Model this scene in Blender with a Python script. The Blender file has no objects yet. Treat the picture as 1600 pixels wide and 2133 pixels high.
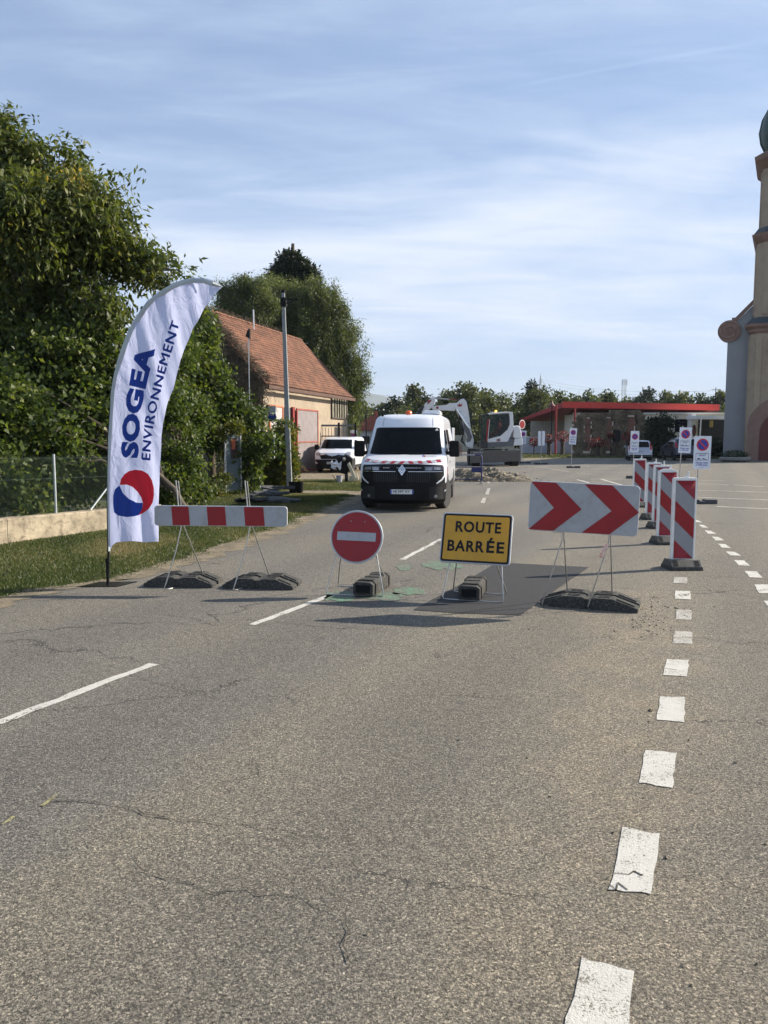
import bpy, bmesh, math, random
import numpy as np
from mathutils import Vector, Matrix
R = math.radians
S = bpy.context.scene
COL = S.collection
# ------------------------------------------------------------------ camera, sky, sun, exposure
CAMH, F, PITCH = 1.65, 1600.0, R(5.5)
cam = bpy.data.cameras.new('camera'); camo = bpy.data.objects.new('camera', cam); COL.objects.link(camo)
camo.location = (0, 0, CAMH); camo.rotation_euler = (R(90) - PITCH, 0, 0)
cam.sensor_fit = 'HORIZONTAL'; cam.sensor_width = 36; cam.lens = 36; cam.clip_start = .05; cam.clip_end = 20000
S.camera = camo
S.render.resolution_x = 768; S.render.resolution_y = 1024
SUN_EL = R(29); SUN_DX, SUN_DY = -1.0, -.33           # the light travels this way over the ground
sun = bpy.data.lights.new('sun', 'SUN'); sun.energy = 5.0; sun.angle = R(.5); sun.color = (1, .90, .76)
suno = bpy.data.objects.new('sun', sun); COL.objects.link(suno)
_h = Vector((SUN_DX, SUN_DY, 0)).normalized() * math.cos(SUN_EL); _d = Vector((_h.x, _h.y, -math.sin(SUN_EL)))
suno.rotation_euler = _d.to_track_quat('-Z', 'Y').to_euler(); suno.location = (20, 8, 30)
S.view_settings.view_transform = 'Standard'; S.view_settings.look = 'None'; S.view_settings.gamma = 1
S.view_settings.exposure = 0.95; S.view_settings.use_curve_mapping = False

class NT:
    """tiny node-tree writer"""
    def __init__(s, tree): s.t = tree
    def n(s, typ, props=None, **ins):
        x = s.t.nodes.new(typ)
        for k, v in (props or {}).items(): setattr(x, k, v)
        for k, v in ins.items():
            key = k.replace('_', ' ')
            sock = x.inputs[int(k[1:])] if (k[0] == 'i' and k[1:].isdigit()) else x.inputs[key]
            if isinstance(v, bpy.types.NodeSocket): s.t.links.new(v, sock)
            else: sock.default_value = v
        return x
    def math(s, op, a, b=0.0, c=0.0, clamp=False): return s.n('ShaderNodeMath', {'operation': op, 'use_clamp': clamp}, i0=a, i1=b, i2=c).outputs[0]
    def mix(s, f, a, b, mode='MIX'):
        x = s.n('ShaderNodeMix', {'data_type': 'RGBA', 'blend_type': mode}, i0=f, i6=a, i7=b); return x.outputs[2]
    def noise(s, vec, scale, detail=3, rough=.55, dist=0.0): return s.n('ShaderNodeTexNoise', None, Vector=vec, Scale=scale, Detail=detail, Roughness=rough, Distortion=dist).outputs[0]
    def ramp(s, f, stops, mode='LINEAR'):
        x = s.n('ShaderNodeValToRGB', None, Fac=f); cr = x.color_ramp; cr.interpolation = mode
        while len(cr.elements) < len(stops): cr.elements.new(.5)
        for e, (p, c) in zip(cr.elements, stops):
            e.position = p; e.color = c if len(c) == 4 else (*c, 1)
        return x.outputs[0]
    def step(s, v, a, b):   # smooth 0..1 from a to b
        x = s.n('ShaderNodeMapRange', {'interpolation_type': 'SMOOTHSTEP'}, i0=v, i1=a, i2=b, i3=0.0, i4=1.0); return x.outputs[0]
    def mapping(s, vec, scale=(1, 1, 1), rot=(0, 0, 0), loc=(0, 0, 0)): return s.n('ShaderNodeMapping', None, Vector=vec, Location=loc, Rotation=rot, Scale=scale).outputs[0]
def c4(c): return (c[0], c[1], c[2], 1)

W = bpy.data.worlds.new('World'); S.world = W; W.use_nodes = True
wt = NT(W.node_tree); W.node_tree.nodes.clear()
sky = wt.n('ShaderNodeTexSky', {'sky_type': 'NISHITA', 'sun_disc': False, 'sun_elevation': SUN_EL,
      'sun_rotation': math.atan2(-SUN_DX, -SUN_DY), 'altitude': 150, 'air_density': 1.0, 'dust_density': .6, 'ozone_density': 2.6})
tc = wt.n('ShaderNodeTexCoord').outputs['Generated']
sep = wt.n('ShaderNodeSeparateXYZ', None, Vector=tc)
zc = wt.math('MAXIMUM', sep.outputs[2], .02)
den = wt.math('ADD', zc, .16)
cx = wt.math('DIVIDE', sep.outputs[0], den); cy = wt.math('DIVIDE', sep.outputs[1], den)
cv = wt.n('ShaderNodeCombineXYZ', None, X=cx, Y=cy, Z=0.0).outputs[0]
v1 = wt.mapping(cv, scale=(.55, 1.5, 1), rot=(0, 0, R(-14)), loc=(2.1, .35, 0))
warp = wt.noise(wt.mapping(cv, scale=(.8, .8, 1)), 1.3, 3, .5)
n1 = wt.noise(v1, 1.15, 8, .58, .7)
n2 = wt.noise(wt.mapping(cv, scale=(1.0, 3.2, 1), rot=(0, 0, R(-9)), loc=(5, 1, 0)), 1.5, 9, .60, .9)
n3 = wt.noise(wt.mapping(cv, scale=(.30, .95, 1), rot=(0, 0, R(-11)), loc=(7.6, 2.05, 0)), 1.0, 4, .5, .2)
band = wt.math('MULTIPLY', wt.step(sep.outputs[2], .03, .17), wt.math('SUBTRACT', 1.0, wt.step(sep.outputs[2], .20, .42)))
dens = wt.math('ADD', wt.math('MULTIPLY', n1, .55), wt.math('MULTIPLY', n2, .34))
dens = wt.math('ADD', dens, wt.math('MULTIPLY', n3, .30))
dens = wt.math('ADD', dens, wt.math('MULTIPLY', band, .15))
veil = wt.step(dens, .47, .86)
# one thin old contrail, high on the right
ct = wt.math('ABSOLUTE', wt.math('SUBTRACT', cy, wt.math('ADD', wt.math('MULTIPLY', cx, -.40), wt.math('ADD', 1.725, wt.math('MULTIPLY', warp, .04)))))
ctm = wt.math('MULTIPLY', wt.math('SUBTRACT', 1.0, wt.step(ct, .0, .012)), wt.math('MULTIPLY', wt.step(cx, .1, .45), wt.math('SUBTRACT', 1.0, wt.step(cx, .60, .80))))
veil = wt.math('ADD', wt.math('MULTIPLY_ADD', veil, .54, .41), wt.math('MULTIPLY', ctm, .12), clamp=True)
skyc = wt.mix(1.0, sky.outputs[0], (.92, .98, 1.10, 1), 'MULTIPLY')
thin = wt.mix(wt.step(dens, .50, .98), (4.6, 6.2, 8.9, 1), (8.0, 8.5, 9.3, 1))
mixc = wt.mix(veil, skyc, thin)
bg = wt.n('ShaderNodeBackground', None, Color=mixc, Strength=.060)
wt.t.links.new(bg.outputs[0], wt.n('ShaderNodeOutputWorld').inputs['Surface'])

# ------------------------------------------------------------------ helpers: positions
def ray(px, py):
    u = (px - 800) / F; v = -(py - 1066.5) / F
    return Vector((u, math.cos(PITCH) + v * math.sin(PITCH), -math.sin(PITCH) + v * math.cos(PITCH)))
def G(px, py, z=0.0):
    d = ray(px, py); t = (CAMH - z) / -d.z; return Vector((d.x * t, d.y * t, z))
def P(px, py, Y):
    d = ray(px, py); t = Y / d.y; return Vector((d.x * t, Y, CAMH + d.z * t))
def XZ(pts, Y, ox=0, oy=0, sc=1.0):
    out = []
    for a, b in pts:
        p = P(ox + a / sc, oy + b / sc, Y); out.append((p.x, p.z))
    return out
# ------------------------------------------------------------------ helpers: materials
MATS = {}
def M(name, col, rough=.6, metal=0.0, var=.12, scale=3.0, bump=.0, bscale=40.0, dirt=0.0, dirtcol=(.12, .10, .075), coat=0.0, emit=None, spec=.5, coords='Object'):
    if name in MATS: return MATS[name]
    m = bpy.data.materials.new(name); m.use_nodes = True; t = NT(m.node_tree); m.node_tree.nodes.clear()
    v = t.n('ShaderNodeTexCoord').outputs[coords]
    n = t.noise(v, scale, 5, .6)
    f = t.step(n, .3, .7)
    a = tuple(x * (1 - var) for x in col); b = tuple(min(1, x * (1 + var)) for x in col)
    c = t.mix(f, c4(a), c4(b))
    rg = rough
    if dirt > 0:
        dn = t.noise(v, scale * 2.7, 7, .7, .3)
        dm = t.math('MULTIPLY', t.step(dn, .46, .72), dirt)
        c = t.mix(dm, c, c4(dirtcol)); rg = t.math('ADD', t.math('MULTIPLY', dm, .3), rough, clamp=True)
    bs = t.n('ShaderNodeBsdfPrincipled', None, Base_Color=c, Roughness=rg, Metallic=metal)
    bs.inputs['Specular IOR Level'].default_value = spec
    if coat: bs.inputs['Coat Weight'].default_value = coat; bs.inputs['Coat Roughness'].default_value = .05
    if emit: bs.inputs['Emission Color'].default_value = c4(emit[0]); bs.inputs['Emission Strength'].default_value = emit[1]
    if bump:
        bn = t.noise(v, bscale, 4, .6)
        b_ = t.n('ShaderNodeBump', None, Strength=min(1, bump), Distance=.01, Height=bn); t.t.links.new(b_.outputs[0], bs.inputs['Normal'])
    t.t.links.new(bs.outputs[0], t.n('ShaderNodeOutputMaterial').inputs[0]); MATS[name] = m; return m
def leaf_mat(name, stops, trans=.35, rough=.5):
    if name in MATS: return MATS[name]
    m = bpy.data.materials.new(name); m.use_nodes = True; t = NT(m.node_tree); m.node_tree.nodes.clear()
    at = t.n('ShaderNodeAttribute', {'attribute_name': 'rnd'}).outputs['Fac']
    c = t.ramp(at, stops)
    bs = t.n('ShaderNodeBsdfPrincipled', None, Base_Color=c, Roughness=rough); bs.inputs['Specular IOR Level'].default_value = .35
    c2 = t.mix(1.0, c, (1.5, 1.5, .7, 1), 'MULTIPLY')
    tr = t.n('ShaderNodeBsdfTranslucent', None, Color=c2)
    mx = t.n('ShaderNodeMixShader', None, i0=trans, i1=bs.outputs[0], i2=tr.outputs[0])
    t.t.links.new(mx.outputs[0], t.n('ShaderNodeOutputMaterial').inputs[0]); MATS[name] = m; return m
def glass_mat(name='dark_glass', col=(.003, .004, .006), rough=.04):
    return M(name, col, rough, var=.05, spec=.12)
# ------------------------------------------------------------------ helpers: objects
def props(o, label=None, cat=None, group=None, kind=None):
    if label: o['label'] = label
    if cat: o['category'] = cat
    if group: o['group'] = group
    if kind: o['kind'] = kind
    return o
def thing(name, label, cat, loc=(0, 0, 0), rz=0.0, group=None):
    o = bpy.data.objects.new(name, None); COL.objects.link(o); o.location = loc; o.rotation_euler = (0, 0, rz)
    o.empty_display_size = .2
    return props(o, label, cat, group)
def link(name, me, parent=None, label=None, kind=None):
    o = bpy.data.objects.new(name, me); COL.objects.link(o)
    if parent is not None: o.parent = parent
    if label: o['label'] = label
    if kind: o['kind'] = kind
    return o
def copy_tree(o, parent=None):
    c = o.copy(); COL.objects.link(c)
    if parent is not None: c.parent = parent
    for ch in list(o.children): copy_tree(ch, c)
    return c
def place(o, loc, rz=None, label=None):
    o.location = loc
    if rz is not None: o.rotation_euler[2] = rz
    if label: o['label'] = label
    return o
class MB:
    def __init__(s): s.v = []; s.f = []; s.m = Matrix.Identity(4)
    def at(s, loc=(0, 0, 0), rz=0, rx=0, ry=0):
        s.m = Matrix.Translation(loc) @ Matrix.Rotation(rz, 4, 'Z') @ Matrix.Rotation(ry, 4, 'Y') @ Matrix.Rotation(rx, 4, 'X'); return s
    def add(s, vs, fs):
        b = len(s.v); s.v += [tuple(s.m @ Vector(p)) for p in vs]; s.f += [tuple(b + i for i in f) for f in fs]; return s
    def box(s, x0, x1, y0, y1, z0, z1):
        return s.add([(x0, y0, z0), (x1, y0, z0), (x1, y1, z0), (x0, y1, z0), (x0, y0, z1), (x1, y0, z1), (x1, y1, z1), (x0, y1, z1)],
                     [(0, 3, 2, 1), (4, 5, 6, 7), (0, 1, 5, 4), (1, 2, 6, 5), (2, 3, 7, 6), (3, 0, 4, 7)])
    def hexa(s, p): return s.add(p, [(0, 3, 2, 1), (4, 5, 6, 7), (0, 1, 5, 4), (1, 2, 6, 5), (2, 3, 7, 6), (3, 0, 4, 7)])
    def tube(s, pts, r, n=8, r1=None):
        pts = [Vector(p) for p in pts]; k = len(pts); r1 = r if r1 is None else r1; vs = []; fs = []
        ref = None
        for i, p in enumerate(pts):
            d = (pts[min(i + 1, k - 1)] - pts[max(i - 1, 0)]).normalized()
            if ref is None or abs(ref.dot(d)) > .98: ref = Vector((0, 0, 1)) if abs(d.z) < .9 else Vector((1, 0, 0))
            a = d.cross(ref).normalized(); b = d.cross(a); ref = ref if i else ref
            rr = r[i] if isinstance(r, (list, tuple)) else r + (r1 - r) * i / max(1, k - 1)
            for j in range(n):
                t = 2 * math.pi * j / n; vs.append(p + a * math.cos(t) * rr + b * math.sin(t) * rr)
        for i in range(k - 1):
            for j in range(n): fs.append((i * n + j, i * n + (j + 1) % n, (i + 1) * n + (j + 1) % n, (i + 1) * n + j))
        fs.append(tuple(range(n))[::-1]); fs.append(tuple((k - 1) * n + j for j in range(n)))
        return s.add(vs, fs)
    def lathe(s, prof, n=16, axis='z', cap=True):
        vs = []; fs = []
        for r, h in prof:
            for j in range(n):
                t = 2 * math.pi * j / n; c, q = r * math.cos(t), r * math.sin(t)
                vs.append((c, q, h) if axis == 'z' else (h, c, q) if axis == 'x' else (q, h, c))
        for i in range(len(prof) - 1):
            for j in range(n): fs.append((i * n + j, i * n + (j + 1) % n, (i + 1) * n + (j + 1) % n, (i + 1) * n + j))
        if cap: fs.append(tuple(range(n))[::-1]); fs.append(tuple((len(prof) - 1) * n + j for j in range(n)))
        return s.add(vs, fs)
    def prism(s, pts, a0, a1, plane='xz'):      # outline in a plane, pushed through the third axis
        n = len(pts); ar = sum(pts[i][0] * pts[(i + 1) % n][1] - pts[(i + 1) % n][0] * pts[i][1] for i in range(n))
        if ar < 0: pts = pts[::-1]
        def q(p, a): return (p[0], a, p[1]) if plane == 'xz' else (p[0], p[1], a) if plane == 'xy' else (a, p[0], p[1])
        vs = [q(p, a0) for p in pts] + [q(p, a1) for p in pts]
        fs = [tuple(range(n)), tuple(range(2 * n - 1, n - 1, -1))] + [(i, i + n, (i + 1) % n + n, (i + 1) % n) for i in range(n)]
        return s.add(vs, fs)
    def build(s, name, mat, parent=None, bevel=0.0, smooth=None, label=None, kind=None, fixn=True, seg=2):
        me = bpy.data.meshes.new(name); me.from_pydata(s.v, [], s.f); me.update()
        if fixn and len(s.f) < 60000:
            bm = bmesh.new(); bm.from_mesh(me); bmesh.ops.recalc_face_normals(bm, faces=bm.faces); bm.to_mesh(me); bm.free()
        if mat: me.materials.append(mat)
        if smooth: me.polygons.foreach_set('use_smooth', [True] * len(me.polygons)); me.set_sharp_from_angle(angle=R(smooth))
        o = link(name, me, parent, label, kind)
        if bevel:
            b = o.modifiers.new('bevel', 'BEVEL'); b.width = bevel; b.segments = seg; b.limit_method = 'ANGLE'; b.angle_limit = R(40)
        return o
def _grid_map(bm, cell, fn):
    bm.normal_update(); bmesh.ops.triangulate(bm, faces=bm.faces[:])
    if cell:
        for ax in (0, 1):
            lo = min(v.co[ax] for v in bm.verts); hi = max(v.co[ax] for v in bm.verts)
            k = math.floor(lo / cell) + 1
            while k * cell < hi - 1e-5:
                co = [0, 0, 0]; co[ax] = k * cell; no = [0, 0, 0]; no[ax] = 1
                bmesh.ops.bisect_plane(bm, geom=bm.verts[:] + bm.edges[:] + bm.faces[:], plane_co=co, plane_no=no, dist=1e-6); k += 1
        bmesh.ops.triangulate(bm, faces=bm.faces[:])
    for v in bm.verts: v.co = fn(v.co.x, v.co.y)
def patch(name, outlines, fn, mat, parent=None, cell=None, label=None, smooth=True, kind=None):
    """flat print or panel: 2-D outlines laid on a surface by fn(a, b) -> point"""
    bm = bmesh.new()
    if outlines and not isinstance(outlines[0][0], (tuple, list, Vector)): outlines = [outlines]
    for ol in outlines:
        n = len(ol); ar = sum(ol[i][0] * ol[(i + 1) % n][1] - ol[(i + 1) % n][0] * ol[i][1] for i in range(n))
        if ar < 0: ol = ol[::-1]
        bm.faces.new([bm.verts.new((p[0], p[1], 0)) for p in ol])
    _grid_map(bm, cell, fn)
    me = bpy.data.meshes.new(name); bm.to_mesh(me); bm.free(); me.materials.append(mat)
    if smooth: me.polygons.foreach_set('use_smooth', [True] * len(me.polygons))
    return link(name, me, parent, label, kind)
def text_patch(name, s, w, h, fn, mat, parent=None, cell=None, bold=.02, label=None, space=1.0, shear=0.0):
    """lettering of width w and height h, its lower left corner at (0,0), laid on by fn"""
    cu = bpy.data.curves.new(name, 'FONT'); cu.body = s; cu.size = 1; cu.offset = bold; cu.resolution_u = 3; cu.space_character = space; cu.shear = shear
    to = bpy.data.objects.new(name, cu); COL.objects.link(to); bpy.context.view_layer.update()
    me0 = bpy.data.meshes.new_from_object(to.evaluated_get(bpy.context.evaluated_depsgraph_get()))
    bpy.data.objects.remove(to); bm = bmesh.new(); bm.from_mesh(me0)
    xs = [v.co.x for v in bm.verts]; ys = [v.co.y for v in bm.verts]; x0, x1, y0, y1 = min(xs), max(xs), min(ys), max(ys)
    for v in bm.verts: v.co = ((v.co.x - x0) / (x1 - x0) * w, (v.co.y - y0) / (y1 - y0) * h, 0)
    bmesh.ops.remove_doubles(bm, verts=bm.verts[:], dist=1e-6)
    _grid_map(bm, cell, fn)
    me = bpy.data.meshes.new(name); bm.to_mesh(me); bm.free(); me.materials.append(mat)
    return link(name, me, parent, label)
def rrect(x0, x1, y0, y1, r, n=4):
    out = []
    for cx_, cy_, a0 in ((x1 - r, y1 - r, 0), (x0 + r, y1 - r, 90), (x0 + r, y0 + r, 180), (x1 - r, y0 + r, 270)):
        for i in range(n + 1): a = R(a0 + 90 * i / n); out.append((cx_ + r * math.cos(a), cy_ + r * math.sin(a)))
    return out
def disc(cx_, cy_, rx, ry=None, n=32): return [(cx_ + rx * math.cos(2 * math.pi * i / n), cy_ + (ry or rx) * math.sin(2 * math.pi * i / n)) for i in range(n)]
def np_mesh(name, verts, quads, mat, rnd=None, parent=None, label=None, kind=None):
    me = bpy.data.meshes.new(name); nv, nf = len(verts), len(quads); k = quads.shape[1]
    me.vertices.add(nv); me.vertices.foreach_set('co', verts.astype(np.float32).ravel())
    me.loops.add(nf * k); me.loops.foreach_set('vertex_index', quads.astype(np.int32).ravel())
    me.polygons.add(nf); me.polygons.foreach_set('loop_start', np.arange(0, nf * k, k, dtype=np.int32)); me.polygons.foreach_set('loop_total', np.full(nf, k, dtype=np.int32))
    me.update(calc_edges=True); me.materials.append(mat)
    if rnd is not None:
        a = me.attributes.new('rnd', 'FLOAT', 'FACE'); a.data.foreach_set('value', rnd.astype(np.float32))
    return link(name, me, parent, label, kind)
def unit(a): return a / np.maximum(1e-6, np.linalg.norm(a, axis=1, keepdims=True))
def leaves(name, cen, size, mat, rng, parent=None, droop=.4, out=None, rnd=None, aspect=.45, label=None, kind=None, jit=.5):
    n = len(cen); d = rng.normal(size=(n, 3)); 
    if out is not None: d += out * .8
    d[:, 2] -= droop * 2; d = unit(d)
    s = np.cross(d, rng.normal(size=(n, 3))); s = unit(s); nn = np.cross(d, s)
    L = size * (1 + jit * rng.uniform(-1, 1, (n, 1))); Wd = L * aspect
    b = cen; tip = cen + d * L; mid = cen + d * L * .45 + nn * L * .08
    v = np.stack([b, mid + s * Wd / 2, tip, mid - s * Wd / 2], 1).reshape(-1, 3)
    q = np.arange(n * 4).reshape(-1, 4)
    if rnd is None: rnd = rng.uniform(0, 1, n)
    return np_mesh(name, v, q, mat, rnd, parent, label, kind)
def blob_clusters(blobs, n, rng, shell=.45, gap=.0):
    """cluster centres spread through a union of ellipsoids (x,y,z,rx,ry,rz)"""
    B = np.array(blobs, float); vol = (B[:, 3] * B[:, 4] * B[:, 5]) ** .75; pr = vol / vol.sum()
    idx = rng.choice(len(B), n, p=pr); d = unit(rng.normal(size=(n, 3)))
    r = shell + (1 - shell) * rng.uniform(0, 1, (n, 1)) ** .6
    r *= 1 + .13 * np.clip(rng.normal(size=(n, 1)), -2, 1.6) * (rng.uniform(0, 1, (n, 1)) < .4)
    c = B[idx, :3] + d * r * B[idx, 3:6]
    if gap:
        w = np.sin(c[:, 0] * 2.1 + c[:, 2] * 1.3) * np.sin(c[:, 1] * 1.7 + c[:, 2] * 2.4 + 1) * np.sin(c[:, 0] * 1.1 - c[:, 1] * .9 + 2)
        k = w > -gap; c = c[k]; d = d[k]
    return c, d
def tree(name, label, cat, base, blobs, ncl, per, csize, lsize, mat, seed, bark, trunk_r=.2, droop=.4, group=None, aspect=.45, shell=.45, gap=.35, limbs=14, rndf=None, zmin=None, twigs=8, cvec=(1, 1, .75)):
    rng = np.random.default_rng(seed); base = Vector(base)
    t = thing(name, label, cat, base, 0, group)
    bl = [(b[0] - base.x, b[1] - base.y, b[2] - base.z, b[3], b[4], b[5]) for b in blobs]
    c, d = blob_clusters(bl, ncl, rng, shell, gap)
    if zmin is not None: k = c[:, 2] > zmin; c = c[k]; d = d[k]
    n = len(c) * per
    cs = csize * rng.uniform(.5, 1.25, (len(c), 1))
    cc = np.repeat(c, per, 0) + np.clip(rng.normal(size=(n, 3)), -1.5, 1.5) * np.repeat(cs, per, 0) * np.array(cvec)
    cc[:, 2] = np.maximum(cc[:, 2], .03)
    cl_r = np.repeat(rng.uniform(0, 1, len(c)), per); rr = np.clip(.55 * cl_r + .45 * rng.uniform(0, 1, n), 0, 1)
    if rndf is not None: rr = rndf(rr, cc, rng)
    leaves('crown', cc, lsize, mat, rng, t, droop, np.repeat(d, per, 0), rr, aspect)
    # trunk and limbs
    B = np.array(bl); top = B[:, :3][np.argmax(B[:, 2])]; ctr = (B[:, :3] * (B[:, 3:4])).sum(0) / B[:, 3].sum()
    mb = MB(); h = max(ctr[2], .6)
    tp = [(0, 0, -.1), (ctr[0] * .15, ctr[1] * .15, h * .35), (ctr[0] * .5, ctr[1] * .5, h * .8), tuple(ctr * np.array([.9, .9, 1.15])), tuple((ctr + top) / 2 - np.array([0, 0, .25]))]
    mb.tube(tp, [trunk_r, trunk_r * .75, trunk_r * .6, trunk_r * .4, trunk_r * .15], 8)
    if limbs:
        for k in rng.choice(len(c), min(limbs, len(c)), replace=False):
            e = c[k]; f = rng.uniform(.3, .9); s0 = np.array([ctr[0] * f * .6, ctr[1] * f * .6, h * f])
            m = (s0 + e) / 2 + np.array([0, 0, .12 * np.linalg.norm(e - s0)]) * rng.uniform(-.3, 1)
            mb.tube([tuple(s0), tuple(s0 * .6 + m * .4), tuple(m), tuple(m * .4 + e * .6), tuple(e)], [trunk_r * .38, trunk_r * .3, trunk_r * .22, trunk_r * .12, trunk_r * .05], 5)
        if twigs:
            for k in rng.choice(len(c), min(int(limbs * twigs), len(c)), replace=False):
                e = c[k]; s0 = e * .72 + ctr * .28 + rng.normal(size=3) * .05; m = (s0 + e) / 2 + rng.normal(size=3) * .06 * np.linalg.norm(e - s0)
                mb.tube([tuple(s0), tuple(m), tuple(e)], trunk_r * .09, 4, trunk_r * .03)
    mb.build('trunk', bark, t, smooth=50, fixn=False)
    return t
def pblob(px, py, r, Y, ry=None, dz=1.0):
    p = P(px, py, Y); q = r / F * Y; return (p.x, p.y, p.z, q, ry if ry else q, q * dz)
# ------------------------------------------------------------------ ground materials
def asphalt_nodes(t):
    pos = t.n('ShaderNodeNewGeometry').outputs['Position']; sp = t.n('ShaderNodeSeparateXYZ', None, Vector=pos); X, Y = sp.outputs[0], sp.outputs[1]
    jig = t.n('ShaderNodeVectorMath', {'operation': 'MULTIPLY_ADD'}, i0=t.n('ShaderNodeTexNoise', None, Vector=pos, Scale=170.0, Detail=2, Roughness=.6).outputs['Color'], i1=(.011, .011, .011), i2=pos).outputs[0]
    vo = t.n('ShaderNodeTexVoronoi', {'feature': 'F1'}, Vector=jig, Scale=125.0)
    cell = t.n('ShaderNodeSeparateColor', None, Color=vo.outputs['Color']).outputs[0]
    dist = vo.outputs['Distance']
    vo2 = t.n('ShaderNodeTexVoronoi', {'feature': 'F1'}, Vector=pos, Scale=260.0)
    cell2 = t.n('ShaderNodeSeparateColor', None, Color=vo2.outputs['Color']).outputs[1]
    big = t.noise(pos, .32, 4, .6, .4); mid = t.noise(pos, 2.3, 5, .65); fine = t.noise(pos, 14, 4, .7)
    # wide zones: the tan, coarse lane right of the long seam and the greyer lane left of it
    s = t.math('SUBTRACT', X, t.math('ADD', -2.54, t.math('MULTIPLY', Y, .433)))
    s = t.math('ADD', s, t.math('MULTIPLY', t.math('SUBTRACT', mid, .5), .5))
    tan = t.step(s, -.25, .22)
    far = t.step(Y, 9.0, 16.0)
    tan = t.math('MULTIPLY', tan, t.math('SUBTRACT', 1.0, t.math('MULTIPLY', far, .7)))
    # dusty trail along the dashed line and towards the barriers
    dx = t.math('SUBTRACT', X, t.math('ADD', .0, t.math('MULTIPLY', Y, .34)))
    dust = t.math('MULTIPLY', t.math('SUBTRACT', 1.0, t.step(t.math('ABSOLUTE', dx), .15, 1.0)), t.math('SUBTRACT', 1.0, t.step(Y, 7.0, 9.0)))
    dust = t.math('MULTIPLY', dust, t.step(t.math('ADD', t.math('MULTIPLY', mid, .6), t.math('MULTIPLY', big, .5)), .42, .66))
    base = t.mix(tan, (.164, .161, .152, 1), (.192, .181, .157, 1))
    base = t.mix(t.math('MULTIPLY', dust, .65), base, (.28, .245, .19, 1))
    base = t.mix(t.step(big, .42, .68), base, (.170, .163, .148, 1))
    st = t.ramp(t.math('ADD', t.math('MULTIPLY', cell, .75), t.math('MULTIPLY', cell2, .25)), [(0, (.22, .21, .20)), (.30, (.62, .60, .56)), (.62, (1.02, 1.0, .96)), (.84, (1.55, 1.48, 1.34)), (1, (2.4, 2.3, 2.1))])
    gap = t.ramp(dist, [(0.0, (1.15, 1.15, 1.15)), (.5, (.95, .95, .95)), (.78, (.38, .37, .36)), (1, (.2, .2, .2))])
    c = t.mix(.85, base, t.mix(1.0, base, st, 'MULTIPLY'))
    c = t.mix(.28, c, t.mix(1.0, c, gap, 'MULTIPLY'))
    c = t.mix(t.math('MULTIPLY', t.step(fine, .35, .75), .30), c, t.mix(1.0, c, (.55, .54, .52, 1), 'MULTIPLY'))
    # dark blotches and hairline cracks
    agg = t.noise(pos, 115, 3, .72, .8); c = t.mix(.92, c, t.mix(1.0, c, t.ramp(agg, [(.30, (.22, .21, .20)), (.43, (.55, .54, .52)), (.52, (1.05, 1.03, 1.0)), (.62, (1.65, 1.6, 1.5)), (.72, (2.5, 2.4, 2.2))]), 'MULTIPLY'))
    trk = t.math('SINE', t.math('ADD', t.math('MULTIPLY', s, 3.3), t.math('MULTIPLY', big, 2.5))); c = t.mix(t.math('MULTIPLY', t.step(trk, -.2, 1.0), .22), c, t.mix(1.0, c, (1.38, 1.34, 1.24, 1), 'MULTIPLY'))
    c = t.mix(t.math('MULTIPLY', t.step(trk, -.1, -1.0), .20), c, t.mix(1.0, c, (.62, .63, .66, 1), 'MULTIPLY'))
    blot = t.step(t.noise(pos, .9, 6, .68, .6), .60, .78); c = t.mix(t.math('MULTIPLY', blot, .38), c, (.075, .073, .070, 1))
    wv = t.n('ShaderNodeVectorMath', {'operation': 'MULTIPLY_ADD'}, i0=t.n('ShaderNodeTexNoise', None, Vector=pos, Scale=1.6, Detail=6, Roughness=.65).outputs['Color'], i1=(.9, .9, 0), i2=pos).outputs[0]
    ed = t.n('ShaderNodeTexVoronoi', {'feature': 'DISTANCE_TO_EDGE'}, Vector=t.mapping(wv, scale=(.30, .55, 1)), Scale=1.0).outputs[0]
    cm = t.math('MULTIPLY', t.math('SUBTRACT', 1.0, t.step(ed, .0, .0055)), t.step(t.noise(pos, .55, 3, .6), .47, .56))
    c = t.mix(t.math('MULTIPLY', cm, .85), c, (.045, .042, .038, 1))
    hgt = t.math('ADD', t.math('MULTIPLY', t.math('SUBTRACT', t.math('MULTIPLY', cell, .45), t.math('MULTIPLY', dist, .9)), .35), t.math('MULTIPLY', agg, 1.6))
    hgt = t.math('SUBTRACT', hgt, cm)
    return pos, c, hgt
def finish(t, c, hgt, rough=.86, strength=.9, dist=.006):
    bs = t.n('ShaderNodeBsdfPrincipled', None, Base_Color=c, Roughness=rough); bs.inputs['Specular IOR Level'].default_value = .35
    b = t.n('ShaderNodeBump', None, Strength=strength, Distance=dist, Height=hgt); t.t.links.new(b.outputs[0], bs.inputs['Normal'])
    t.t.links.new(bs.outputs[0], t.n('ShaderNodeOutputMaterial').inputs[0])
def newmat(name):
    m = bpy.data.materials.new(name); m.use_nodes = True; m.node_tree.nodes.clear(); MATS[name] = m; return m, NT(m.node_tree)
m, t = newmat('asphalt'); pos, c, h = asphalt_nodes(t); finish(t, c, h)
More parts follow.
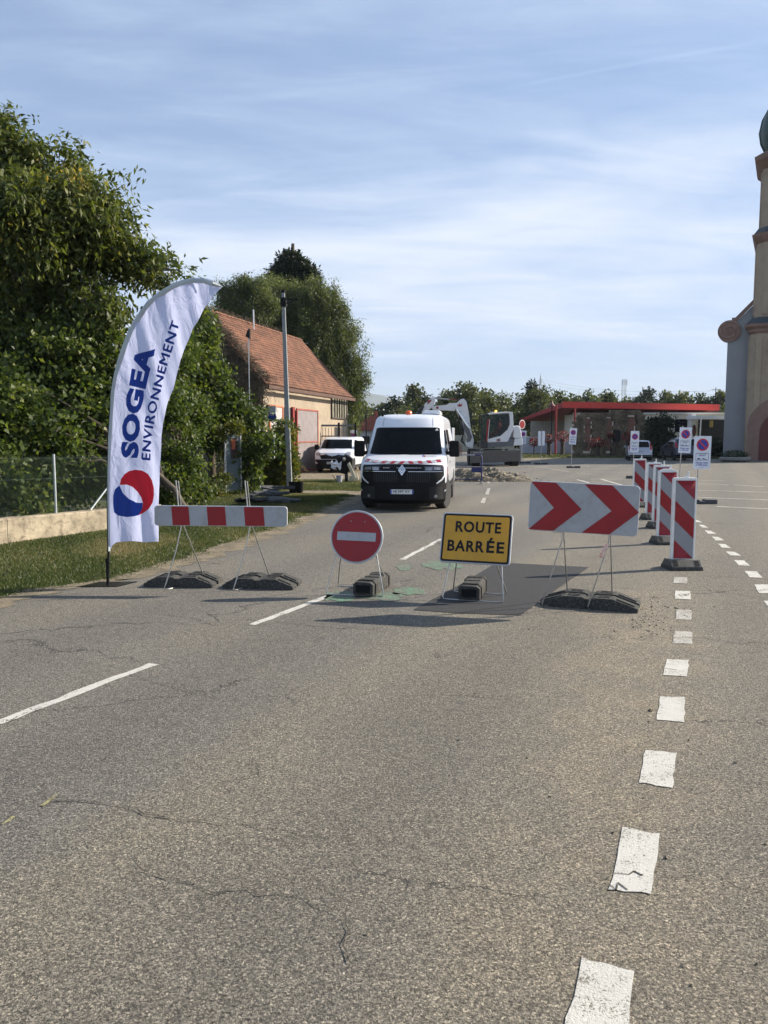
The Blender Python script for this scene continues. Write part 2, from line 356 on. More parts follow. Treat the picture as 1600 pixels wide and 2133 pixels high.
def paint_mat(name, col, wear=.5, keep=1.0):
    m, t = newmat(name); pos, c, h = asphalt_nodes(t)
    w = t.math('ADD', t.math('MULTIPLY', t.noise(pos, 95, 4, .8), .60), t.math('MULTIPLY', t.noise(pos, 6, 5, .7), .40))
    w = t.math('ADD', w, t.math('MULTIPLY', t.math('SUBTRACT', .72, h), .16))
    k = t.math('MULTIPLY', t.math('SUBTRACT', 1.0, t.step(w, wear, wear + .10)), keep)
    pc = t.mix(t.noise(pos, 9, 5, .6), c4(tuple(x * .80 for x in col)), c4(col))
    finish(t, t.mix(k, c, pc), h, .8, .6); return m
paint_mat('road_paint', (.60, .58, .52), .522)
paint_mat('road_paint_worn', (.50, .48, .43), .475)
paint_mat('road_paint_thin', (.44, .42, .38), .485)
paint_mat('green_spray', (.07, .42, .20), .425, .45)
paint_mat('yellow_spray', (.46, .42, .16), .46, .7)
m, t = newmat('fresh_asphalt'); pos, c, h = asphalt_nodes(t)
c2 = t.mix(.93, c, (.026, .027, .030, 1)); c2 = t.mix(t.math('MULTIPLY', t.step(t.noise(pos, 3, 6, .7), .5, .75), .15), c2, (.08, .075, .07, 1)); finish(t, c2, h, .88, .5)
m, t = newmat('crack_fill'); pos, c, h = asphalt_nodes(t); finish(t, t.mix(t.step(t.noise(pos, 25, 4, .7), .40, .60), c, (.04, .037, .033, 1)), h)
m, t = newmat('verge_ground')
pos = t.n('ShaderNodeNewGeometry').outputs['Position']
n_ = t.noise(pos, 1.1, 7, .68, .3); f_ = t.noise(pos, 30, 4, .7)
c = t.mix(t.step(n_, .38, .62), (.050, .075, .018, 1), (.105, .088, .048, 1)); c = t.mix(t.math('MULTIPLY', f_, .5), c, (.03, .035, .012, 1))
finish(t, c, f_, .95, 1.0, .02)
m, t = newmat('dirt')
pos = t.n('ShaderNodeNewGeometry').outputs['Position']
n_ = t.noise(pos, 3.1, 7, .7, .3); f_ = t.noise(pos, 60, 5, .75)
c = t.mix(t.step(n_, .36, .64), (.25, .205, .135, 1), (.13, .105, .07, 1)); c = t.mix(t.step(f_, .5, .75), c, (.36, .32, .24, 1)); c = t.mix(t.step(f_, .45, .25), c, (.06, .05, .035, 1))
finish(t, c, f_, .95, 1.0, .02)
m, t = newmat('earth_clods')
pos = t.n('ShaderNodeNewGeometry').outputs['Position']; n_ = t.noise(pos, 9, 6, .7)
finish(t, t.mix(t.step(n_, .35, .65), (.07, .055, .035, 1), (.22, .19, .14, 1)), n_, .95, .8, .02)
# ------------------------------------------------------------------ ground, road, markings
rnd = random.Random(7)
mb = MB(); mb.add([(-4500, -200, -.012), (4500, -200, -.012), (4500, 5400, -.012), (-4500, 5400, -.012)], [(0, 1, 2, 3)])
mb.build('ground', MATS['verge_ground'], kind='structure')
edge = [(-5.6, -14), (-4.9, -4), (-4.45, 2), (-4.15, 5), (-3.86, 7.5), (-3.62, 8.25), (-2.95, 8.95), (-2.45, 10.8), (-1.68, 14.4), (-.85, 19.9), (-.35, 25), (.7, 33), (2.6, 45), (4.6, 60), (7.4, 90), (10, 130)]
def dense(pts, step, jit, rr):
    out = []
    for i in range(len(pts) - 1):
        a, b = Vector(pts[i]), Vector(pts[i + 1]); n = max(1, int((b - a).length / step))
        for k in range(n):
            q = a.lerp(b, k / n); out.append((q.x + rr.gauss(0, jit), q.y))
    out.append(tuple(pts[-1])); return out
ed = dense(edge, .22, .035, rnd)
right = [(18, 130), (12.2, 90), (10.6, 63), (16, 60.5), (30, 61), (80, 61), (80, -14)]
mb = MB(); poly = ed + right; mb.add([(x, y, 0) for x, y in poly], [tuple(range(len(poly)))])
o = mb.build('road', MATS['asphalt'], kind='structure')
bm = bmesh.new(); bm.from_mesh(o.data); bmesh.ops.triangulate(bm, faces=bm.faces[:]); bm.to_mesh(o.data); bm.free()
for p_ in o.data.polygons:
    if p_.normal.z < 0: o.data.flip_normals(); break
def flat(name, pts, z, mat, kind='structure', label=None, tri=True):
    mb = MB(); mb.add([(p[0], p[1], z) for p in pts], [tuple(range(len(pts)))]); o = mb.build(name, MATS[mat], kind=kind)
    bm = bmesh.new(); bm.from_mesh(o.data); bmesh.ops.triangulate(bm, faces=bm.faces[:])
    for f in bm.faces:
        if f.normal.z < 0: f.normal_flip()
    bm.to_mesh(o.data); bm.free(); return o
# dirt strip along the edge of the road
dl = dense(edge[2:12], .15, .05, rnd); dr = dense([(x + .13 + .07 * math.sin(y * 1.3), y) for x, y in edge[2:12]], .15, .07, rnd)
wl = dense([(x - .30, y) for x, y in edge[2:12]], .15, .06, rnd)
n_ = min(len(wl), len(dr)); mb = MB()
for i in range(n_ - 1):
    a, b, c_, d_ = wl[i], dr[i], dr[i + 1], wl[i + 1]; mb.add([(a[0], a[1], .004), (b[0], b[1], .004), (c_[0], c_[1], .004), (d_[0], d_[1], .004)], [(0, 1, 2, 3)])
mb.build('dirt_strip', MATS['dirt'], kind='structure')
flat('dirt_apron', dense([(-5.4, 28.5), (-1.6, 27.4), (.3, 28.5), (1.0, 33), (2.0, 40)], .4, .15, rnd) + [(1.6, 44), (-3.0, 46), (-5.2, 34)], .0035, 'dirt')
flat('dirt_patch', [(-3.0, 23.6), (-1.9, 22.7), (-.7, 22.4), (-.55, 23.6), (-1.4, 24.2), (-2.6, 24.4)], .0035, 'dirt')
flat('dirt_patch', [(11, 59.6), (17, 59.8), (26, 60.2), (26, 63.4), (17, 63.6), (10.8, 63.2)], .0045, 'dirt')
flat('patch_of_fresh_asphalt', [(.28, 7.27), (.75, 7.12), (1.28, 7.05), (1.95, 8.4), (2.63, 9.73), (1.5, 10.1), (.88, 8.6)], .0045, 'fresh_asphalt')
def stripe(name, a, b, w, mat, z=.004, rag=.012):
    a = Vector(a[:2]); b = Vector(b[:2]); d = (b - a).normalized(); nrm = Vector((-d.y, d.x)) * (w / 2); L = (b - a).length; k = max(2, int(L / .12))
    l = [a.lerp(b, i / k) + nrm * (1 + rnd.gauss(0, rag / w)) + d * rnd.gauss(0, .004) for i in range(k + 1)]; r = [a.lerp(b, i / k) - nrm * (1 + rnd.gauss(0, rag / w)) for i in range(k + 1)]
    return flat(name, l + r[::-1], z, mat)
def quadmark(pts, mat, z=.004):
    c_ = []
    for i in range(4):
        a, b = Vector(pts[i]), Vector(pts[(i + 1) % 4])
        for k in range(6): q = a.lerp(b, k / 6); c_.append((q.x + rnd.gauss(0, .0035), q.y + rnd.gauss(0, .0035)))
    return flat('white_dash', c_, z, mat)
for a, b in (((-3.4, 1.9), (-1.69, 5.5)), ((-1.17, 6.68), (-.56, 7.98)), ((.25, 10.35), (.94, 12.5))): stripe('centre_line', a, b, .075, 'road_paint')
for a, b in ((G(1005, 1048), G(1010, 1037)), (G(1014, 1030), G(1019, 1017)), (G(1019, 1006), G(1012, 998))): stripe('centre_line', a, b, .10, 'road_paint_worn')
# wide dashes on the right
rd = [[(1180, 2133), (1215, 1998), (1320, 2025), (1310, 2133)], [(1272, 1855), (1296, 1724), (1376, 1740), (1358, 1862)], [(1330, 1632), (1345, 1564), (1410, 1570), (1400, 1643)],
      [(1367, 1500), (1375, 1452), (1427, 1453), (1425, 1505)], [(1382, 1407), (1390, 1374), (1435, 1376), (1431, 1410)], [(1401, 1341), (1406, 1315), (1443, 1317), (1441, 1342)],
      [(1408, 1291), (1410, 1270), (1441, 1271), (1440, 1292)], [(1406, 1248), (1406, 1231), (1438, 1232), (1439, 1249)], [(1403, 1215), (1404, 1203), (1431, 1203), (1432, 1216)]]
for i, q in enumerate(rd):
    g = [G(*p) for p in q]
    if i == 0: g[0] = g[1] + (g[0] - g[1]) * 1.9; g[3] = g[2] + (g[3] - g[2]) * 2.2
    quadmark([(p.x, p.y) for p in g], 'road_paint' if i < 5 or i == 7 else 'road_paint_worn')
ld = [[(1591, 1252), (1612, 1278), (1660, 1278), (1640, 1252)], [(1571, 1218), (1581, 1236), (1622, 1236), (1604, 1218)], [(1551, 1190), (1562, 1203), (1589, 1204), (1576, 1191)], [(1529, 1167), (1538, 1178), (1562, 1179), (1550, 1168)],
      [(1512, 1149), (1521, 1157), (1544, 1158), (1531, 1150)], [(1496, 1133), (1504, 1141), (1523, 1142), (1511, 1134)], [(1483, 1118), (1490, 1126), (1508, 1126), (1497, 1119)], [(1468, 1105), (1475, 1112), (1492, 1112), (1481, 1106)], [(1456, 1093), (1462, 1099), (1477, 1100), (1466, 1094)], [(1446, 1083), (1450, 1088), (1464, 1089), (1454, 1084)]]
for q in ld: quadmark([(G(*p).x, G(*p).y) for p in q], 'road_paint')
# parking bays
for a, b in (((1492, 1055), (1640, 1062)), ((1452, 1036), (1640, 1043)), ((1452, 1021), (1640, 1027)), ((1452, 1008), (1518, 1010)), ((1530, 1010), (1590, 1014)), ((1452, 1000), (1510, 1002)),
             ((1455, 984), (1483, 984)), ((1502, 984), (1533, 984)), ((1552, 984), (1577, 984)), ((1202, 999), (1228, 1006)), ((1252, 998), (1300, 1012)), ((1165, 983), (1320, 984)), ((1120, 972), (1187, 983)), ((1080, 967), (1120, 972)),
             ((1193, 983), (1216, 984)), ((1203, 986), (1233, 987)), ((1215, 988), (1245, 989)), ((1220, 971), (1236, 971)), ((1200, 977), (1318, 976)), ((1260, 955), (1290, 957)), ((1545, 959), (1600, 957)), ((1230, 998), (1306, 998))):
    stripe('parking_line', G(*a), G(*b), .10, 'road_paint_thin' if a[1] < 990 else 'road_paint', rag=.02)
for a, b, mt in (((885, 1172), (960, 1183), 'green_spray'), ((832, 1180), (852, 1183), 'green_spray'), ((690, 1235), (730, 1250), 'green_spray'), ((770, 1240), (830, 1246), 'green_spray'), ((820, 1230), (880, 1234), 'green_spray'), ((120, 1655), (90, 1680), 'yellow_spray'), ((30, 1702), (2, 1718), 'yellow_spray')):
    p0, p1 = G(*a), G(*b); c_ = (p0 + p1) / 2; rx = abs(p1.x - p0.x) / 2 + .06; ry = abs(p1.y - p0.y) / 2 + (.16 if mt[0] == 'g' else .01)
    if mt[0] == 'y': stripe('spray_mark', p0, p1, .012, mt)
    else: flat('spray_mark', [(c_.x + rx * math.cos(a_) * rnd.uniform(.7, 1.15), c_.y + ry * math.sin(a_) * rnd.uniform(.6, 1.2)) for a_ in [i * math.pi / 10 for i in range(20)]], .004, mt)
# long cracks that cross the lane
mb = MB()
def crack(pts, w=.007):
    w *= .8
    q = [G(*p) for p in pts]; out = []
    for i in range(len(q) - 1):
        n = max(2, int((q[i + 1] - q[i]).length / .05))
        for k in range(n): e = q[i].lerp(q[i + 1], k / n); out.append((e.x + rnd.gauss(0, .012), e.y + rnd.gauss(0, .016)))
    for i in range(len(out) - 1):
        a, b = Vector(out[i]), Vector(out[i + 1]); d = (b - a)
        if d.length < 1e-4: continue
        n = Vector((-d.y, d.x)).normalized() * w * rnd.uniform(.3, .9); mb.add([(a.x + n.x, a.y + n.y, .0062), (b.x + n.x, b.y + n.y, .0062), (b.x - n.x, b.y - n.y, .0062), (a.x - n.x, a.y - n.y, .0062)], [(0, 1, 2, 3)])
crack([(110, 1668), (215, 1670), (262, 1682), (330, 1700), (380, 1715)]); crack([(380, 1715), (520, 1722), (620, 1738)], .004)
crack([(270, 1405), (330, 1425), (410, 1443), (470, 1462), (560, 1450), (620, 1457)], .005); crack([(130, 1372), (190, 1395), (250, 1402)], .004)
crack([(330, 1280), (400, 1288), (440, 1303), (520, 1304), (640, 1296)], .006); crack([(180, 1497), (320, 1500), (390, 1518)], .004)
crack([(275, 1780), (278, 1805), (350, 1835), (480, 1862), (600, 1872), (720, 1905), (716, 1990), (720, 2040)], .004)
crack([(700, 1290), (790, 1285), (840, 1306), (905, 1308)], .004); crack([(1180, 1204), (1300, 1212), (1420, 1222), (1600, 1248)], .006)
crack([(1268, 1828), (1300, 1822), (1330, 1828), (1366, 1826)], .006); crack([(1268, 1842), (1290, 1852), (1310, 1860)], .005)
crack([(1390, 1385), (1432, 1390)], .006); crack([(1388, 1393), (1433, 1400)], .005)
crack([(1366, 1826), (1480, 1820), (1560, 1850), (1600, 1860)], .003); crack([(630, 1145), (760, 1150), (830, 1160)], .006)
mb.build('road_cracks', MATS['crack_fill'], kind='structure', fixn=False)
# loose grit and clods
def rocks(name, spots, mat, parent=None, kind='stuff', label=None):
    mb = MB()
    for x, y, z, r in spots:
        a = rnd.uniform(0, 6); vs = []
        for i in range(5): t_ = a + i * 1.2566; q = r * rnd.uniform(.7, 1.2); vs.append((x + q * math.cos(t_), y + q * math.sin(t_), z + r * rnd.uniform(-.1, .25)))
        vs += [(x + rnd.gauss(0, r * .2), y + rnd.gauss(0, r * .2), z + r * rnd.uniform(.5, .95))]; vs += [(x, y, z - r * .4)]
        mb.add(vs, [(i, (i + 1) % 5, 5) for i in range(5)] + [((i + 1) % 5, i, 6) for i in range(5)])
    return mb.build(name, mat, parent, kind=kind, fixn=False, label=label)
sp = []
for i in range(170):
    p = G(rnd.gauss(1365, 40), rnd.gauss(1285, 22)) if i < 140 else G(rnd.uniform(1100, 1600), rnd.uniform(1290, 1800)); sp.append((p.x, p.y, .003, abs(rnd.gauss(.003, .004)) + .0025))
for i in range(25): p = G(rnd.uniform(1380, 1600), rnd.uniform(1500, 2100)); sp.append((p.x, p.y, .003, rnd.uniform(.002, .006)))
for q in ((764, 1948), (955, 1543), (990, 1445), (1098, 1580)): p = G(*q); sp.append((p.x, p.y, .003, .009))
rocks('loose_grit', sp, MATS['earth_clods'])
# short grass of the verge
rng = np.random.default_rng(3)
grass_mat = leaf_mat('grass_blades', [(0, (.030, .045, .012)), (.35, (.060, .084, .022)), (.65, (.100, .118, .038)), (.85, (.155, .14, .066)), (1, (.26, .21, .12))], .3)
def grass(name, X, Y, H, label=None, seed=0):
    rg = np.random.default_rng(seed); n = len(X); a = rg.uniform(0, 6.28, n); w = H * .09 + .0016 * (1 + Y / 8); hh = H * rg.uniform(.5, 1.3, n); ln = rg.uniform(.1, .75, n) * hh; b = rg.uniform(0, 6.28, n)
    p = np.stack([X, Y, np.zeros(n)], 1); s = np.stack([np.cos(a) * w, np.sin(a) * w, np.zeros(n)], 1); tip = p + np.stack([np.cos(b) * ln, np.sin(b) * ln, hh], 1)
    v = np.stack([p - s, p + s, tip], 1).reshape(-1, 3); nz = np.sin(X * 2.1) * np.sin(Y * 1.3 + X) + np.sin(X * 5 + Y * 3) * .4
    r = np.clip(.46 + .20 * nz + rg.normal(size=n) * .24 + .25 * (np.sin(X * .9 + Y * .7) * np.sin(Y * .45 - X * 1.4) > .45), 0, 1)
    return np_mesh(name, v, np.arange(n * 3).reshape(-1, 3), grass_mat, r, kind='stuff', label=label)
EX = np.array([p[1] for p in edge]); EXX = np.array([p[0] for p in edge])
def edge_x(y): return np.interp(y, EX, EXX)
n = 330000; Y = 5.5 + 25 * rng.uniform(0, 1, n) ** 1.7; lo = np.interp(Y, [5, 11.8, 15, 20, 26, 31], [-9.2, -6.1, -4.9, -4.6, -5.0, -5.8]); hi = edge_x(Y) - .02
u = rng.uniform(0, 1, n); X = lo + (hi - lo) * u; dd = hi - X
keep = (rng.uniform(0, 1, n) < np.clip(dd / .5, .12, 1)) & (np.sin(X * 3.1 + np.sin(Y * 2)) * np.sin(Y * 2.3) + np.clip(dd, 0, 1) * 1.2 > -.15) & ~((np.abs(Y - 23.4) < .7) & (X > -2.9))
X, Y = X[keep], Y[keep]; near = np.clip(1 - (hi[keep] - X) / .5, 0, 1)
grass('verge_grass', X, Y, .034 * (1 - .5 * near), seed=1)
n = 14000; X = rng.uniform(11, 34, n); Y = rng.uniform(63, 82, n); grass('island_grass', X, Y, np.full(n, .10), seed=2)
# hills on the horizon
def hill(name, pts, Y, mat, depth):
    mb = MB(); w = [P(a, b, Y) for a, b in pts]; vs = []; n = len(w)
    for q in w: vs += [(q.x, Y - depth, -5), (q.x, Y, max(q.z, 0)), (q.x, Y + depth, -5)]
    fs = []
    for i in range(n - 1): fs += [(3 * i, 3 * i + 3, 3 * i + 4, 3 * i + 1), (3 * i + 1, 3 * i + 4, 3 * i + 5, 3 * i + 2)]
    mb.add(vs, fs); return mb.build(name, mat, kind='structure', smooth=60)
HILLM = M('far_forest', (.045, .065, .04), .95, var=.25, scale=.01)
hill('hills', [(-300, 905), (-100, 880), (150, 865), (400, 850), (600, 835), (700, 822), (770, 819), (800, 824), (840, 840), (900, 856), (1000, 872), (1150, 880), (1300, 885), (1500, 878), (1700, 868), (1900, 905)], 4200, HILLM, 900)

# the air between here and the hills
mb = MB(); mb.box(-4600, 4600, -260, 5450, -1.2, 330); hz = mb.build('haze', None, kind='stuff')
hm, ht = newmat('haze_air'); pv = ht.n('ShaderNodeVolumePrincipled', None, Color=(.80, .88, 1, 1), Density=.00016); ht.t.links.new(pv.outputs[0], ht.n('ShaderNodeOutputMaterial').inputs['Volume']); hz.data.materials.append(hm)
# ------------------------------------------------------------------ common materials
STEEL = M('galvanised_steel', (.42, .42, .41), .38, .85, scale=12, dirt=.35, dirtcol=(.16, .13, .10))
RUBBER = M('recycled_rubber', (.045, .045, .043), .9, var=.12, scale=14, bump=.12, bscale=90, dirt=.9, dirtcol=(.15, .14, .12), spec=.2)
SWHITE = M('sign_white', (.36, .37, .39), .42, scale=5, dirt=.55, dirtcol=(.27, .26, .23), var=.05)
SRED = M('sign_red', (.27, .003, .007), .45, scale=5, dirt=.22, dirtcol=(.17, .02, .02), var=.10)
SYEL = M('sign_yellow', (.55, .28, .010), .42, scale=4, dirt=.42, dirtcol=(.38, .22, .04), var=.08)
SBLACK = M('sign_black', (.006, .006, .008), .5, var=.2, spec=.25)
ALU = M('sign_edge_aluminium', (.72, .72, .73), .35, .3, scale=8, dirt=.2)
PWHITE = M('white_plastic', (.78, .78, .76), .45, scale=6, dirt=.25, dirtcol=(.45, .42, .36), var=.05)
BLACKP = M('black_plastic', (.009, .009, .010), .55, var=.25, dirt=.2, dirtcol=(.03, .028, .025), spec=.15)
DARKIN = M('dark_interior', (.012, .012, .013), .8, var=.3)
# ------------------------------------------------------------------ signs on stands and their ballast
def ident(a, b): return Vector((a, 0, b))
class Plane:
    """board plane: foot (x,y) on the ground, yaw, lean back, roll"""
    def __init__(s, lean, sc, roll=0.0, y0=0.0, cx=0.0):
        s.m = Matrix.Translation((0, y0, 0)) @ Matrix.Rotation(-lean, 4, 'X') @ Matrix.Translation((cx, 0, sc)) @ Matrix.Rotation(roll, 4, 'Y')
    def fn(s, off): return lambda a, b: s.m @ Vector((a, -off, b))
def board(name, outline, pl, thick, mat, parent, bevel=.002):
    mb = MB(); mb.m = pl.m; mb.prism(outline, 0, thick); return mb.build(name, mat, parent, bevel=bevel)
def ballast_block(name, loc, rz, label, L=.66, w=.22, h=.14):
    mb = MB(); e = .02
    mb.prism([(-w / 2, .0), (-w / 2, h * .8), (-w / 2 + e * 1.6, h), (w / 2 - e * 1.6, h), (w / 2, h * .8), (w / 2, .0)], .0, L)
    t = thing(name, label, 'ballast block', loc, rz, 'rubber ballast blocks under the small signs')
    mb.build('body', RUBBER, t, bevel=.008)
    mb = MB()
    for y in (.12, .30, .48): mb.box(-w / 2 + .03, w / 2 - .03, y, y + .07, h, h + .008)
    mb.build('grip_ridge', RUBBER, t, bevel=.003, kind='stuff')
    mb = MB(); mb.box(-w / 2 + .035, w / 2 - .035, -.010, 0, .03, h - .03); mb.build('end_recess', BLACKP, t)
    for y in (.08, L - .10):
        mb = MB(); mb.tube([(-w / 2 - .006, y, .0), (-w / 2 - .006, y, h * .8), (-w / 2 + .03, y, h + .006), (w / 2 - .03, y, h + .006), (w / 2 + .006, y, h * .8), (w / 2 + .006, y, 0)], .005, 6)
        mb.build('strap', BLACKP, t)
    return t
def foot_plate(loc, rz, label, L=.80, D=.40, h=.115, group='rubber foot plates holding the barrier stands'):
    t = thing('rubber_foot_plate', label, 'foot plate', loc, rz, group)
    mb = MB(); a = L / 2; g = .032; tp = a * .50
    for s in (-1, 1):
        for y0, y1 in ((-D / 2, -.035), (.035, D / 2)):
            pr = [(s * g, .0), (s * g, h * .9), (s * (g + .03), h), (s * tp, h), (s * (a - .004), .040), (s * a, .034), (s * a, .0)]
            mb.prism(pr, y0, y1)
    mb.box(-a + .04, a - .04, -.0345, .0345, 0, h * .3); mb.box(-.031, .031, -D / 2 + .012, D / 2 - .012, 0, h * .84)
    mb.build('plate', RUBBER, t, bevel=.003)
    mb = MB()
    for s in (-1, 1):
        for y in (-D / 2 + .05, -D / 2 + .11, .07, .13): mb.box(min(s * .09, s * .2), max(s * .09, s * .2), y, y + .03, h, h + .007)
    mb.build('grip_ridge', RUBBER, t, bevel=.002, kind='stuff')
    mb = MB()
    for s in (-1, 1):
        for y in (-D / 2 + .03, .06):
            q = [(s * (tp + .03), h - .010), (s * (tp + .03), h + .004), (s * (a - .03), .062), (s * (a - .03), .05)]; mb.prism(q, y, y + .012)
    mb.build('rib', RUBBER, t, kind='stuff')
    return t
# no-entry sign
t = thing('no_entry_sign', 'round red no entry sign with white bar on a low wire stand', 'road sign', (-.31, 7.93, 0), R(-9))
LN = R(14); pl = Plane(LN, .625, R(1.5), cx=-.005); Rr = .285
board('backing', disc(0, 0, Rr, n=48), pl, .022, ALU, t, bevel=.006)
patch('rim', [disc(0, 0, Rr - .006, n=48)], pl.fn(.0035), SWHITE, t, label='white rim')
patch('face', [disc(0, 0, Rr - .021, n=48)], pl.fn(.006), SRED, t, label='red reflective face')
patch('white_bar', [[(-.208, -.042), (.208, -.042), (.208, .050), (-.208, .050)]], pl.fn(.0085), SWHITE, t)
mb = MB(); mb.m = pl.m
for a, b in ((-.155, -.025), (.155, -.025), (.03, .032), (-.07, .165), (.08, .165)): mb.at(); mb.m = pl.m @ Matrix.Translation((a, -.010, b)) @ Matrix.Rotation(R(90), 4, 'X'); mb.lathe([(.006, -.004), (.006, .002), (.003, .004)], 8)
mb.build('rivet', STEEL, t, kind='stuff')
def ustand(t, hw, top, hwt, depth, name='stand_frame', lean=LN, r=.0065, rear_hwt=None, y0=.03):
    s, c = math.sin(lean), math.cos(lean)
    for nm, sg in (('front_frame', 0), ('rear_frame', 1)):
        mb = MB(); yt, zt = top * s + y0, top * c; rh = hw if not sg else hw * .92
        if not sg: pts = [(-hwt, yt, zt), (-rh, .01, .035), (-rh + .008, .006, .012), (-rh + .035, .010, .008), (rh - .035, .010, .008), (rh - .008, .006, .012), (rh, .01, .035), (hwt, yt, zt)]
        else: hh = rear_hwt or hwt; pts = [(-hh, yt + .01, zt), (-rh, depth, .035), (-rh + .01, depth, .012), (-rh + .04, depth - .004, .008), (rh - .04, depth - .004, .008), (rh - .01, depth, .012), (rh, depth, .035), (hh, yt + .01, zt)]
        mb.tube(pts, r, 8); mb.build('stand_frame', STEEL, t, smooth=60, label='front wire frame' if not sg else 'rear wire frame')
ustand(t, .305, .50, .20, .48, rear_hwt=.17)
ballast_block('ballast_block', (-.22, 7.87, .018), R(-17), 'black rubber ballast block under the round no entry sign')
# route barree
t = thing('road_closed_sign', 'yellow rectangular sign reading ROUTE BARRÉE on a wire stand', 'road sign', (.895, 7.66, 0), R(-17))
LN2 = R(20); pl = Plane(LN2, .655, R(.6), cx=-.01); w, hh = .735, .535
board('backing', rrect(-w / 2, w / 2, -hh / 2, hh / 2, .035), pl, .022, ALU, t, bevel=.005)
patch('rim', [rrect(-w / 2 + .004, w / 2 - .004, -hh / 2 + .004, hh / 2 - .004, .032)], pl.fn(.0035), SWHITE, t, label='white rim')
patch('border', [rrect(-w / 2 + .014, w / 2 - .014, -hh / 2 + .014, hh / 2 - .014, .025)], pl.fn(.006), SBLACK, t, label='black border line')
patch('face', [rrect(-w / 2 + .033, w / 2 - .033, -hh / 2 + .033, hh / 2 - .033, .014)], pl.fn(.0085), SYEL, t, label='yellow reflective face')
def put(fn, ox, oy): return lambda a, b: fn(a + ox, b + oy)
text_patch('lettering', 'ROUTE', .475, .118, put(pl.fn(.011), -.222, .060), SBLACK, t, bold=.028, label='word ROUTE', space=1.12)
text_patch('lettering', 'BARR', .385, .118, put(pl.fn(.011), -.290, -.145), SBLACK, t, bold=.028, label='letters BARR', space=1.12)
text_patch('lettering', 'É', .080, .158, put(pl.fn(.011), .118, -.145), SBLACK, t, bold=.028, label='letter É')
text_patch('lettering', 'E', .078, .118, put(pl.fn(.011), .222, -.145), SBLACK, t, bold=.028, label='letter E')
ustand(t, .31, .42, .265, .42, lean=LN2, rear_hwt=.20)
ballast_block('ballast_block', (.86, 7.66, .018), R(-14), 'black rubber ballast block under the yellow closed road sign', L=.62)
# chevron board
t = thing('chevron_board', 'rectangular white board with two red chevrons pointing right', 'road sign', (1.83, 7.33, 0), R(-15))
pl = Plane(R(3), .975, R(2.0), y0=.03, cx=.075); w, hh = 1.03, .485
board('panel', rrect(-w / 2, w / 2, -hh / 2, hh / 2, .045), pl, .018, ALU, t, bevel=.004)
patch('face', [rrect(-w / 2 + .004, w / 2 - .004, -hh / 2 + .004, hh / 2 - .004, .042)], pl.fn(.003), SWHITE, t, label='white reflective face')
yb, yt = -hh / 2 + .008, hh / 2 - .008; ym = -.01
for i, (a0, a1, tipi, tipo) in enumerate(((-.508, -.268, -.275, -.012), (.000, .258, .265, .515))):
    patch('red_chevron', [[(a0, yt), (a1, yt), (tipo, ym), (a1 - (0 if i else 0), yb), (a0, yb), (tipi, ym)]], pl.fn(.0055), SRED, t, label='left red chevron' if i == 0 else 'right red chevron')
for x0, xb in ((-.20, -.115), (.235, .325)):      # two wire supports
    for sg in (0, 1):
        mb = MB()
        if not sg: mb.tube([(xb + .0, .105, 1.17), (xb + .0, .105, .66), (x0 - .09, -.02, .04), (x0 - .085, -.01, .009), (x0 - .04, .04, .008)], .0065, 8)
        else: mb.tube([(xb + .015, .125, 1.16), (xb + .015, .125, .68), (xb + .05, .40, .12), (xb + .05, .41, .10)], .0065, 8)
        mb.build('support_rod', STEEL, t, smooth=60)
    mb = MB(); mb.box(xb - .015, xb + .035, .122, .132, 1.03, 1.185); mb.build('clamp', BLACKP, t, bevel=.002)
mb = MB(); rb = [(.30, .06, .64), (.285, .05, .60), (.26, .045, .55), (.245, .06, .50)]
for i in range(3): a, b = rb[i], rb[i + 1]; mb.add([(a[0] - .014, a[1], a[2]), (a[0] + .014, a[1] - .01, a[2]), (b[0] + .014, b[1] - .012, b[2]), (b[0] - .014, b[1], b[2])], [(0, 1, 2, 3)])
mb.build('tape_end', M('barrier_tape', (.75, .42, .36), .5, var=.5, scale=60), t, fixn=False)
foot_plate((2.05, 7.50, 0), R(-22), 'wide black rubber foot plate under the red chevron board', L=.92, D=.42)
# striped barrier plank
t = thing('barrier_plank', 'long white barrier plank with three red blocks on two wire stands', 'road barrier', (-1.76, 8.30, 0), R(-2))
pl = Plane(R(2), .805, R(.3), y0=-.01, cx=-.02); w, hh = 1.46, .222
board('plank', rrect(-w / 2, w / 2, -hh / 2, hh / 2, .035), pl, .02, ALU, t, bevel=.004)
patch('face', [rrect(-w / 2 + .004, w / 2 - .004, -hh / 2 + .004, hh / 2 - .004, .032)], pl.fn(.003), SWHITE, t, label='white reflective face')
for a0, a1 in ((-.535, -.345), (-.145, .055), (.262, .475)):
    patch('red_block', [[(a0 - .006, hh / 2 - .010), (a1 - .006, hh / 2 - .010), (a1 + .010, -hh / 2 + .008), (a0 + .010, -hh / 2 + .008)]], pl.fn(.0055), SRED, t)
for xb in (-.465, .295):
    mb = MB(); mb.tube([(xb - .055, .075, 1.19), (xb - .025, .05, .90), (xb + .0, .055, .70), (xb - .05, .00, .42), (xb - .155, -.06, .06), (xb - .175, -.07, .012), (xb - .13, -.05, .008), (xb - .09, .02, .008)], .0065, 8); mb.build('support_rod', STEEL, t, smooth=60, label='front support rod')
    mb = MB(); mb.tube([(xb - .035, .10, 1.18), (xb + .01, .09, .70), (xb + .13, .40, .105)], .0065, 8); mb.build('support_rod', STEEL, t, smooth=60, label='rear support rod')
foot_plate((-2.27, 8.60, 0), R(-5), 'black rubber foot plate right beside the flag base', L=.78, D=.42)
foot_plate((-1.36, 8.50, 0), R(-8), 'black rubber foot plate beside the round red sign', L=.80, D=.42)
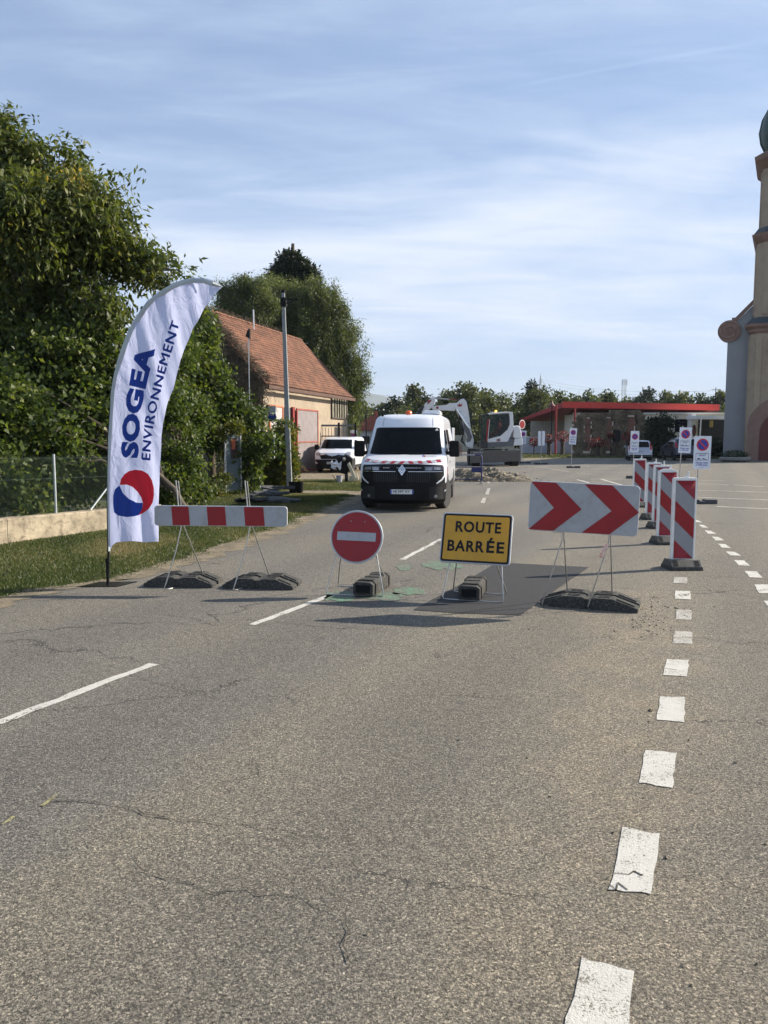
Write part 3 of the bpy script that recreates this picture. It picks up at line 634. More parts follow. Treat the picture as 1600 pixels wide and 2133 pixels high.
# ------------------------------------------------------------------ delineators
def delineator(loc, rz, label, rounded=False):
    t = thing('lane_delineator', label, 'delineator', loc, rz, 'striped lane delineators in a row on rubber bases')
    w, z0, z1 = .30, .105, 1.155
    mb = MB(); mb.m = Matrix.Identity(4)
    o_ = rrect(-w / 2, w / 2, z0, z1, .022)
    if rounded: o_ = o_[:1] + [(w / 2, z1 - .02), (w / 2 - .03, z1), (.05, z1 + .012), (.05, z1 + .02), (-.08, z1 + .02), (-.08, z1 + .01), (-w / 2 + .03, z1), (-w / 2, z1 - .02)] + [(-w / 2, z0), (w / 2, z0)]; o_ = o_[1:]
    mb.prism(o_, -.025, .035); mb.build('frame', PWHITE, t, bevel=.006)
    fa, fb, fz0, fz1 = -w / 2 + .026, w / 2 - .026, z0 + .03, z1 - .035
    patch('face', [[(fa, fz0), (fb, fz0), (fb, fz1), (fa, fz1)]], lambda a, b: Vector((a, -.028, b)), M('delineator_grey', (.27, .28, .30), .45, scale=5, dirt=.2, dirtcol=(.20, .195, .18), var=.05), t, label='white reflective face')
    W_, H_ = fb - fa, fz1 - fz0; q = H_ / 4.12
    def band(v0l, v1l):     # red band between two parallel diagonals, clipped to the face
        def line(v): return [(fa, fz1 - v * q), (fb, fz1 - (v + 1) * q)]
        top = line(v0l); bot = line(v1l); poly = [top[0], top[1], bot[1], bot[0]]
        out = poly
        for lim, sgn in ((fz1, 1), (fz0, -1)):
            new = []
            for i in range(len(out)):
                a, b = out[i], out[(i + 1) % len(out)]; ia = (lim - a[1]) * sgn >= 0; ib = (lim - b[1]) * sgn >= 0
                if ia: new.append(a)
                if ia != ib: k = (lim - a[1]) / (b[1] - a[1]); new.append((a[0] + (b[0] - a[0]) * k, lim))
            out = new
        return out
    for v0, v1 in ((-1.0, 0.0), (1.05, 2.08), (3.12, 4.2)):
        pb = band(v0, v1)
        if len(pb) > 2: patch('red_stripe', [pb], lambda a, b: Vector((a, -.0305, b)), SRED, t)
    mb = MB(); mb.box(.03, .055, -.005, .012, z1 + .0, z1 + .078); mb.box(-.005, .03, -.008, .015, z1 + .0, z1 + .02); mb.build('lamp_lug', PWHITE, t, bevel=.004)
    # rubber base
    bw, bd = .41, .36; mb = MB()
    mb.hexa([(-bw / 2, -bd / 2, 0), (bw / 2, -bd / 2, 0), (bw / 2, bd / 2, 0), (-bw / 2, bd / 2, 0), (-bw / 2 + .01, -bd / 2 + .01, .045), (bw / 2 - .01, -bd / 2 + .01, .045), (bw / 2 - .01, bd / 2 - .01, .045), (-bw / 2 + .01, bd / 2 - .01, .045)])
    b_ = mb.build('base', RUBBER, t, bevel=.008)
    mb = MB()
    mb.hexa([(-bw / 2 + .012, -bd / 2 + .012, .0455), (bw / 2 - .012, -bd / 2 + .012, .0455), (bw / 2 - .012, bd / 2 - .012, .0455), (-bw / 2 + .012, bd / 2 - .012, .0455), (-bw / 2 + .014, -.09, .125), (bw / 2 - .014, -.09, .125), (bw / 2 - .014, .09, .125), (-bw / 2 + .014, .09, .125)])
    mb.build('base_hump', M('dusty_rubber', (.11, .105, .092), .9, var=.2, scale=6, dirt=.4, dirtcol=(.18, .165, .135)), t, bevel=.006, label='raised middle of the rubber base')
    for s in (-1, 1):
        mb = MB(); x0, x1 = sorted((s * .105, s * .165))
        mb.add([(x0, -.160, .0575), (x1, -.160, .0575), (x1, -.100, .118), (x0, -.100, .118)], [(0, 1, 2, 3)])
        mb.build('recess', BLACKP, b_, fixn=False)
    return t
for i, (x, y, a, lab) in enumerate(((3.78, 9.64, 2, 'nearest red striped delineator standing fully in view'), (4.42, 11.95, 4, 'second delineator with bumped top directly behind the nearest one'),
        (5.08, 14.05, 4, 'middle striped delineator in the row, mostly hidden behind the bumped one'), (5.48, 15.6, 5, 'fourth striped delineator, narrow strip seen left of the middle one'), (6.12, 18.4, 0, 'farthest striped delineator, standing alone left of the row'))):
    delineator((x, y, 0), R(a), lab, rounded=(i == 1))
# ------------------------------------------------------------------ no-parking boards on posts
NPW = M('correx_white', (.74, .77, .84), .5, var=.04, scale=4)
NPR = M('print_red', (.55, .03, .05), .5, var=.05); NPB = M('print_blue', (.03, .05, .33), .5, var=.05); NPT = M('print_navy', (.04, .06, .16), .5, var=.1)
GREYFOOT = M('grey_rubber', (.050, .053, .060), .8, var=.2, dirt=.4, dirtcol=(.14, .13, .12))
def no_parking(px, top, bot, wpx, Y, label, detail=2, tilt=0.0, group='temporary no parking boards on thin posts', postx=None, upper=0):
    c = P(px, (top + bot) / 2, Y); w = wpx / F * Y; h = (bot - top) / F * Y; 
    t = thing('no_parking_sign', label, 'road sign', (c.x, Y, 0), 0, group)
    pm = Matrix.Translation((0, -.02, c.z)) @ Matrix.Rotation(R(tilt), 4, 'Y')
    mb = MB(); mb.m = pm; mb.prism([(-w / 2, -h / 2), (w / 2, -h / 2), (w / 2, h / 2), (-w / 2, h / 2)], 0, .008); mb.build('board', NPW, t)
    f = lambda off, ox=0, oy=0: (lambda a, b: pm @ Vector((a + ox, -off, b + oy)))
    cy_ = h * .235; r = w * .36
    patch('ring', [disc(0, cy_, r, n=28)], f(.003), NPR, t, label='red ring'); patch('roundel', [disc(0, cy_, r * .76, n=28)], f(.006), NPB, t, label='blue disc')
    a = R(-45); ux, uy = math.cos(a), math.sin(a); k = r * .12; L = r * .80
    patch('slash', [[(-ux * L + uy * k, cy_ - uy * L - ux * k), (ux * L + uy * k, cy_ + uy * L - ux * k), (ux * L - uy * k, cy_ + uy * L + ux * k), (-ux * L - uy * k, cy_ - uy * L + ux * k)]], f(.009), NPR, t, label='red slash')
    if detail:
        x0, x1, y0, y1 = -w * .38, w * .38, -h * .245, -h * .015; e = w * .018
        fr = [[(x0, y0), (x1, y0), (x1, y0 + e), (x0, y0 + e)], [(x0, y1 - e), (x1, y1 - e), (x1, y1), (x0, y1)], [(x0, y0 + e), (x0 + e, y0 + e), (x0 + e, y1 - e), (x0, y1 - e)], [(x1 - e, y0 + e), (x1, y0 + e), (x1, y1 - e), (x1 - e, y1 - e)]]
        patch('box_print', fr, f(.003), NPT, t, label='printed frame')
        text_patch('lettering', 'STATIONNEMENT', w * .62, h * .022, f(.003, -w * .31, -h * .055), NPT, t, bold=.03)
        text_patch('lettering', 'GÊNANT', w * .40, h * .045, f(.003, -w * .20, -h * .112), NPT, t, bold=.03)
        tw = [[(-.30, .0), (-.05, .0), (-.05, .05), (-.12, .06), (-.17, .11), (-.26, .11), (-.30, .05)], [(-.02, .03), (.02, .09), (.12, .10), (.17, .05), (.30, .03), (.30, .0), (.10, .0)]]
        patch('tow_truck_print', [[(a_ * w, b_ * w * .8 - h * .215) for a_, b_ in q] for q in tw], f(.003), NPT, t)
        text_patch('lettering', 'Demain matin', w * .72, h * .05, f(.003, -w * .36, -h * .335), NPB, t, bold=.03, shear=.2)
        text_patch('lettering', 'à 7h00 vendr.', w * .70, h * .05, f(.003, -w * .35, -h * .405), NPB, t, bold=.03, shear=.2)
        text_patch('lettering', 'arrêté', w * .2, h * .018, f(.003, -w * .1, -h * .465), NPT, t)
    pxo = 0 if postx is None else postx
    mb = MB(); mb.tube([(pxo, .02, .02), (pxo * .6, .012, c.z + h / 2 + upper)], .016, 8); mb.build('post', STEEL, t, smooth=60)
    mb = MB(); q = [(-.36, 0), (-.36, .11), (-.09, .11), (-.07, .07), (.07, .07), (.09, .11), (.36, .11), (.36, 0)]; mb.prism([(a_ + pxo + .12, b_) for a_, b_ in q], -.12, .16); mb.build('foot', GREYFOOT, t, bevel=.01)
    return t
no_parking(1462.5, 908.5, 976.5, 35.5, 19.3, 'large near no parking board whose base stands on the first bay line', tilt=.5, postx=-.09, upper=.45)
no_parking(1427, 890.5, 943.5, 25.5, 25.0, 'white no parking board on a post seen above the delineators', tilt=2.0, postx=-.14, upper=.05)
no_parking(1322, 898, 942, 17.5, 31.5, 'small no parking board in front of the silver car', tilt=.8, postx=-.02, upper=.2)
no_parking(1193.5, 892, 925.5, 15, 42.5, 'no parking board between the two tall flower planters', detail=1, tilt=3.5, postx=-.05)
no_parking(1090, 897, 924.5, 12.5, 50.5, 'farthest no parking board, beside the white excavator', detail=1, tilt=1.0, postx=.02)
t = thing('twin_board_post', 'pair of narrow blank white boards on one thin post', 'sign', (P(1128, 915, 48.5).x, 48.5, 0))
for x0, x1 in ((-.21, -.035), (.035, .21)): mb = MB(); mb.box(x0, x1, -.012, .0, P(1128, 928, 48.5).z, P(1128, 898, 48.5).z); mb.build('board', NPW, t)
mb = MB(); mb.tube([(0, .02, 0), (0, .02, 2.1)], .018, 8); mb.build('post', STEEL, t)
mb = MB(); mb.prism([(-.42, 0), (-.42, .1), (-.09, .1), (-.07, .07), (.07, .07), (.09, .1), (.42, .1), (.42, 0)], -.14, .18); mb.build('foot', GREYFOOT, t, bevel=.01)
t = thing('round_sign', 'small round road sign with a white back behind the excavator', 'road sign', (P(1088, 880, 56).x, 56, 0))
mb = MB(); mb.at((0, 0, P(1088, 884, 56).z), R(40)); mb.lathe([(.30, -.012), (.33, -.006), (.33, .006), (.30, .012)], 24, 'y'); mb.build('disc', ALU, t, smooth=40)
mb = MB(); mb.at((0, -.015, P(1088, 884, 56).z), R(40)); mb.lathe([(.28, -.004), (.28, .0)], 24, 'y'); mb.build('face', SRED, t)
mb = MB(); mb.tube([(0, .03, 0), (0, .03, P(1088, 876, 56).z)], .035, 8); mb.build('post', STEEL, t)
# ------------------------------------------------------------------ feather flag
FY = 8.56; FS = 3.137
flag = thing('feather_flag', 'tall white feather flag reading SOGEA ENVIRONNEMENT with red and blue ball', 'flag', (P(225, 1217, FY).x, FY, 0))
FX0 = flag.location.x
lead = [(79, 1845), (76, 1700), (74, 1500), (76, 1300), (80, 1100), (88, 950), (100, 800), (120, 690), (148, 580), (180, 490), (222, 390), (275, 300), (340, 215), (420, 148), (500, 100), (575, 74), (645, 64), (720, 70), (780, 90), (836, 122)]
trail = [(93, 1838), (108, 1805), (134, 1786), (190, 1781), (412, 1782), (413, 1700), (414, 1560), (419, 1500), (428, 1400), (427, 1280), (430, 1100), (444, 1000), (463, 920), (480, 870), (516, 780), (535, 690), (556, 600), (600, 500), (614, 470), (640, 400), (720, 265), (770, 195), (812, 140), (836, 122)]
outline = trail + lead[::-1][1:]
def fpix(a, b):
    p = P(200 + a / FS, 560 + b / FS, FY); return p.x - FX0, p.z
def ripple(x, z):
    v = z * 3.1; u = (x - (-.0)) 
    hem = math.exp(-max(0, z - .5) * 1.6)
    free = min(1, max(0, u) / .45)
    return -.10 * min(1, max(0, u)) ** 1.5 * .5 + free * (.020 * math.sin(9 * u - 2.2 * z + 1) + .012 * math.sin(21 * u + 3.5 * z) + .010 * math.sin(7.5 * z - 6 * u)) + hem * .022 * math.sin(24 * u + 1) * free + .006 * math.sin(40 * u + 9 * z) * free
def flagfn(off): return lambda a, b: Vector((a, ripple(a, b) - off, b))
FLW = M('flag_polyester', (.70, .73, .88), .7, var=.03, scale=2)
m, t_ = newmat('flag_cloth')
v = t_.n('ShaderNodeTexCoord').outputs['Object']
wr = t_.n('ShaderNodeTexNoise', None, Vector=t_.mapping(v, scale=(1.6, 1, .75), rot=(0, R(28), 0)), Scale=3.2, Detail=5, Roughness=.5, Distortion=1.6).outputs[0]
wr2 = t_.math('ABSOLUTE', t_.math('SUBTRACT', wr, .5))
bs = t_.n('ShaderNodeBsdfPrincipled', None, Base_Color=(.62, .66, .90, 1), Roughness=.55); bs.inputs['Sheen Weight'].default_value = .2
b_ = t_.n('ShaderNodeBump', None, Strength=.75, Distance=.04, Height=wr2); t_.t.links.new(b_.outputs[0], bs.inputs['Normal'])
tl = t_.n('ShaderNodeBsdfTranslucent', None, Color=(.70, .74, 1.0, 1), Normal=b_.outputs[0])
mx = t_.n('ShaderNodeMixShader', None, i0=.42, i1=bs.outputs[0], i2=tl.outputs[0]); t_.t.links.new(mx.outputs[0], t_.n('ShaderNodeOutputMaterial').inputs[0])
def print_mat(name, col):
    m, t_ = newmat(name); v = t_.n('ShaderNodeTexCoord').outputs['Object']
    wr = t_.n('ShaderNodeTexNoise', None, Vector=t_.mapping(v, scale=(1.6, 1, .75), rot=(0, R(28), 0)), Scale=3.2, Detail=5, Roughness=.5, Distortion=1.6).outputs[0]
    b_ = t_.n('ShaderNodeBump', None, Strength=.75, Distance=.04, Height=t_.math('ABSOLUTE', t_.math('SUBTRACT', wr, .5)))
    bs = t_.n('ShaderNodeBsdfPrincipled', None, Base_Color=c4(col), Roughness=.6, Normal=b_.outputs[0]); tl = t_.n('ShaderNodeBsdfTranslucent', None, Color=c4(col), Normal=b_.outputs[0])
    mx = t_.n('ShaderNodeMixShader', None, i0=.42, i1=bs.outputs[0], i2=tl.outputs[0]); t_.t.links.new(mx.outputs[0], t_.n('ShaderNodeOutputMaterial').inputs[0]); return m
FBLUE = print_mat('flag_print_blue', (.010, .050, .30)); FRED = print_mat('flag_print_red', (.62, .012, .03))
fo = [fpix(a, b) for a, b in outline]
sail = patch('sail', [fo], flagfn(0), MATS['flag_cloth'], flag, cell=.035)
# grey sleeve along the leading edge
slo = []; n = len(lead)
for i, (a, b) in enumerate(lead):
    d = Vector(lead[min(i + 1, n - 1)]) - Vector(lead[max(i - 1, 0)]); d.normalize(); nr = Vector((-d.y, d.x)); w = 15 if i < 4 else (24 if i < 8 else 34) if i < n - 1 else 8
    slo.append((a + nr.x * w * 1.0, b + nr.y * w * 1.0))
mb = MB(); N_ = n
for i in range(n - 1):
    a0, b0 = fpix(*lead[i]); a1, b1 = fpix(*lead[i + 1]); c0, d0 = fpix(*slo[i]); c1, d1 = fpix(*slo[i + 1])
    g0 = [(a0, ripple(a0, b0) - .005, b0), ((a0 + c0) / 2, ripple(a0, b0) - .022, (b0 + d0) / 2), (c0, ripple(c0, d0) - .004, d0)]; g1 = [(a1, ripple(a1, b1) - .005, b1), ((a1 + c1) / 2, ripple(a1, b1) - .022, (b1 + d1) / 2), (c1, ripple(c1, d1) - .004, d1)]
    mb.add(g0 + g1, [(0, 1, 4, 3), (1, 2, 5, 4)])
mb.build('sleeve', M('sleeve_fabric', (.42, .46, .48), .8, var=.06), sail, smooth=80, fixn=False, label='grey pole sleeve along the curved edge')
def curve_text(s, path0, path1, path2, cap, wcell=.03):
    # quadratic path in flag pixels, centre line of the letters read upwards
    p0, p1, p2 = [Vector(fpix(*p)) for p in (path0, path1, path2)]; ctl = p1 * 2 - (p0 + p2) / 2
    def q(t): return p0 * (1 - t) ** 2 + ctl * 2 * t * (1 - t) + p2 * t * t
    def dq(t): return ((ctl - p0) * (1 - t) + (p2 - ctl) * t).normalized()
    Ls = [0]; K = 40
    for k in range(K): Ls.append(Ls[-1] + (q((k + 1) / K) - q(k / K)).length)
    tot = Ls[-1]; caph = cap / FS / F * FY
    def fn(a, b):
        s_ = a / tot * tot; k = max(0, min(K - 1, int(np.searchsorted(Ls, s_) - 1))); tt = (k + (s_ - Ls[k]) / max(1e-6, Ls[k + 1] - Ls[k])) / K
        c_, d_ = q(tt), dq(tt); nr = Vector((-d_.y, d_.x)); p = c_ + nr * (b - caph / 2); return flagfn(.004)(p.x, p.y)
    return tot, caph, fn
tot, cap, fn = curve_text('SOGEA', (222, 1236), (252, 880), (338, 506), 112); text_patch('lettering', 'SOGEA', tot, cap, fn, FBLUE, sail, cell=.03, bold=.055, label='large blue word SOGEA', space=1.05)
tot, cap, fn = curve_text('ENV', (326, 1250), (385, 850), (528, 350), 58); text_patch('lettering', 'ENVIRONNEMENT', tot, cap, fn, FBLUE, sail, cell=.03, bold=0, label='small blue word ENVIRONNEMENT', space=1.08); fn2 = lambda a, b: fn(a + .009, b + .006) - Vector((0, .0015, 0)); text_patch('lettering', 'ENVIRONNEMENT', tot, cap, fn2, FBLUE, sail, cell=.03, bold=0, space=1.08)
def fl(pts): return [fpix(a, b) for a, b in pts]
red = [(156, 1412), (163, 1375), (185, 1342), (215, 1322), (255, 1313), (300, 1318), (340, 1340), (368, 1380), (383, 1430), (384, 1480), (375, 1525), (352, 1562), (322, 1590), (285, 1607), (308, 1570), (313, 1530), (300, 1490), (275, 1455), (240, 1425), (200, 1410)]
blu = [(153, 1415), (125, 1440), (114, 1480), (113, 1530), (120, 1590), (150, 1612), (200, 1622), (245, 1618), (285, 1607), (308, 1572), (312, 1528), (265, 1526), (215, 1505), (178, 1468)]
patch('logo_swirl', [fl(red)], flagfn(.004), FRED, sail, cell=.03, label='red half of the ball'); patch('logo_swirl', [fl(blu)], flagfn(.004), FBLUE, sail, cell=.03, label='blue half of the ball')
mb = MB(); pts = [(0, 0, 0)] + [(fpix(a + 3, b)[0], -.0, fpix(a + 6, b)[1]) for a, b in lead[:-1]]
mb.tube(pts, [.014] * 4 + [.011] * (len(pts) - 4), 8); mb.build('pole', BLACKP, flag, smooth=60)
mb = MB(); mb.tube([(0, 0, .006), (0, 0, .30)], .017, 10); mb.tube([(0, 0, .27), (0, 0, .285)], .024, 10); mb.build('spigot', BLACKP, flag, smooth=50)
mb = MB(); mb.tube([(0, 0, .004), (0, 0, .045)], .012, 10); mb.build('bolt', STEEL, flag, smooth=50)
mb = MB(); mb.at((.0, .0, 0), R(6)); mb.hexa([(-.31, -.13, 0.001), (.14, -.15, 0.001), (.30, .13, 0.001), (-.13, .16, 0.001), (-.31, -.13, .008), (.14, -.15, .008), (.30, .13, .008), (-.13, .16, .008)]); mb.build('base_plate', M('black_steel', (.015, .015, .016), .25, .3), flag)
# ------------------------------------------------------------------ vehicles
GLASS = glass_mat()
VWHITE = M('van_paint_white', (.74, .76, .80), .28, coat=.6, var=.02, scale=1, dirt=.10, dirtcol=(.45, .43, .38))
TYRE = M('tyre_rubber', (.014, .014, .014), .8, var=.3, dirt=.3, dirtcol=(.08, .07, .06)); RIM = M('wheel_rim', (.25, .25, .26), .35, .7, dirt=.3)
LAMPG = M('lamp_glass', (.30, .31, .34), .12, .4, var=.3, scale=20); CHROME = M('chrome', (.75, .75, .77), .15, 1.0, var=.05)
PLATE = M('number_plate_white', (.74, .74, .72), .4, var=.05)
class Body:
    """stack of rings: levels (z, y_front, half width, corner depth, y_rear, rear corner)"""
    def __init__(s, lv, bow=.05, pw=5): s.lv = lv; s.bow = bow; s.pw = pw
    def at(s, z):
        lv = s.lv
        if z <= lv[0][0]: return lv[0]
        for a, b in zip(lv, lv[1:]):
            if z <= b[0]: k = (z - a[0]) / max(1e-6, b[0] - a[0]); return tuple(p + (q - p) * k for p, q in zip(a, b))
        return lv[-1]
    def fy(s, x, z):
        L = s.at(z); u = min(1, abs(x) / L[2]); return L[1] + s.bow * u * u + L[3] * u ** s.pw
    def ry(s, x, z):
        L = s.at(z); u = min(1, abs(x) / L[2]); return L[4] - L[5] * u ** s.pw
    def front(s, off): return lambda a, b: Vector((a, s.fy(a, b) - off, b))
    def rear(s, off): return lambda a, b: Vector((a, s.ry(a, b) + off, b))
    def side(s, sg, off): return lambda a, b: Vector((sg * (s.at(b)[2] + off), a, b))
    def build(s, name, mat, parent, n=28, ns=8, z0=None):
        U = [math.sin(math.pi / 2 * (-1 + 2 * i / n)) for i in range(n + 1)]; zs = sorted(set([l[0] for l in s.lv])); vs = []; fs = []
        for z in zs:
            L = s.at(z); hw = L[2]
            fr = [(u * hw, s.fy(u * hw, z), z) for u in U]; re = [(u * hw, s.ry(u * hw, z), z) for u in U[::-1]]
            sr = [(hw, fr[-1][1] + (re[0][1] - fr[-1][1]) * k / ns, z) for k in range(1, ns)]; sl = [(-hw, re[-1][1] + (fr[0][1] - re[-1][1]) * k / ns, z) for k in range(1, ns)]
            vs += fr + sr + re + sl
        m = len(vs) // len(zs)
        for i in range(len(zs) - 1):
            for j in range(m): fs.append((i * m + j, i * m + (j + 1) % m, (i + 1) * m + (j + 1) % m, (i + 1) * m + j))
        fs.append(tuple(range(m))[::-1]); fs.append(tuple((len(zs) - 1) * m + j for j in range(m)))
        mb = MB(); mb.add(vs, fs); return mb.build(name, mat, parent, smooth=32)
def wheel(t, x, y, r=.35, w=.23, turn=0.0):
    mb = MB(); mb.at((x, y, r), turn); mb.lathe([(r * .60, -w / 2 + .01), (r * .93, -w / 2), (r, -w / 2 + .03), (r, w / 2 - .03), (r * .93, w / 2), (r * .60, w / 2 - .01)], 28, 'x'); wh = mb.build('wheel', TYRE, t, smooth=35)
    mb = MB(); mb.at((x, y, r), turn)
    for sg in (-1, 1): 
        mb2 = MB(); mb2.at((x, y, r), turn); a, b = sorted((sg * (w / 2 - .03), sg * (w / 2 - .012))); mb2.lathe([(r * .2, a), (r * .62, a), (r * .62, b), (r * .15, b)], 20, 'x'); mb2.build('rim', RIM, wh, smooth=35)
    return wh
def lozenge(c, w, h, k=1.0): return [(c[0], c[1] + h * k), (c[0] + w * k, c[1]), (c[0], c[1] - h * k), (c[0] - w * k, c[1])]
def ringpoly(outer, inner):      # closed band as two half polygons
    n = len(outer); h = n // 2
    return [outer[:h + 1] + inner[:h + 1][::-1], outer[h:] + [outer[0]] + [inner[0]] + inner[h:][::-1]]
def van():
    t = thing('work_van', 'large white high roof work van facing the barriers with red chevron tape on its bonnet', 'van', (P(837, 1060, 17.25).x, 17.25, 0), R(-7.5))
    B = Body([(.40, .03, .955, .24, 5.3, .1), (.45, .0, .97, .24, 5.4, .1), (.75, .0, .985, .24, 5.45, .1), (.98, .03, .985, .24, 5.45, .1), (1.07, .09, .985, .24, 5.45, .1), (1.13, .20, .98, .23, 5.45, .1), (1.20, .42, .965, .22, 5.44, .1), (1.27, .70, .945, .20, 5.44, .1),
              (1.6, .98, .90, .20, 5.42, .1), (1.86, 1.20, .855, .20, 5.41, .1), (1.93, 1.27, .845, .22, 5.40, .1), (2.10, 1.38, .82, .26, 5.38, .1), (2.17, 1.50, .79, .3, 5.35, .1), (2.215, 1.72, .74, .35, 5.3, .15), (2.24, 2.1, .66, .4, 5.2, .2)], bow=.05)
    B.build('body', VWHITE, t)
    f = B.front
    LB = Body([(.165, .10, .90, .3, 1.4, .1), (.20, .03, .94, .3, 1.4, .1), (.26, -.015, .965, .28, 1.4, .1), (.62, -.02, .985, .26, .45, .1), (.66, -.01, .98, .26, .45, .1)])
    # black bumper with the tyre showing behind it
    LBs = Body([(a, b, c, d, .50, .05) for a, b, c, d, e, g in LB.lv]); LBs.build('bumper', M('bumper_plastic', (.008, .008, .009), .6, var=.2, dirt=.15, dirtcol=(.02, .018, .016), spec=.15), t)
    g = LBs.front
    patch('windscreen', [[(-.855, 1.285), (-.70, 1.268), (.70, 1.268), (.855, 1.285), (.79, 1.66), (.765, 1.885), (.70, 1.905), (-.70, 1.905), (-.765, 1.885), (-.79, 1.66)]], f(.006), GLASS, t, cell=.08)
    patch('grille', [[(-.93, 1.00), (-.90, 1.045), (-.4, 1.065), (.4, 1.065), (.90, 1.045), (.93, 1.00), (.955, .80), (.96, .60), (.86, .60), (-.86, .60), (-.96, .60), (-.955, .80)]], f(.006), BLACKP, t, cell=.06, label='black grille panel')
    for i in range(26):
        x = -.62 + i * 1.24 / 25
        if abs(x) < .11: continue
        patch('grille_bar', [[(x - .008, .66), (x + .008, .66), (x + .008, .865), (x - .008, .865)], [(x - .008, .905), (x + .008, .905), (x + .008, 1.03), (x - .008, 1.03)]], f(.014), M('grille_bar', (.018, .018, .02), .3, .3), t, cell=None)
    for s in (-1, 1):
        hl = [(s * .50, .915), (s * .50, 1.03), (s * .88, 1.02), (s * .925, .99), (s * .93, .925)]
        hp = patch('headlight', [hl], f(.012), M('headlight_housing', (.05, .052, .06), .1, .2), t, cell=.05)
        patch('lens', [[(s * .53, .93), (s * .53, 1.0), (s * .68, 1.0), (s * .68, .93)]], f(.018), LAMPG, hp, cell=.04); patch('lens', [[(s * .71, .94), (s * .71, 1.0), (s * .86, .99), (s * .86, .94)]], f(.018), LAMPG, hp, cell=.04)
        patch('daylight_strip', [[(s * .14, .895), (s * .90, .895), (s * .90, .903), (s * .14, .903)]], f(.016), CHROME, t, cell=.05)
        patch('daylight_strip', [[(s * .925, 1.04), (s * .945, 1.04), (s * .962, .80), (s * .90, .70), (s * .78, .62), (s * .77, .645), (s * .88, .73), (s * .935, .81)]], f(.016), VWHITE, t, cell=.05, label='white trim sweeping round the headlight')
        fogb = patch('fog_lamp_pocket', [[(s * .62, .28), (s * .62, .56), (s * .90, .56), (s * .92, .28)]], g(.006), DARKIN, t, cell=.05)
        patch('fog_lamp', [disc(s * .76, .345, .035, n=16)], g(.012), LAMPG, fogb, cell=.03)
        # mirror, wheel, side windows
        mb = MB(); mb.at((s * 1.13, 1.05, 1.40), R(8) * s); mb.prism(rrect(-.12, .12, -.19, .19, .05), -.09, .07); mi = mb.build('mirror', BLACKP, t, bevel=.03, smooth=60)
        mb = MB(); mb.tube([(s * .92, .98, 1.30), (s * 1.08, 1.04, 1.30)], .045, 8); mb.build('mirror_arm', BLACKP, mi)
        sd = B.side(s, .006)
        patch('door_window', [[(.95, 1.32), (1.95, 1.32), (1.95, 1.84), (1.42, 1.84)]], sd, GLASS, t, cell=.2)
        patch('side_window', [[(2.25, 1.34), (3.3, 1.34), (3.3, 1.86), (2.25, 1.86)]], sd, GLASS, t, cell=.2)
        patch('wheel_arch', [[(.95 + .46 * math.cos(a), .40 + max(0, .42 * math.sin(a))) for a in [math.pi * i / 14 for i in range(15)]]], B.side(s, .004), DARKIN, t, cell=.12)
        patch('wheel_arch', [[(4.35 + .44 * math.cos(a), .40 + max(0, .40 * math.sin(a))) for a in [math.pi * i / 14 for i in range(15)]]], B.side(s, .004), DARKIN, t, cell=.12)
        mb = MB(); mb.prism([(1.45, .47), (3.9, .47), (3.9, .58), (1.45, .58)], s * .98, s * 1.0, 'yz'); mb.build('side_moulding', BLACKP, t)
        patch('door_handle', [[(1.75, 1.05), (1.93, 1.05), (1.93, 1.09), (1.75, 1.09)]], B.side(s, .02), BLACKP, t)
        patch('door_gap', [[(2.06, .48), (2.075, .48), (2.075, 1.9), (2.06, 1.9)]], B.side(s, .003), DARKIN, t, cell=.2)
        patch('tape_mark', [[(.62, .80), (.70, .79), (.66, .98), (.58, .99)]], B.side(s, .006), SRED, t, cell=.1); patch('tape_mark', [[(.74, .79), (.82, .78), (.78, .97), (.70, .98)]], B.side(s, .006), SRED, t, cell=.1)
    wheel(t, .855, 1.02, .36, .24, R(-14)); wheel(t, -.855, 1.02, .36, .24, R(-14)); wheel(t, .86, 4.35, .36); wheel(t, -.86, 4.35, .36)
    mb = MB(); mb.box(-.88, .88, 1.5, 4.9, .22, .398); mb.build('underbody', DARKIN, t)
    # chevron tape across the bonnet edge
    patch('bonnet_tape', [[(-.90, 1.11), (-.5, 1.075), (0, 1.07), (.5, 1.075), (.90, 1.11), (.86, 1.175), (.5, 1.135), (0, 1.128), (-.5, 1.135), (-.86, 1.175)]], f(.006), SWHITE, t, cell=.05, label='white band of the bonnet tape')
    for i in range(9):
        x = -.84 + i * .205; sl = .03 * (1 if x < 0 else -1)
        lo = 1.072 + .042 * (abs(x) / .9) ** 2; patch('tape_mark', [[(x - .045 - sl, lo), (x + .055 - sl, lo), (x + .055 + sl, lo + .058), (x - .045 + sl, lo + .058)]], f(.010), SRED, t, cell=.05)
    lo_ = lozenge((0, .935), .085, .125); li_ = lozenge((0, .935), .055, .085)
    em = patch('emblem', [[lo_[0], lo_[1], lo_[2], li_[2], li_[1], li_[0]], [lo_[2], lo_[3], lo_[0], li_[0], li_[3], li_[2]]], f(.022), CHROME, t)
    l2 = lozenge((0, .935), .043, .065); l3 = lozenge((0, .935), .018, .030); patch('emblem', [[l2[0], l2[1], l2[2], l3[2], l3[1], l3[0]], [l2[2], l2[3], l2[0], l3[0], l3[3], l3[2]]], f(.022), CHROME, em)
    pl_ = patch('number_plate', [rrect(-.26, .26, .395, .50, .012)], g(.010), PLATE, t, cell=.1)
    patch('band', [[(-.258, .397), (-.228, .397), (-.228, .498), (-.258, .498)], [(.232, .397), (.258, .397), (.258, .498), (.232, .498)]], g(.013), M('plate_blue', (.02, .06, .42), .4), pl_)
    text_patch('lettering', 'HJ 597 XY', .385, .068, lambda a, b: g(.014)(a - .195, b + .414), SBLACK, pl_, bold=.02)
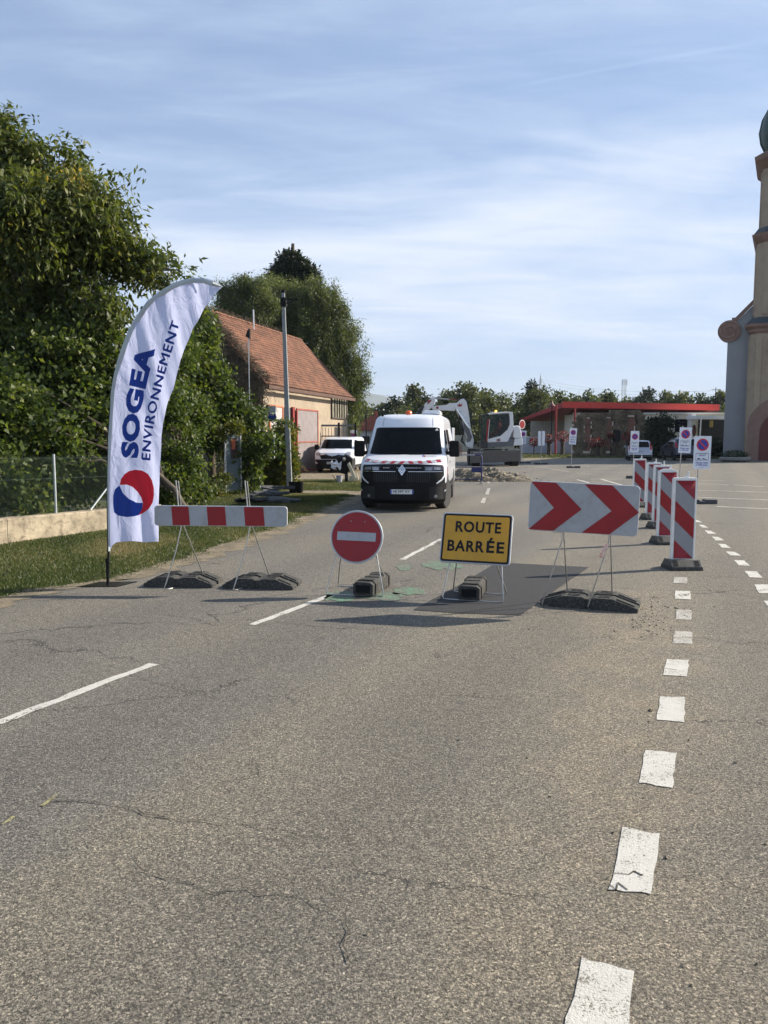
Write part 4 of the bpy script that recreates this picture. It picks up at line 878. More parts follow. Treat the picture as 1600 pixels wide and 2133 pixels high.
    patch('logo_swirl', [disc(.47, 1.235, .022, .018, n=12)], f(.008), SRED, t); patch('logo_swirl', [disc(.43, 1.240, .022, .018, n=12)], f(.010), M('print_blue', (.03, .05, .33)), t)
    text_patch('lettering', 'SOGEA', .22, .025, lambda a, b: f(.008)(a + .51, b + 1.225), M('print_grey', (.25, .27, .33), .5), t, bold=.02)
    for x0 in (-.62, .10): mb = MB(); mb.tube([B.front(.03)(x0, 1.275), B.front(.035)(x0 + .30, 1.30), B.front(.03)(x0 + .58, 1.315)], .012, 6); mb.build('wiper', BLACKP, t)
    tr = patch('warning_sticker', [[(.66, 1.83), (.74, 1.83), (.70, 1.89)]], f(.012), SWHITE, t)
    mb = MB(); mb.lathe([(.075, 2.235), (.085, 2.25), (.075, 2.30), (.05, 2.325), (.01, 2.33)], 14); b = mb.build('beacon', M('beacon_orange', (.75, .12, .02), .25), t, smooth=40); b.location = (-.05, 2.0, 0)
    mb = MB(); mb.prism([(.28, 2.235), (.28, 2.30), (.34, 2.335), (.72, 2.335), (.74, 2.235)], 2.1, 3.0); mb.build('roof_unit', VWHITE, t, bevel=.03)
    mb = MB(); mb.tube([(-.36, 2.2, 2.22), (-.37, 2.25, 2.58)], .008, 5); mb.build('aerial', BLACKP, t)
    mb = MB(); mb.box(-.70, -.64, 1.75, 1.80, 2.18, 2.24); mb.build('clearance_lamp', BLACKP, t, bevel=.01)
    # roof ridges at the front cap and seam
    for s in (-1, 1): 
        patch('roof_seam', [[(s * .60, 1.93), (s * .612, 1.93), (s * .59, 2.19), (s * .578, 2.19)]], f(.004), M('seam_grey', (.25, .26, .28), .5), t, cell=.05)
    # rear door seen open beyond the side
    mb = MB(); mb.box(.88, .935, 5.3, 6.1, .5, 1.95); mb.build('rear_door', VWHITE, t, bevel=.02, label='open white rear door')
    # cab: seats and hanging vests faintly seen through nothing but dark glass stay inside
    return t
van()
def kangoo():
    t = thing('small_van', 'small white delivery van parked in front of the shed with black lower bumper', 'van', (P(692, 980, 36.4).x, 36.4, 0), R(-9))
    B = Body([(.36, .03, .86, .22, 4.1, .1), (.45, .0, .88, .22, 4.15, .1), (.80, .03, .905, .22, 4.2, .1), (.95, .10, .905, .22, 4.2, .1), (1.03, .28, .90, .22, 4.2, .1), (1.13, .74, .875, .2, 4.2, .1),
              (1.4, 1.02, .82, .2, 4.17, .1), (1.58, 1.25, .775, .22, 4.15, .1), (1.65, 1.42, .75, .25, 4.12, .1), (1.70, 1.8, .68, .3, 4.05, .15), (1.715, 2.2, .6, .35, 3.9, .2)])
    B.build('body', VWHITE, t, n=22); f = B.front
    LB = Body([(.18, .08, .84, .28, .42, .05), (.24, .0, .87, .26, .42, .05), (.60, -.02, .89, .25, .42, .05), (.64, -.01, .885, .25, .42, .05)]); LB.build('bumper', BLACKP, t, n=20); g = LB.front
    patch('windscreen', [[(-.78, 1.15), (.78, 1.15), (.70, 1.56), (.64, 1.585), (-.64, 1.585), (-.70, 1.56)]], f(.006), GLASS, t, cell=.1)
    patch('grille', [[(-.62, .83), (-.3, .90), (0, .80), (.3, .90), (.62, .83), (.55, .66), (-.55, .66)]], f(.010), BLACKP, t, cell=.08)
    patch('grille_trim', [[(-.55, .86), (-.28, .89), (-.1, .82), (-.1, .80), (-.28, .865), (-.55, .835)], [(.55, .86), (.28, .89), (.1, .82), (.1, .80), (.28, .865), (.55, .835)]], f(.018), CHROME, t, cell=.1)
    lo_ = lozenge((0, .86), .06, .085); li_ = lozenge((0, .86), .03, .05); patch('emblem', [[lo_[0], lo_[1], lo_[2], li_[2], li_[1], li_[0]], [lo_[2], lo_[3], lo_[0], li_[0], li_[3], li_[2]]], f(.026), CHROME, t)
    pl_ = patch('number_plate', [rrect(-.26, .26, .42, .53, .01)], g(.012), M('plate_grey', (.35, .36, .38), .5), t, cell=.1)
    for s in (-1, 1):
        patch('headlight', [[(s * .60, .82), (s * .84, .84), (s * .86, .99), (s * .70, 1.01), (s * .58, .90)]], f(.012), LAMPG, t, cell=.06)
        mb = MB(); mb.at((s * 1.0, 1.05, 1.22)); mb.prism(rrect(-.10, .10, -.12, .12, .03), -.06, .06); mb.build('mirror', BLACKP, t, bevel=.02)
        patch('door_window', [[(1.0, 1.18), (2.1, 1.18), (2.1, 1.56), (1.5, 1.56)]], B.side(s, .006), GLASS, t, cell=.2)
        patch('door_gap', [[(2.2, .45), (2.215, .45), (2.215, 1.6), (2.2, 1.6)]], B.side(s, .003), DARKIN, t, cell=.3)
        for y in (.85, 3.4): patch('wheel_arch', [[(y + .40 * math.cos(a), .36 + max(0, .35 * math.sin(a))) for a in [math.pi * i / 12 for i in range(13)]]], B.side(s, .004), DARKIN, t, cell=.15)
    for x in (-.77, .77):
        for y in (.85, 3.4): wheel(t, x, y, .31, .2)
    mb = MB(); mb.box(-.78, .78, 1.2, 3.9, .2, .358); mb.build('underbody', DARKIN, t)
    mb = MB(); mb.tube([(0, 1.6, 1.69), (0, 1.75, 1.83)], .008, 5); mb.build('aerial', BLACKP, t)
    mb = MB(); mb.tube([B.front(.03)(-.5, 1.155), B.front(.035)(.1, 1.18)], .01, 5); mb.build('wiper', BLACKP, t)
kangoo()
def rear_car(name, label, x, y, rz, paint, lv, win, lights, plate_z, redtail):
    t = thing(name, label, 'car', (x, y, 0), rz)
    B = Body(lv, bow=-.0); B.build('body', paint, t, n=20)
    f = B.front
    patch('rear_window', [win], f(.006), GLASS, t, cell=.1)
    for s in (-1, 1):
        patch('tail_light', [[(s * a, b) for a, b in lights]], f(.010), redtail, t, cell=.06)
        hw = B.at(1.0)[2]
        patch('side_window', [[(.55, .98), (2.6, .95), (2.0, 1.35), (.8, 1.38)]], B.side(s, .006), GLASS, t, cell=.15)
        for yy in (.75, 3.1): patch('wheel_arch', [[(yy + .38 * math.cos(a), .30 + max(0, .36 * math.sin(a))) for a in [math.pi * i / 12 for i in range(13)]]], B.side(s, .004), DARKIN, t, cell=.15)
        for yy in (.75, 3.1): wheel(t, s * .74, yy, .30, .2)
        mb = MB(); mb.at((s * .93, 2.55, 1.0)); mb.prism(rrect(-.08, .08, -.07, .07, .02), -.05, .05); mb.build('mirror', paint, t, bevel=.02)
    pl_ = patch('number_plate', [rrect(-.26, .26, plate_z, plate_z + .11, .01)], f(.012), M('plate_grey', (.35, .36, .38), .5), t, cell=.1)
    patch('bumper_trim', [[(-.75, .34), (.75, .34), (.75, .42), (-.75, .42)]], f(.01), BLACKP, t, cell=.1)
    mb = MB(); mb.box(-.72, .72, .6, 3.6, .16, .298); mb.build('underbody', DARKIN, t)
    mb = MB(); mb.tube([(0, .9, 1.44), (0, 1.05, 1.62)], .008, 5); mb.build('aerial', BLACKP, t)
    return t
hatch = [(.30, .08, .80, .2, 4.0, .2), (.40, .0, .83, .2, 4.05, .2), (.70, .02, .85, .2, 4.05, .3), (.92, .08, .84, .2, 3.9, .3), (1.02, .14, .82, .2, 3.2, .3), (1.2, .26, .74, .2, 2.6, .3), (1.40, .42, .66, .2, 2.1, .3), (1.46, .60, .60, .25, 1.9, .3), (1.485, .9, .5, .3, 1.7, .3)]
rear_car('hatchback_car', 'silver hatchback seen from behind, parked by the stone ruin', P(1334, 955, 56).x, 56, R(-14), M('silver_paint', (.36, .38, .43), .3, .5, coat=.5, var=.03), hatch,
         [(-.62, .98), (.62, .98), (.56, 1.36), (.5, 1.39), (-.5, 1.39), (-.56, 1.36)], [(.66, .80), (.82, .82), (.74, 1.28), (.66, 1.26)], .62, M('tail_light_red', (.35, .01, .015), .2))
rear_car('hatchback_car', 'dark blue car parked behind the no parking boards', P(1432, 955, 56).x, 56, R(-4), M('navy_paint', (.018, .026, .055), .3, .2, coat=.5, var=.03), [(z * 1.12, a, b * 1.04, c, d, e) for z, a, b, c, d, e in hatch],
         [(-.62, 1.10), (.62, 1.10), (.56, 1.5), (.5, 1.53), (-.5, 1.53), (-.56, 1.5)], [(.68, .95), (.84, .98), (.78, 1.35), (.70, 1.33)], .70, M('tail_light_red', (.35, .01, .015), .2))
# ------------------------------------------------------------------ excavator
EY = 46.5; EWH = M('excavator_white', (.72, .73, .74), .4, var=.03, dirt=.18, dirtcol=(.42, .40, .36)); EGR = M('excavator_grey', (.13, .135, .145), .5, dirt=.3); EBK = M('excavator_black', (.022, .022, .024), .5, dirt=.3, dirtcol=(.08, .07, .06)); EST = M('worn_blade_steel', (.11, .105, .095), .6, .4, dirt=.5, dirtcol=(.18, .15, .11))
ex = thing('excavator', 'white and grey wheeled excavator with raised dozer blade and boom over the van', 'excavator', (P(1026, 971, EY).x, EY, 0)); EX0 = ex.location.x
def ez(pts): return [(a - EX0, b) for a, b in XZ(pts, EY, 860, 780, 6.154)]
def epart(name, pts, y0, y1, mat, parent=ex, bevel=.02, label=None):
    mb = MB(); mb.prism(ez(pts), y0, y1); return mb.build(name, mat, parent, bevel=bevel, label=label)
epart('dozer_blade', [(705, 975), (1335, 965), (1335, 1105), (705, 1130)], -1.35, -1.18, EST, label='wide grey dozer blade facing the road')
def ebox(name, x0, x1, z0, z1, y0, y1, mat, parent=ex, bevel=.03, label=None):
    mb = MB(); mb.box(x0, x1, y0, y1, z0, z1); return mb.build(name, mat, parent, bevel=bevel, label=label)
ebox('chassis', -1.0, .9, .42, .82, -1.1, 1.6, EBK); ebox('axle', -1.15, 1.15, .40, .55, -.75, -.5, EBK); ebox('axle', -1.15, 1.15, .40, .55, 1.05, 1.3, EBK)
for x in (-1.12, 1.18):
    for y in (-.62, 1.2):
        mb = MB(); mb.at((x, y, .48)); mb.lathe([(.25, -.24), (.44, -.25), (.48, -.2), (.48, .2), (.44, .25), (.25, .24)], 24, 'x'); w_ = mb.build('wheel', TYRE, ex, smooth=35)
        mb = MB()
        for k in range(20): mb.at((x, y, .48)); mb.m = mb.m @ Matrix.Rotation(k * math.pi / 10, 4, 'X'); mb.box(-.24, .24, -.03, .03, .478, .505)
        mb.build('tread', TYRE, w_, kind='stuff')
ebox('slew_ring', -.55, .55, .82, .98, -.3, .8, EBK)
for k in range(7): mb = MB(); q = ez([(1195 + k * 20, 950), (1207 + k * 20, 950), (1207 + k * 20, 975), (1195 + k * 20, 975)]); mb.prism(q, -1.0, -.5); mb.build('step_bar', STEEL, ex)
for k in range(6): mb = MB(); q = ez([(745 + k * 20, 990), (757 + k * 20, 985), (757 + k * 20, 1003), (745 + k * 20, 1005)]); mb.prism(q, -1.4, -.5); mb.build('step_bar', STEEL, ex)
epart('upper_frame', [(945, 870), (1105, 862), (1190, 862), (1290, 820), (1390, 815), (1385, 870), (1270, 915), (945, 935)], -.55, 1.6, EGR)
epart('counterweight', [(1272, 662), (1330, 655), (1358, 680), (1372, 760), (1375, 812), (1285, 822), (1268, 800)], -.6, 1.5, EWH, bevel=.06, label='rounded white engine cover')
epart('side_panel', [(1285, 825), (1385, 818), (1385, 905), (1270, 912)], -.62, 1.5, EWH, bevel=.03)
epart('door_panel', [(945, 830), (1105, 790), (1200, 705), (1225, 640), (1222, 545), (1215, 500), (1262, 485), (1272, 700), (1195, 862), (945, 870)], -.60, -.45, EWH, bevel=.015, label='white lower door and rear cab post')
epart('cab_floor', [(860, 850), (945, 850), (945, 940), (870, 940)], -.55, .55, EBK)
epart('cab_roof', [(955, 508), (985, 492), (1180, 480), (1262, 487), (1262, 505), (1190, 500), (990, 515), (960, 522)], -.60, .55, EWH, bevel=.03)
epart('roof_guard', [(860, 522), (955, 505), (960, 530), (870, 540)], -.55, .55, EBK)
epart('cab_post', [(940, 570), (965, 580), (940, 860), (918, 850)], -.60, -.54, SRED, label='red front door post'); epart('cab_post', [(965, 580), (972, 580), (948, 860), (940, 860)], -.60, -.54, EWH, label='white edge of the door post')
epart('cab_post', [(862, 530), (876, 530), (862, 850), (848, 850)], -.56, -.50, EBK, label='black front post'); epart('cab_post', [(862, 530), (876, 530), (862, 850), (848, 850)], .48, .54, EBK, label='black far post')
epart('cab_post', [(1085, 500), (1100, 500), (1100, 790), (1085, 790)], .48, .54, EBK); epart('cab_back', [(1205, 500), (1262, 490), (1268, 700), (1200, 860), (945, 860), (945, 830), (1100, 800), (1205, 700)], .46, .55, EBK, label='dark far side of the cab')
CABG = M('cab_glass', (.02, .03, .03), .05)
m, t_ = newmat('clear_cab_glass'); gl = t_.n('ShaderNodeBsdfGlossy', None, Color=(.8, .85, .9, 1), Roughness=.03); tr = t_.n('ShaderNodeBsdfTransparent', None, Color=(.40, .46, .45, 1)); mx = t_.n('ShaderNodeMixShader', None, i0=.03, i1=tr.outputs[0], i2=gl.outputs[0]); t_.t.links.new(mx.outputs[0], t_.n('ShaderNodeOutputMaterial').inputs[0])
epart('door_glass', [(975, 522), (1200, 508), (1212, 545), (1215, 640), (1190, 700), (1100, 785), (950, 825), (968, 590)], -.575, -.565, m, bevel=0)
epart('front_glass', [(872, 535), (955, 528), (930, 845), (858, 845)], -.575, -.565, m, bevel=0)
epart('seat', [(1120, 660), (1150, 655), (1165, 700), (1150, 790), (1080, 790), (1060, 760), (1110, 750)], -.15, .30, EBK)
epart('model_mark', [(1057, 826), (1102, 822), (1102, 855), (1057, 860)], -.606, -.602, SRED, bevel=0)
q = ez([(1062, 853)])[0]; text_patch('lettering', 'E10', .22, .12, lambda a, b: Vector((q[0] + a, -.61, q[1] + b)), SWHITE, ex, bold=.02)
mb = MB(); bq = ez([(1065, 488)])[0]; mb.lathe([(.06, 0), (.075, .02), (.07, .10), (.04, .14), (.005, .15)], 12); b = mb.build('beacon', M('beacon_amber', (.85, .40, .05), .3, emit=((1, .55, .1), 1.2)), ex, smooth=40); b.location = (bq[0], 0, bq[1])
boom = epart('boom', [(770, 950), (785, 850), (745, 690), (715, 480), (690, 350), (655, 308), (615, 318), (535, 400), (555, 450), (600, 560), (640, 700), (705, 830), (668, 915)], .0, .42, EWH, label='main boom curving down to the machine')
epart('boom_painted_shade', [(735, 860), (760, 800), (700, 640), (640, 560), (655, 700), (700, 800), (690, 870)], -.03, -.004, EGR, boom, bevel=0)  # thin grey sheet on the white boom, shade put in as colour
epart('logo_arrow', [(575, 380), (590, 395), (600, 360), (613, 395), (635, 362), (628, 405), (605, 415), (570, 400)], -.012, -.004, SRED, boom, bevel=0)
epart('logo_arrow', [(680, 610), (712, 625), (705, 660), (685, 640)], -.012, -.004, SRED, boom, bevel=0)
epart('boom_cylinder', [(545, 440), (570, 440), (700, 625), (740, 700), (720, 700), (670, 640)], -.12, -.02, CHROME, label='hydraulic ram along the boom')
st_ = epart('stick', [(570, 395), (540, 468), (420, 462), (258, 455), (245, 430), (262, 405), (430, 390), (470, 368), (560, 362)], .04, .36, EWH, label='upper stick reaching left')
epart('decal', [(300, 412), (330, 410), (328, 440), (302, 442)], .028, .036, SRED, st_, bevel=0)
epart('link_rod', [(290, 292), (570, 318), (575, 332), (288, 312)], .10, .26, STEEL, label='red and white tipped ram above the stick'); epart('ram_mark', [(470, 310), (570, 319), (572, 330), (470, 322)], .085, .095, SRED, bevel=0)
hd = epart('bucket_arm', [(282, 285), (238, 300), (160, 370), (135, 420), (110, 490), (150, 495), (215, 450), (262, 405), (290, 330)], .02, .38, EWH, label='white arm end above the van roof')
epart('decal', [(190, 340), (240, 318), (240, 335), (205, 372), (185, 385)], .008, .016, SRED, hd, bevel=0); epart('bucket', [(110, 480), (150, 410), (120, 400), (60, 470), (40, 520), (110, 520)], -.1, .5, EBK, label='dark bucket edge')
for k, off in enumerate((0, 14, 28)):
    mb = MB(); pts = [(590 + off * .3, 470), (600 + off, 620), (640 + off * .6, 740), (640 - off, 850), (680, 920)]; mb.tube([(a, -.03 - .02 * k, b) for a, b in ez(pts)], .028, 6); mb.build('hose', EBK, ex, smooth=60)
mb = MB(); mb.tube([(a, .2, b) for a, b in ez([(600, 330), (660, 290), (700, 340), (735, 450), (750, 520), (800, 700)])], .035, 6); mb.build('hose', EBK, ex, smooth=60)
# driver in the cab
def skin_person(name, joints, edges, mats, loc, label=None, cat='person'):
    t = thing(name, label, cat, loc)
    me = bpy.data.meshes.new('body'); me.from_pydata([j[:3] for j in joints], edges, []); o = link('body', me, t); me.materials.append(mats)
    md = o.modifiers.new('skin', 'SKIN'); me.skin_vertices or None
    for i, j in enumerate(joints): me.skin_vertices[0].data[i].radius = (j[3], j[3])
    me.skin_vertices[0].data[0].use_root = True
    sb = o.modifiers.new('sub', 'SUBSURF'); sb.levels = 1; sb.render_levels = 1; return t
HIVIS = M('hi_vis_orange', (.70, .06, .03), .8)
sx, sz = ez([(1108, 745)])[0]
J = [(0, 0, .0, .13), (.0, 0, .28, .15), (0, 0, .50, .10), (-.01, 0, .60, .055), (-.02, 0, .72, .085), (-.02, 0, .82, .07), (-.02, -.20, .48, .06), (-.12, -.24, .22, .048), (-.34, -.20, .20, .038), (-.02, .20, .48, .06), (-.12, .24, .22, .048), (-.34, .20, .20, .038), (-.40, -.11, .0, .075), (-.46, -.11, -.36, .055), (-.40, .11, .0, .075), (-.46, .11, -.36, .055)]
me = bpy.data.meshes.new('body'); me.from_pydata([j[:3] for j in J], [(0, 1), (1, 2), (2, 3), (3, 4), (4, 5), (2, 6), (6, 7), (7, 8), (2, 9), (9, 10), (10, 11), (0, 12), (12, 13), (0, 14), (14, 15)], [])
drv = thing('person', 'digger driver in orange high visibility clothing seated in the excavator cab', 'person', (EX0 + sx, EY - .05, sz - .02))
o = link('body', me, drv); me.materials.append(HIVIS); md = o.modifiers.new('skin', 'SKIN')
if not me.skin_vertices: bpy.context.view_layer.objects.active = o
if me.skin_vertices:
    for i, j in enumerate(J): me.skin_vertices[0].data[i].radius = (j[3], j[3])
    me.skin_vertices[0].data[0].use_root = True
sb = o.modifiers.new('sub', 'SUBSURF'); sb.levels = 1; sb.render_levels = 1
mb = MB(); mb.at((-.025, 0, .775)); mb.lathe([(.03, -.11), (.075, -.08), (.088, 0), (.08, .06), (.03, .09)], 12); mb.build('head', M('skin', (.42, .24, .16), .6), drv, smooth=60)
mb = MB(); mb.at((-.02, 0, .80)); mb.lathe([(.098, .0), (.095, .05), (.06, .095), (.01, .105)], 12); mb.build('hair', M('dark_hair', (.02, .015, .01), .8), drv, smooth=60)
# spoil heap with rubble and a blue barrier
sh = thing('spoil_heap', 'brown heap of dug earth and broken asphalt beside the white van', 'earth heap', (3.9, 30.2, 0))
rg = random.Random(5); mb = MB(); N1, N2 = 40, 18; vs = []
for i in range(N1 + 1):
    for j in range(N2 + 1):
        x = -1.9 + 3.9 * i / N1; y = -1.1 + 2.2 * j / N2; e = max(0, 1 - (x / 1.95) ** 2 if x < 0 else 1 - (x / 1.9) ** 1.4) * max(0, 1 - (y / 1.1) ** 2)
        hgt = .50 * e ** .6 * (1.05 if x < .5 else 1) * (.75 + .25 * math.sin(x * 5 + y * 3) + rg.uniform(-.12, .12)) if e > 0 else -.02; vs.append((x, y, max(hgt, -.02)))
fs = [(i * (N2 + 1) + j, (i + 1) * (N2 + 1) + j, (i + 1) * (N2 + 1) + j + 1, i * (N2 + 1) + j + 1) for i in range(N1) for j in range(N2)]
mb.add(vs, fs); mb.build('heap', MATS['earth_clods'], sh, kind='stuff')
rocks('rubble', [(rg.gauss(.2, .9), rg.uniform(-1.15, -.1), rg.uniform(.0, .35), rg.uniform(.02, .07)) for _ in range(90)] + [(rg.uniform(.8, 1.9), rg.uniform(-.9, .1), .0, rg.uniform(.015, .055)) for _ in range(90)], M('rubble_stone', (.33, .29, .22), .9, var=.4, scale=6, bump=.6), sh)
NAVY = M('navy_steel', (.015, .02, .11), .4, .2)
bf = thing('crowd_barrier', 'navy blue steel crowd barrier standing before the spoil heap', 'barrier', (P(1003, 1012, 27.2).x, 27.2, 0), R(4))
mb = MB(); mb.tube([(0.05, 0, .02), (0, 0, .12), (0, 0, 1.0), (-.05, 0, 1.05), (-.14, 0, 1.06), (-2.4, 0, 1.06)], .024, 8); mb.build('frame', NAVY, bf, smooth=60)
mb = MB(); mb.tube([(0, 0, .20), (-2.4, 0, .20)], .016, 6); mb.build('rail', NAVY, bf); mb = MB(); mb.tube([(0, 0, .62), (-2.4, 0, .62)], .014, 6); mb.build('rail', NAVY, bf)
mb = MB(); mb.box(-.36, -.02, -.012, .012, .44, .62); mb.build('name_panel', NAVY, bf)
mb = MB(); mb.tube([(.0, -.28, .012), (0, 0, .14), (0, .28, .012)], .018, 6); mb.build('foot', STEEL, bf)
mb = MB(); mb.box(-.95, -.25, -.03, -.024, 1.04, 1.08); mb.build('reflector', SWHITE, bf)
# ------------------------------------------------------------------ low wall and fence on the left
PLASTER = M('old_render', (.34, .285, .20), .9, var=.35, scale=2.6, bump=.6, bscale=18, dirt=.95, dirtcol=(.12, .10, .07))
wd = Vector((.97, 1.90)).normalized(); w0 = Vector((-5.98, 11.75)); rz = math.atan2(wd.y, wd.x)
lw = thing('low_wall', 'low weathered cream wall with a chain link fence on top beside the grass', 'wall', (w0.x, w0.y, 0), rz)
mb = MB(); x = -7.0; rr = random.Random(2)
def wz(x): return .40 - .012 * x
while x < 3.6:
    L = rr.uniform(1.9, 2.4) if x > -1 else 2.4; x1 = min(3.6, x + L); mb = MB(); n = 10
    vs = []; 
    for i in range(n + 1):
        q = x + (x1 - x - .008) * i / n; j = rr.uniform(-.006, .006); vs += [(q, -.005 + j, -.05), (q, -.005 + j, wz(q) - .02), (q, .02 + j, wz(q) + rr.uniform(-.006, .006)), (q, .24, wz(q) + rr.uniform(-.006, .006)), (q, .26, -.05)]
    fs = []
    for i in range(n):
        for k in range(4): fs.append((i * 5 + k, (i + 1) * 5 + k, (i + 1) * 5 + k + 1, i * 5 + k + 1))
    fs += [(0, 1, 2, 3, 4), tuple(n * 5 + k for k in (4, 3, 2, 1, 0))]; mb.add(vs, fs); mb.build('wall_section', PLASTER, lw, smooth=30); x = x1
fn_ = thing('chain_link_fence', 'green chain link fence with pale posts standing on the low wall', 'fence', (w0.x, w0.y, .40), rz)
GWIRE = M('green_wire', (.008, .035, .026), .6); PPOST = M('galvanised_post', (.46, .50, .50), .45, .5, dirt=.5, scale=9, dirtcol=(.2, .22, .2))
mb = MB(); H = .96; st = .052; x = -6.9
def rod(a, b, r): 
    a, b = Vector(a), Vector(b); d = (b - a).normalized(); u = Vector((0, 1, 0)); s = d.cross(u).normalized(); 
    mb.add([a + u * r, a - u * r * .5 + s * r, a - u * r * .5 - s * r, b + u * r, b - u * r * .5 + s * r, b - u * r * .5 - s * r], [(0, 1, 4, 3), (1, 2, 5, 4), (2, 0, 3, 5)])
while x < 3.6:
    for sg in (-1, 1):
        xa, xb = x, x + sg * H * .9
        xb2 = max(-6.9, min(3.6, xb)); k = abs(xb2 - xa) / abs(xb - xa) if xb != xa else 1
        rod((xa, .12, -.012 * xa), (xb2, .12, H * k - .012 * xa), .0009)
        if sg == 1 and k < 1: pass
    x += st * 1.0
for sg in (-1, 1):      # wires that enter through the ends
    z = st
    while z < H: 
        xe = -6.9 if sg == 1 else 3.6; L = (H - z) / 1.0 * .9; rod((xe, .12, z - .012 * xe), (xe + sg * L, .12, H - .012 * xe), .0009); z += st * 1.1
mb.build('wire_mesh', GWIRE, fn_, kind='stuff', fixn=False)
for z in (.02, .62, H): mb = MB(); mb.tube([(-6.9, .12, z + .08), (3.6, .12, z - .08)], .0025, 5); mb.build('tension_wire', GWIRE, fn_)
for x in (-5.2, -2.0, 1.22): mb = MB(); mb.tube([(x, .12, -.03), (x, .12, H + .02)], .021, 8); mb.build('post', PPOST, fn_, smooth=50)
mb = MB(); mb.tube([(1.95, .12, -.02), (2.75, .12, .72)], .018, 8); mb.build('brace', PPOST, fn_, smooth=50); mb = MB(); mb.tube([(2.75, .12, .72), (2.99, .12, .92)], .018, 8); mb.build('brace', PPOST, fn_, smooth=50)
# ------------------------------------------------------------------ tall pole, bus stop, shelter
pp = G(603, 1013); top = P(590, 610, pp.y)
lp = thing('street_pole', 'tall grey tapered concrete pole with a small dark bracket near its top', 'pole', pp)
CONC = M('pole_concrete', (.25, .265, .27), .75, var=.12, scale=3, dirt=.3); h_ = top.z
lx = top.x - pp.x
def tap(z, w): return [(-w + lx * z / h_, -w, z), (w + lx * z / h_, -w, z), (w + lx * z / h_, w, z), (-w + lx * z / h_, w, z)]
mb = MB(); mb.hexa(tap(-.1, .095) + tap(h_, .055)); mb.build('shaft', CONC, lp, bevel=.02)
mb = MB(); mb.hexa(tap(h_ + .002, .062) + tap(h_ + .10, .062)); mb.build('cap', BLACKP, lp, bevel=.01)
mb = MB(); bz = P(590, 628, pp.y).z; q = lx * .95; mb.hexa([(q - .09, -.10, bz - .18), (q + .09, -.10, bz - .18), (q + .09, .10, bz - .18), (q - .09, .10, bz - .18), (q - .09, -.10, bz + .12), (q + .09, -.10, bz + .12), (q + .09, .10, bz + .12), (q - .09, .10, bz + .12)]); mb.build('clamp', BLACKP, lp)
mb = MB(); mb.tube([(q, 0, bz + .07), (q + .50, 0, bz + .09)], .022, 6); mb.build('bracket_arm', BLACKP, lp); mb = MB(); mb.tube([(q, 0, bz - .12), (q + .45, 0, bz + .06)], .018, 6); mb.build('bracket_arm', BLACKP, lp)
for k in range(4): mb = MB(); a_ = q + .1 + k * .09; mb.tube([(a_, 0, bz + .07), (a_ + .04, 0, bz - .1 + (k + 1) * .045)], .010, 5); mb.build('brace', BLACKP, lp)
bs_ = thing('bus_stop_sign', 'bus stop post with white and blue flag panel in front of the shed', 'bus stop', (G(566, 1010).x, 24.6, 0)); BX = bs_.location.x
mb = MB(); mb.tube([(0, 0, 0), (0, 0, P(566, 850, 24.6).z)], .035, 10); mb.build('post', ALU, bs_, smooth=50)
def rel(a, b): q = P(a, b, 24.6); return (q.x - BX, q.z)
mb = MB(); mb.prism([rel(549, 847), rel(575, 845), rel(575, 861), rel(549, 861)], -.06, -.03); mb.build('panel', SWHITE, bs_, bevel=.004, label='white upper panel')
mb = MB(); mb.prism([rel(549, 861.5), rel(575, 861.5), rel(575, 875), rel(549, 875)], -.06, -.03); mb.build('panel', M('stop_blue', (.012, .03, .20), .4), bs_, bevel=.004, label='blue lower panel')
mb = MB()
for a, b, w_ in ((552, 865, 8), (562, 864, 9), (553, 869, 5)): 
    q0, q1 = rel(a, b), rel(a + w_, b + 1.5); mb.box(q0[0], q1[0], -.063, -.0605, q1[1], q0[1])
mb.build('panel_print', SWHITE, bs_, kind='stuff')
mb = MB(); mb.prism([rel(550, 849), rel(559, 849), rel(559, 857), rel(550, 857)], -.063, -.0605); mb.build('logo_print', M('print_yellow', (.5, .42, .08), .5), bs_)
mb = MB(); mb.prism([rel(566, 910), rel(571, 911), rel(571, 955), rel(566, 956)], -.08, .02); mb.build('timetable_case', M('case_navy', (.012, .02, .10), .35), bs_, bevel=.006)
mb = MB(); mb.prism([rel(571, 911), rel(572.4, 911), rel(572.4, 955), rel(571, 955)], -.08, .02); mb.build('case_edge', ALU, bs_)
sh_ = thing('bus_shelter', 'glass side panel of a bus shelter half swallowed by the green bushes', 'bus shelter', (P(483, 1015, 22.4).x, 22.4, 0), R(38)); 
SG = M('shelter_glass', (.16, .20, .225), .15, var=.15, scale=1.5, dirt=.3, dirtcol=(.25, .27, .25))
mb = MB(); mb.box(-.16, .28, -.01, .01, .12, 1.80); mb.build('glass_panel', SG, sh_)
for x in (-.19, .30): mb = MB(); mb.box(x - .018, x + .018, -.03, .03, 0, 1.86); mb.build('frame_post', ALU, sh_, bevel=.004)
mb = MB(); mb.box(-.215, .325, -.04, .6, 1.862, 1.90); mb.build('roof', ALU, sh_, bevel=.01)
mb = MB(); mb.box(-.02, .20, -.024, -.014, 1.05, 1.65); mb.build('poster', M('poster_dark', (.06, .03, .025), .5, var=.8, scale=9), sh_)
mb = MB(); mb.box(.0, .11, -.030, -.0255, 1.32, 1.60); mb.build('poster_print', M('poster_orange', (.55, .12, .05), .5, var=.5, scale=12), sh_)
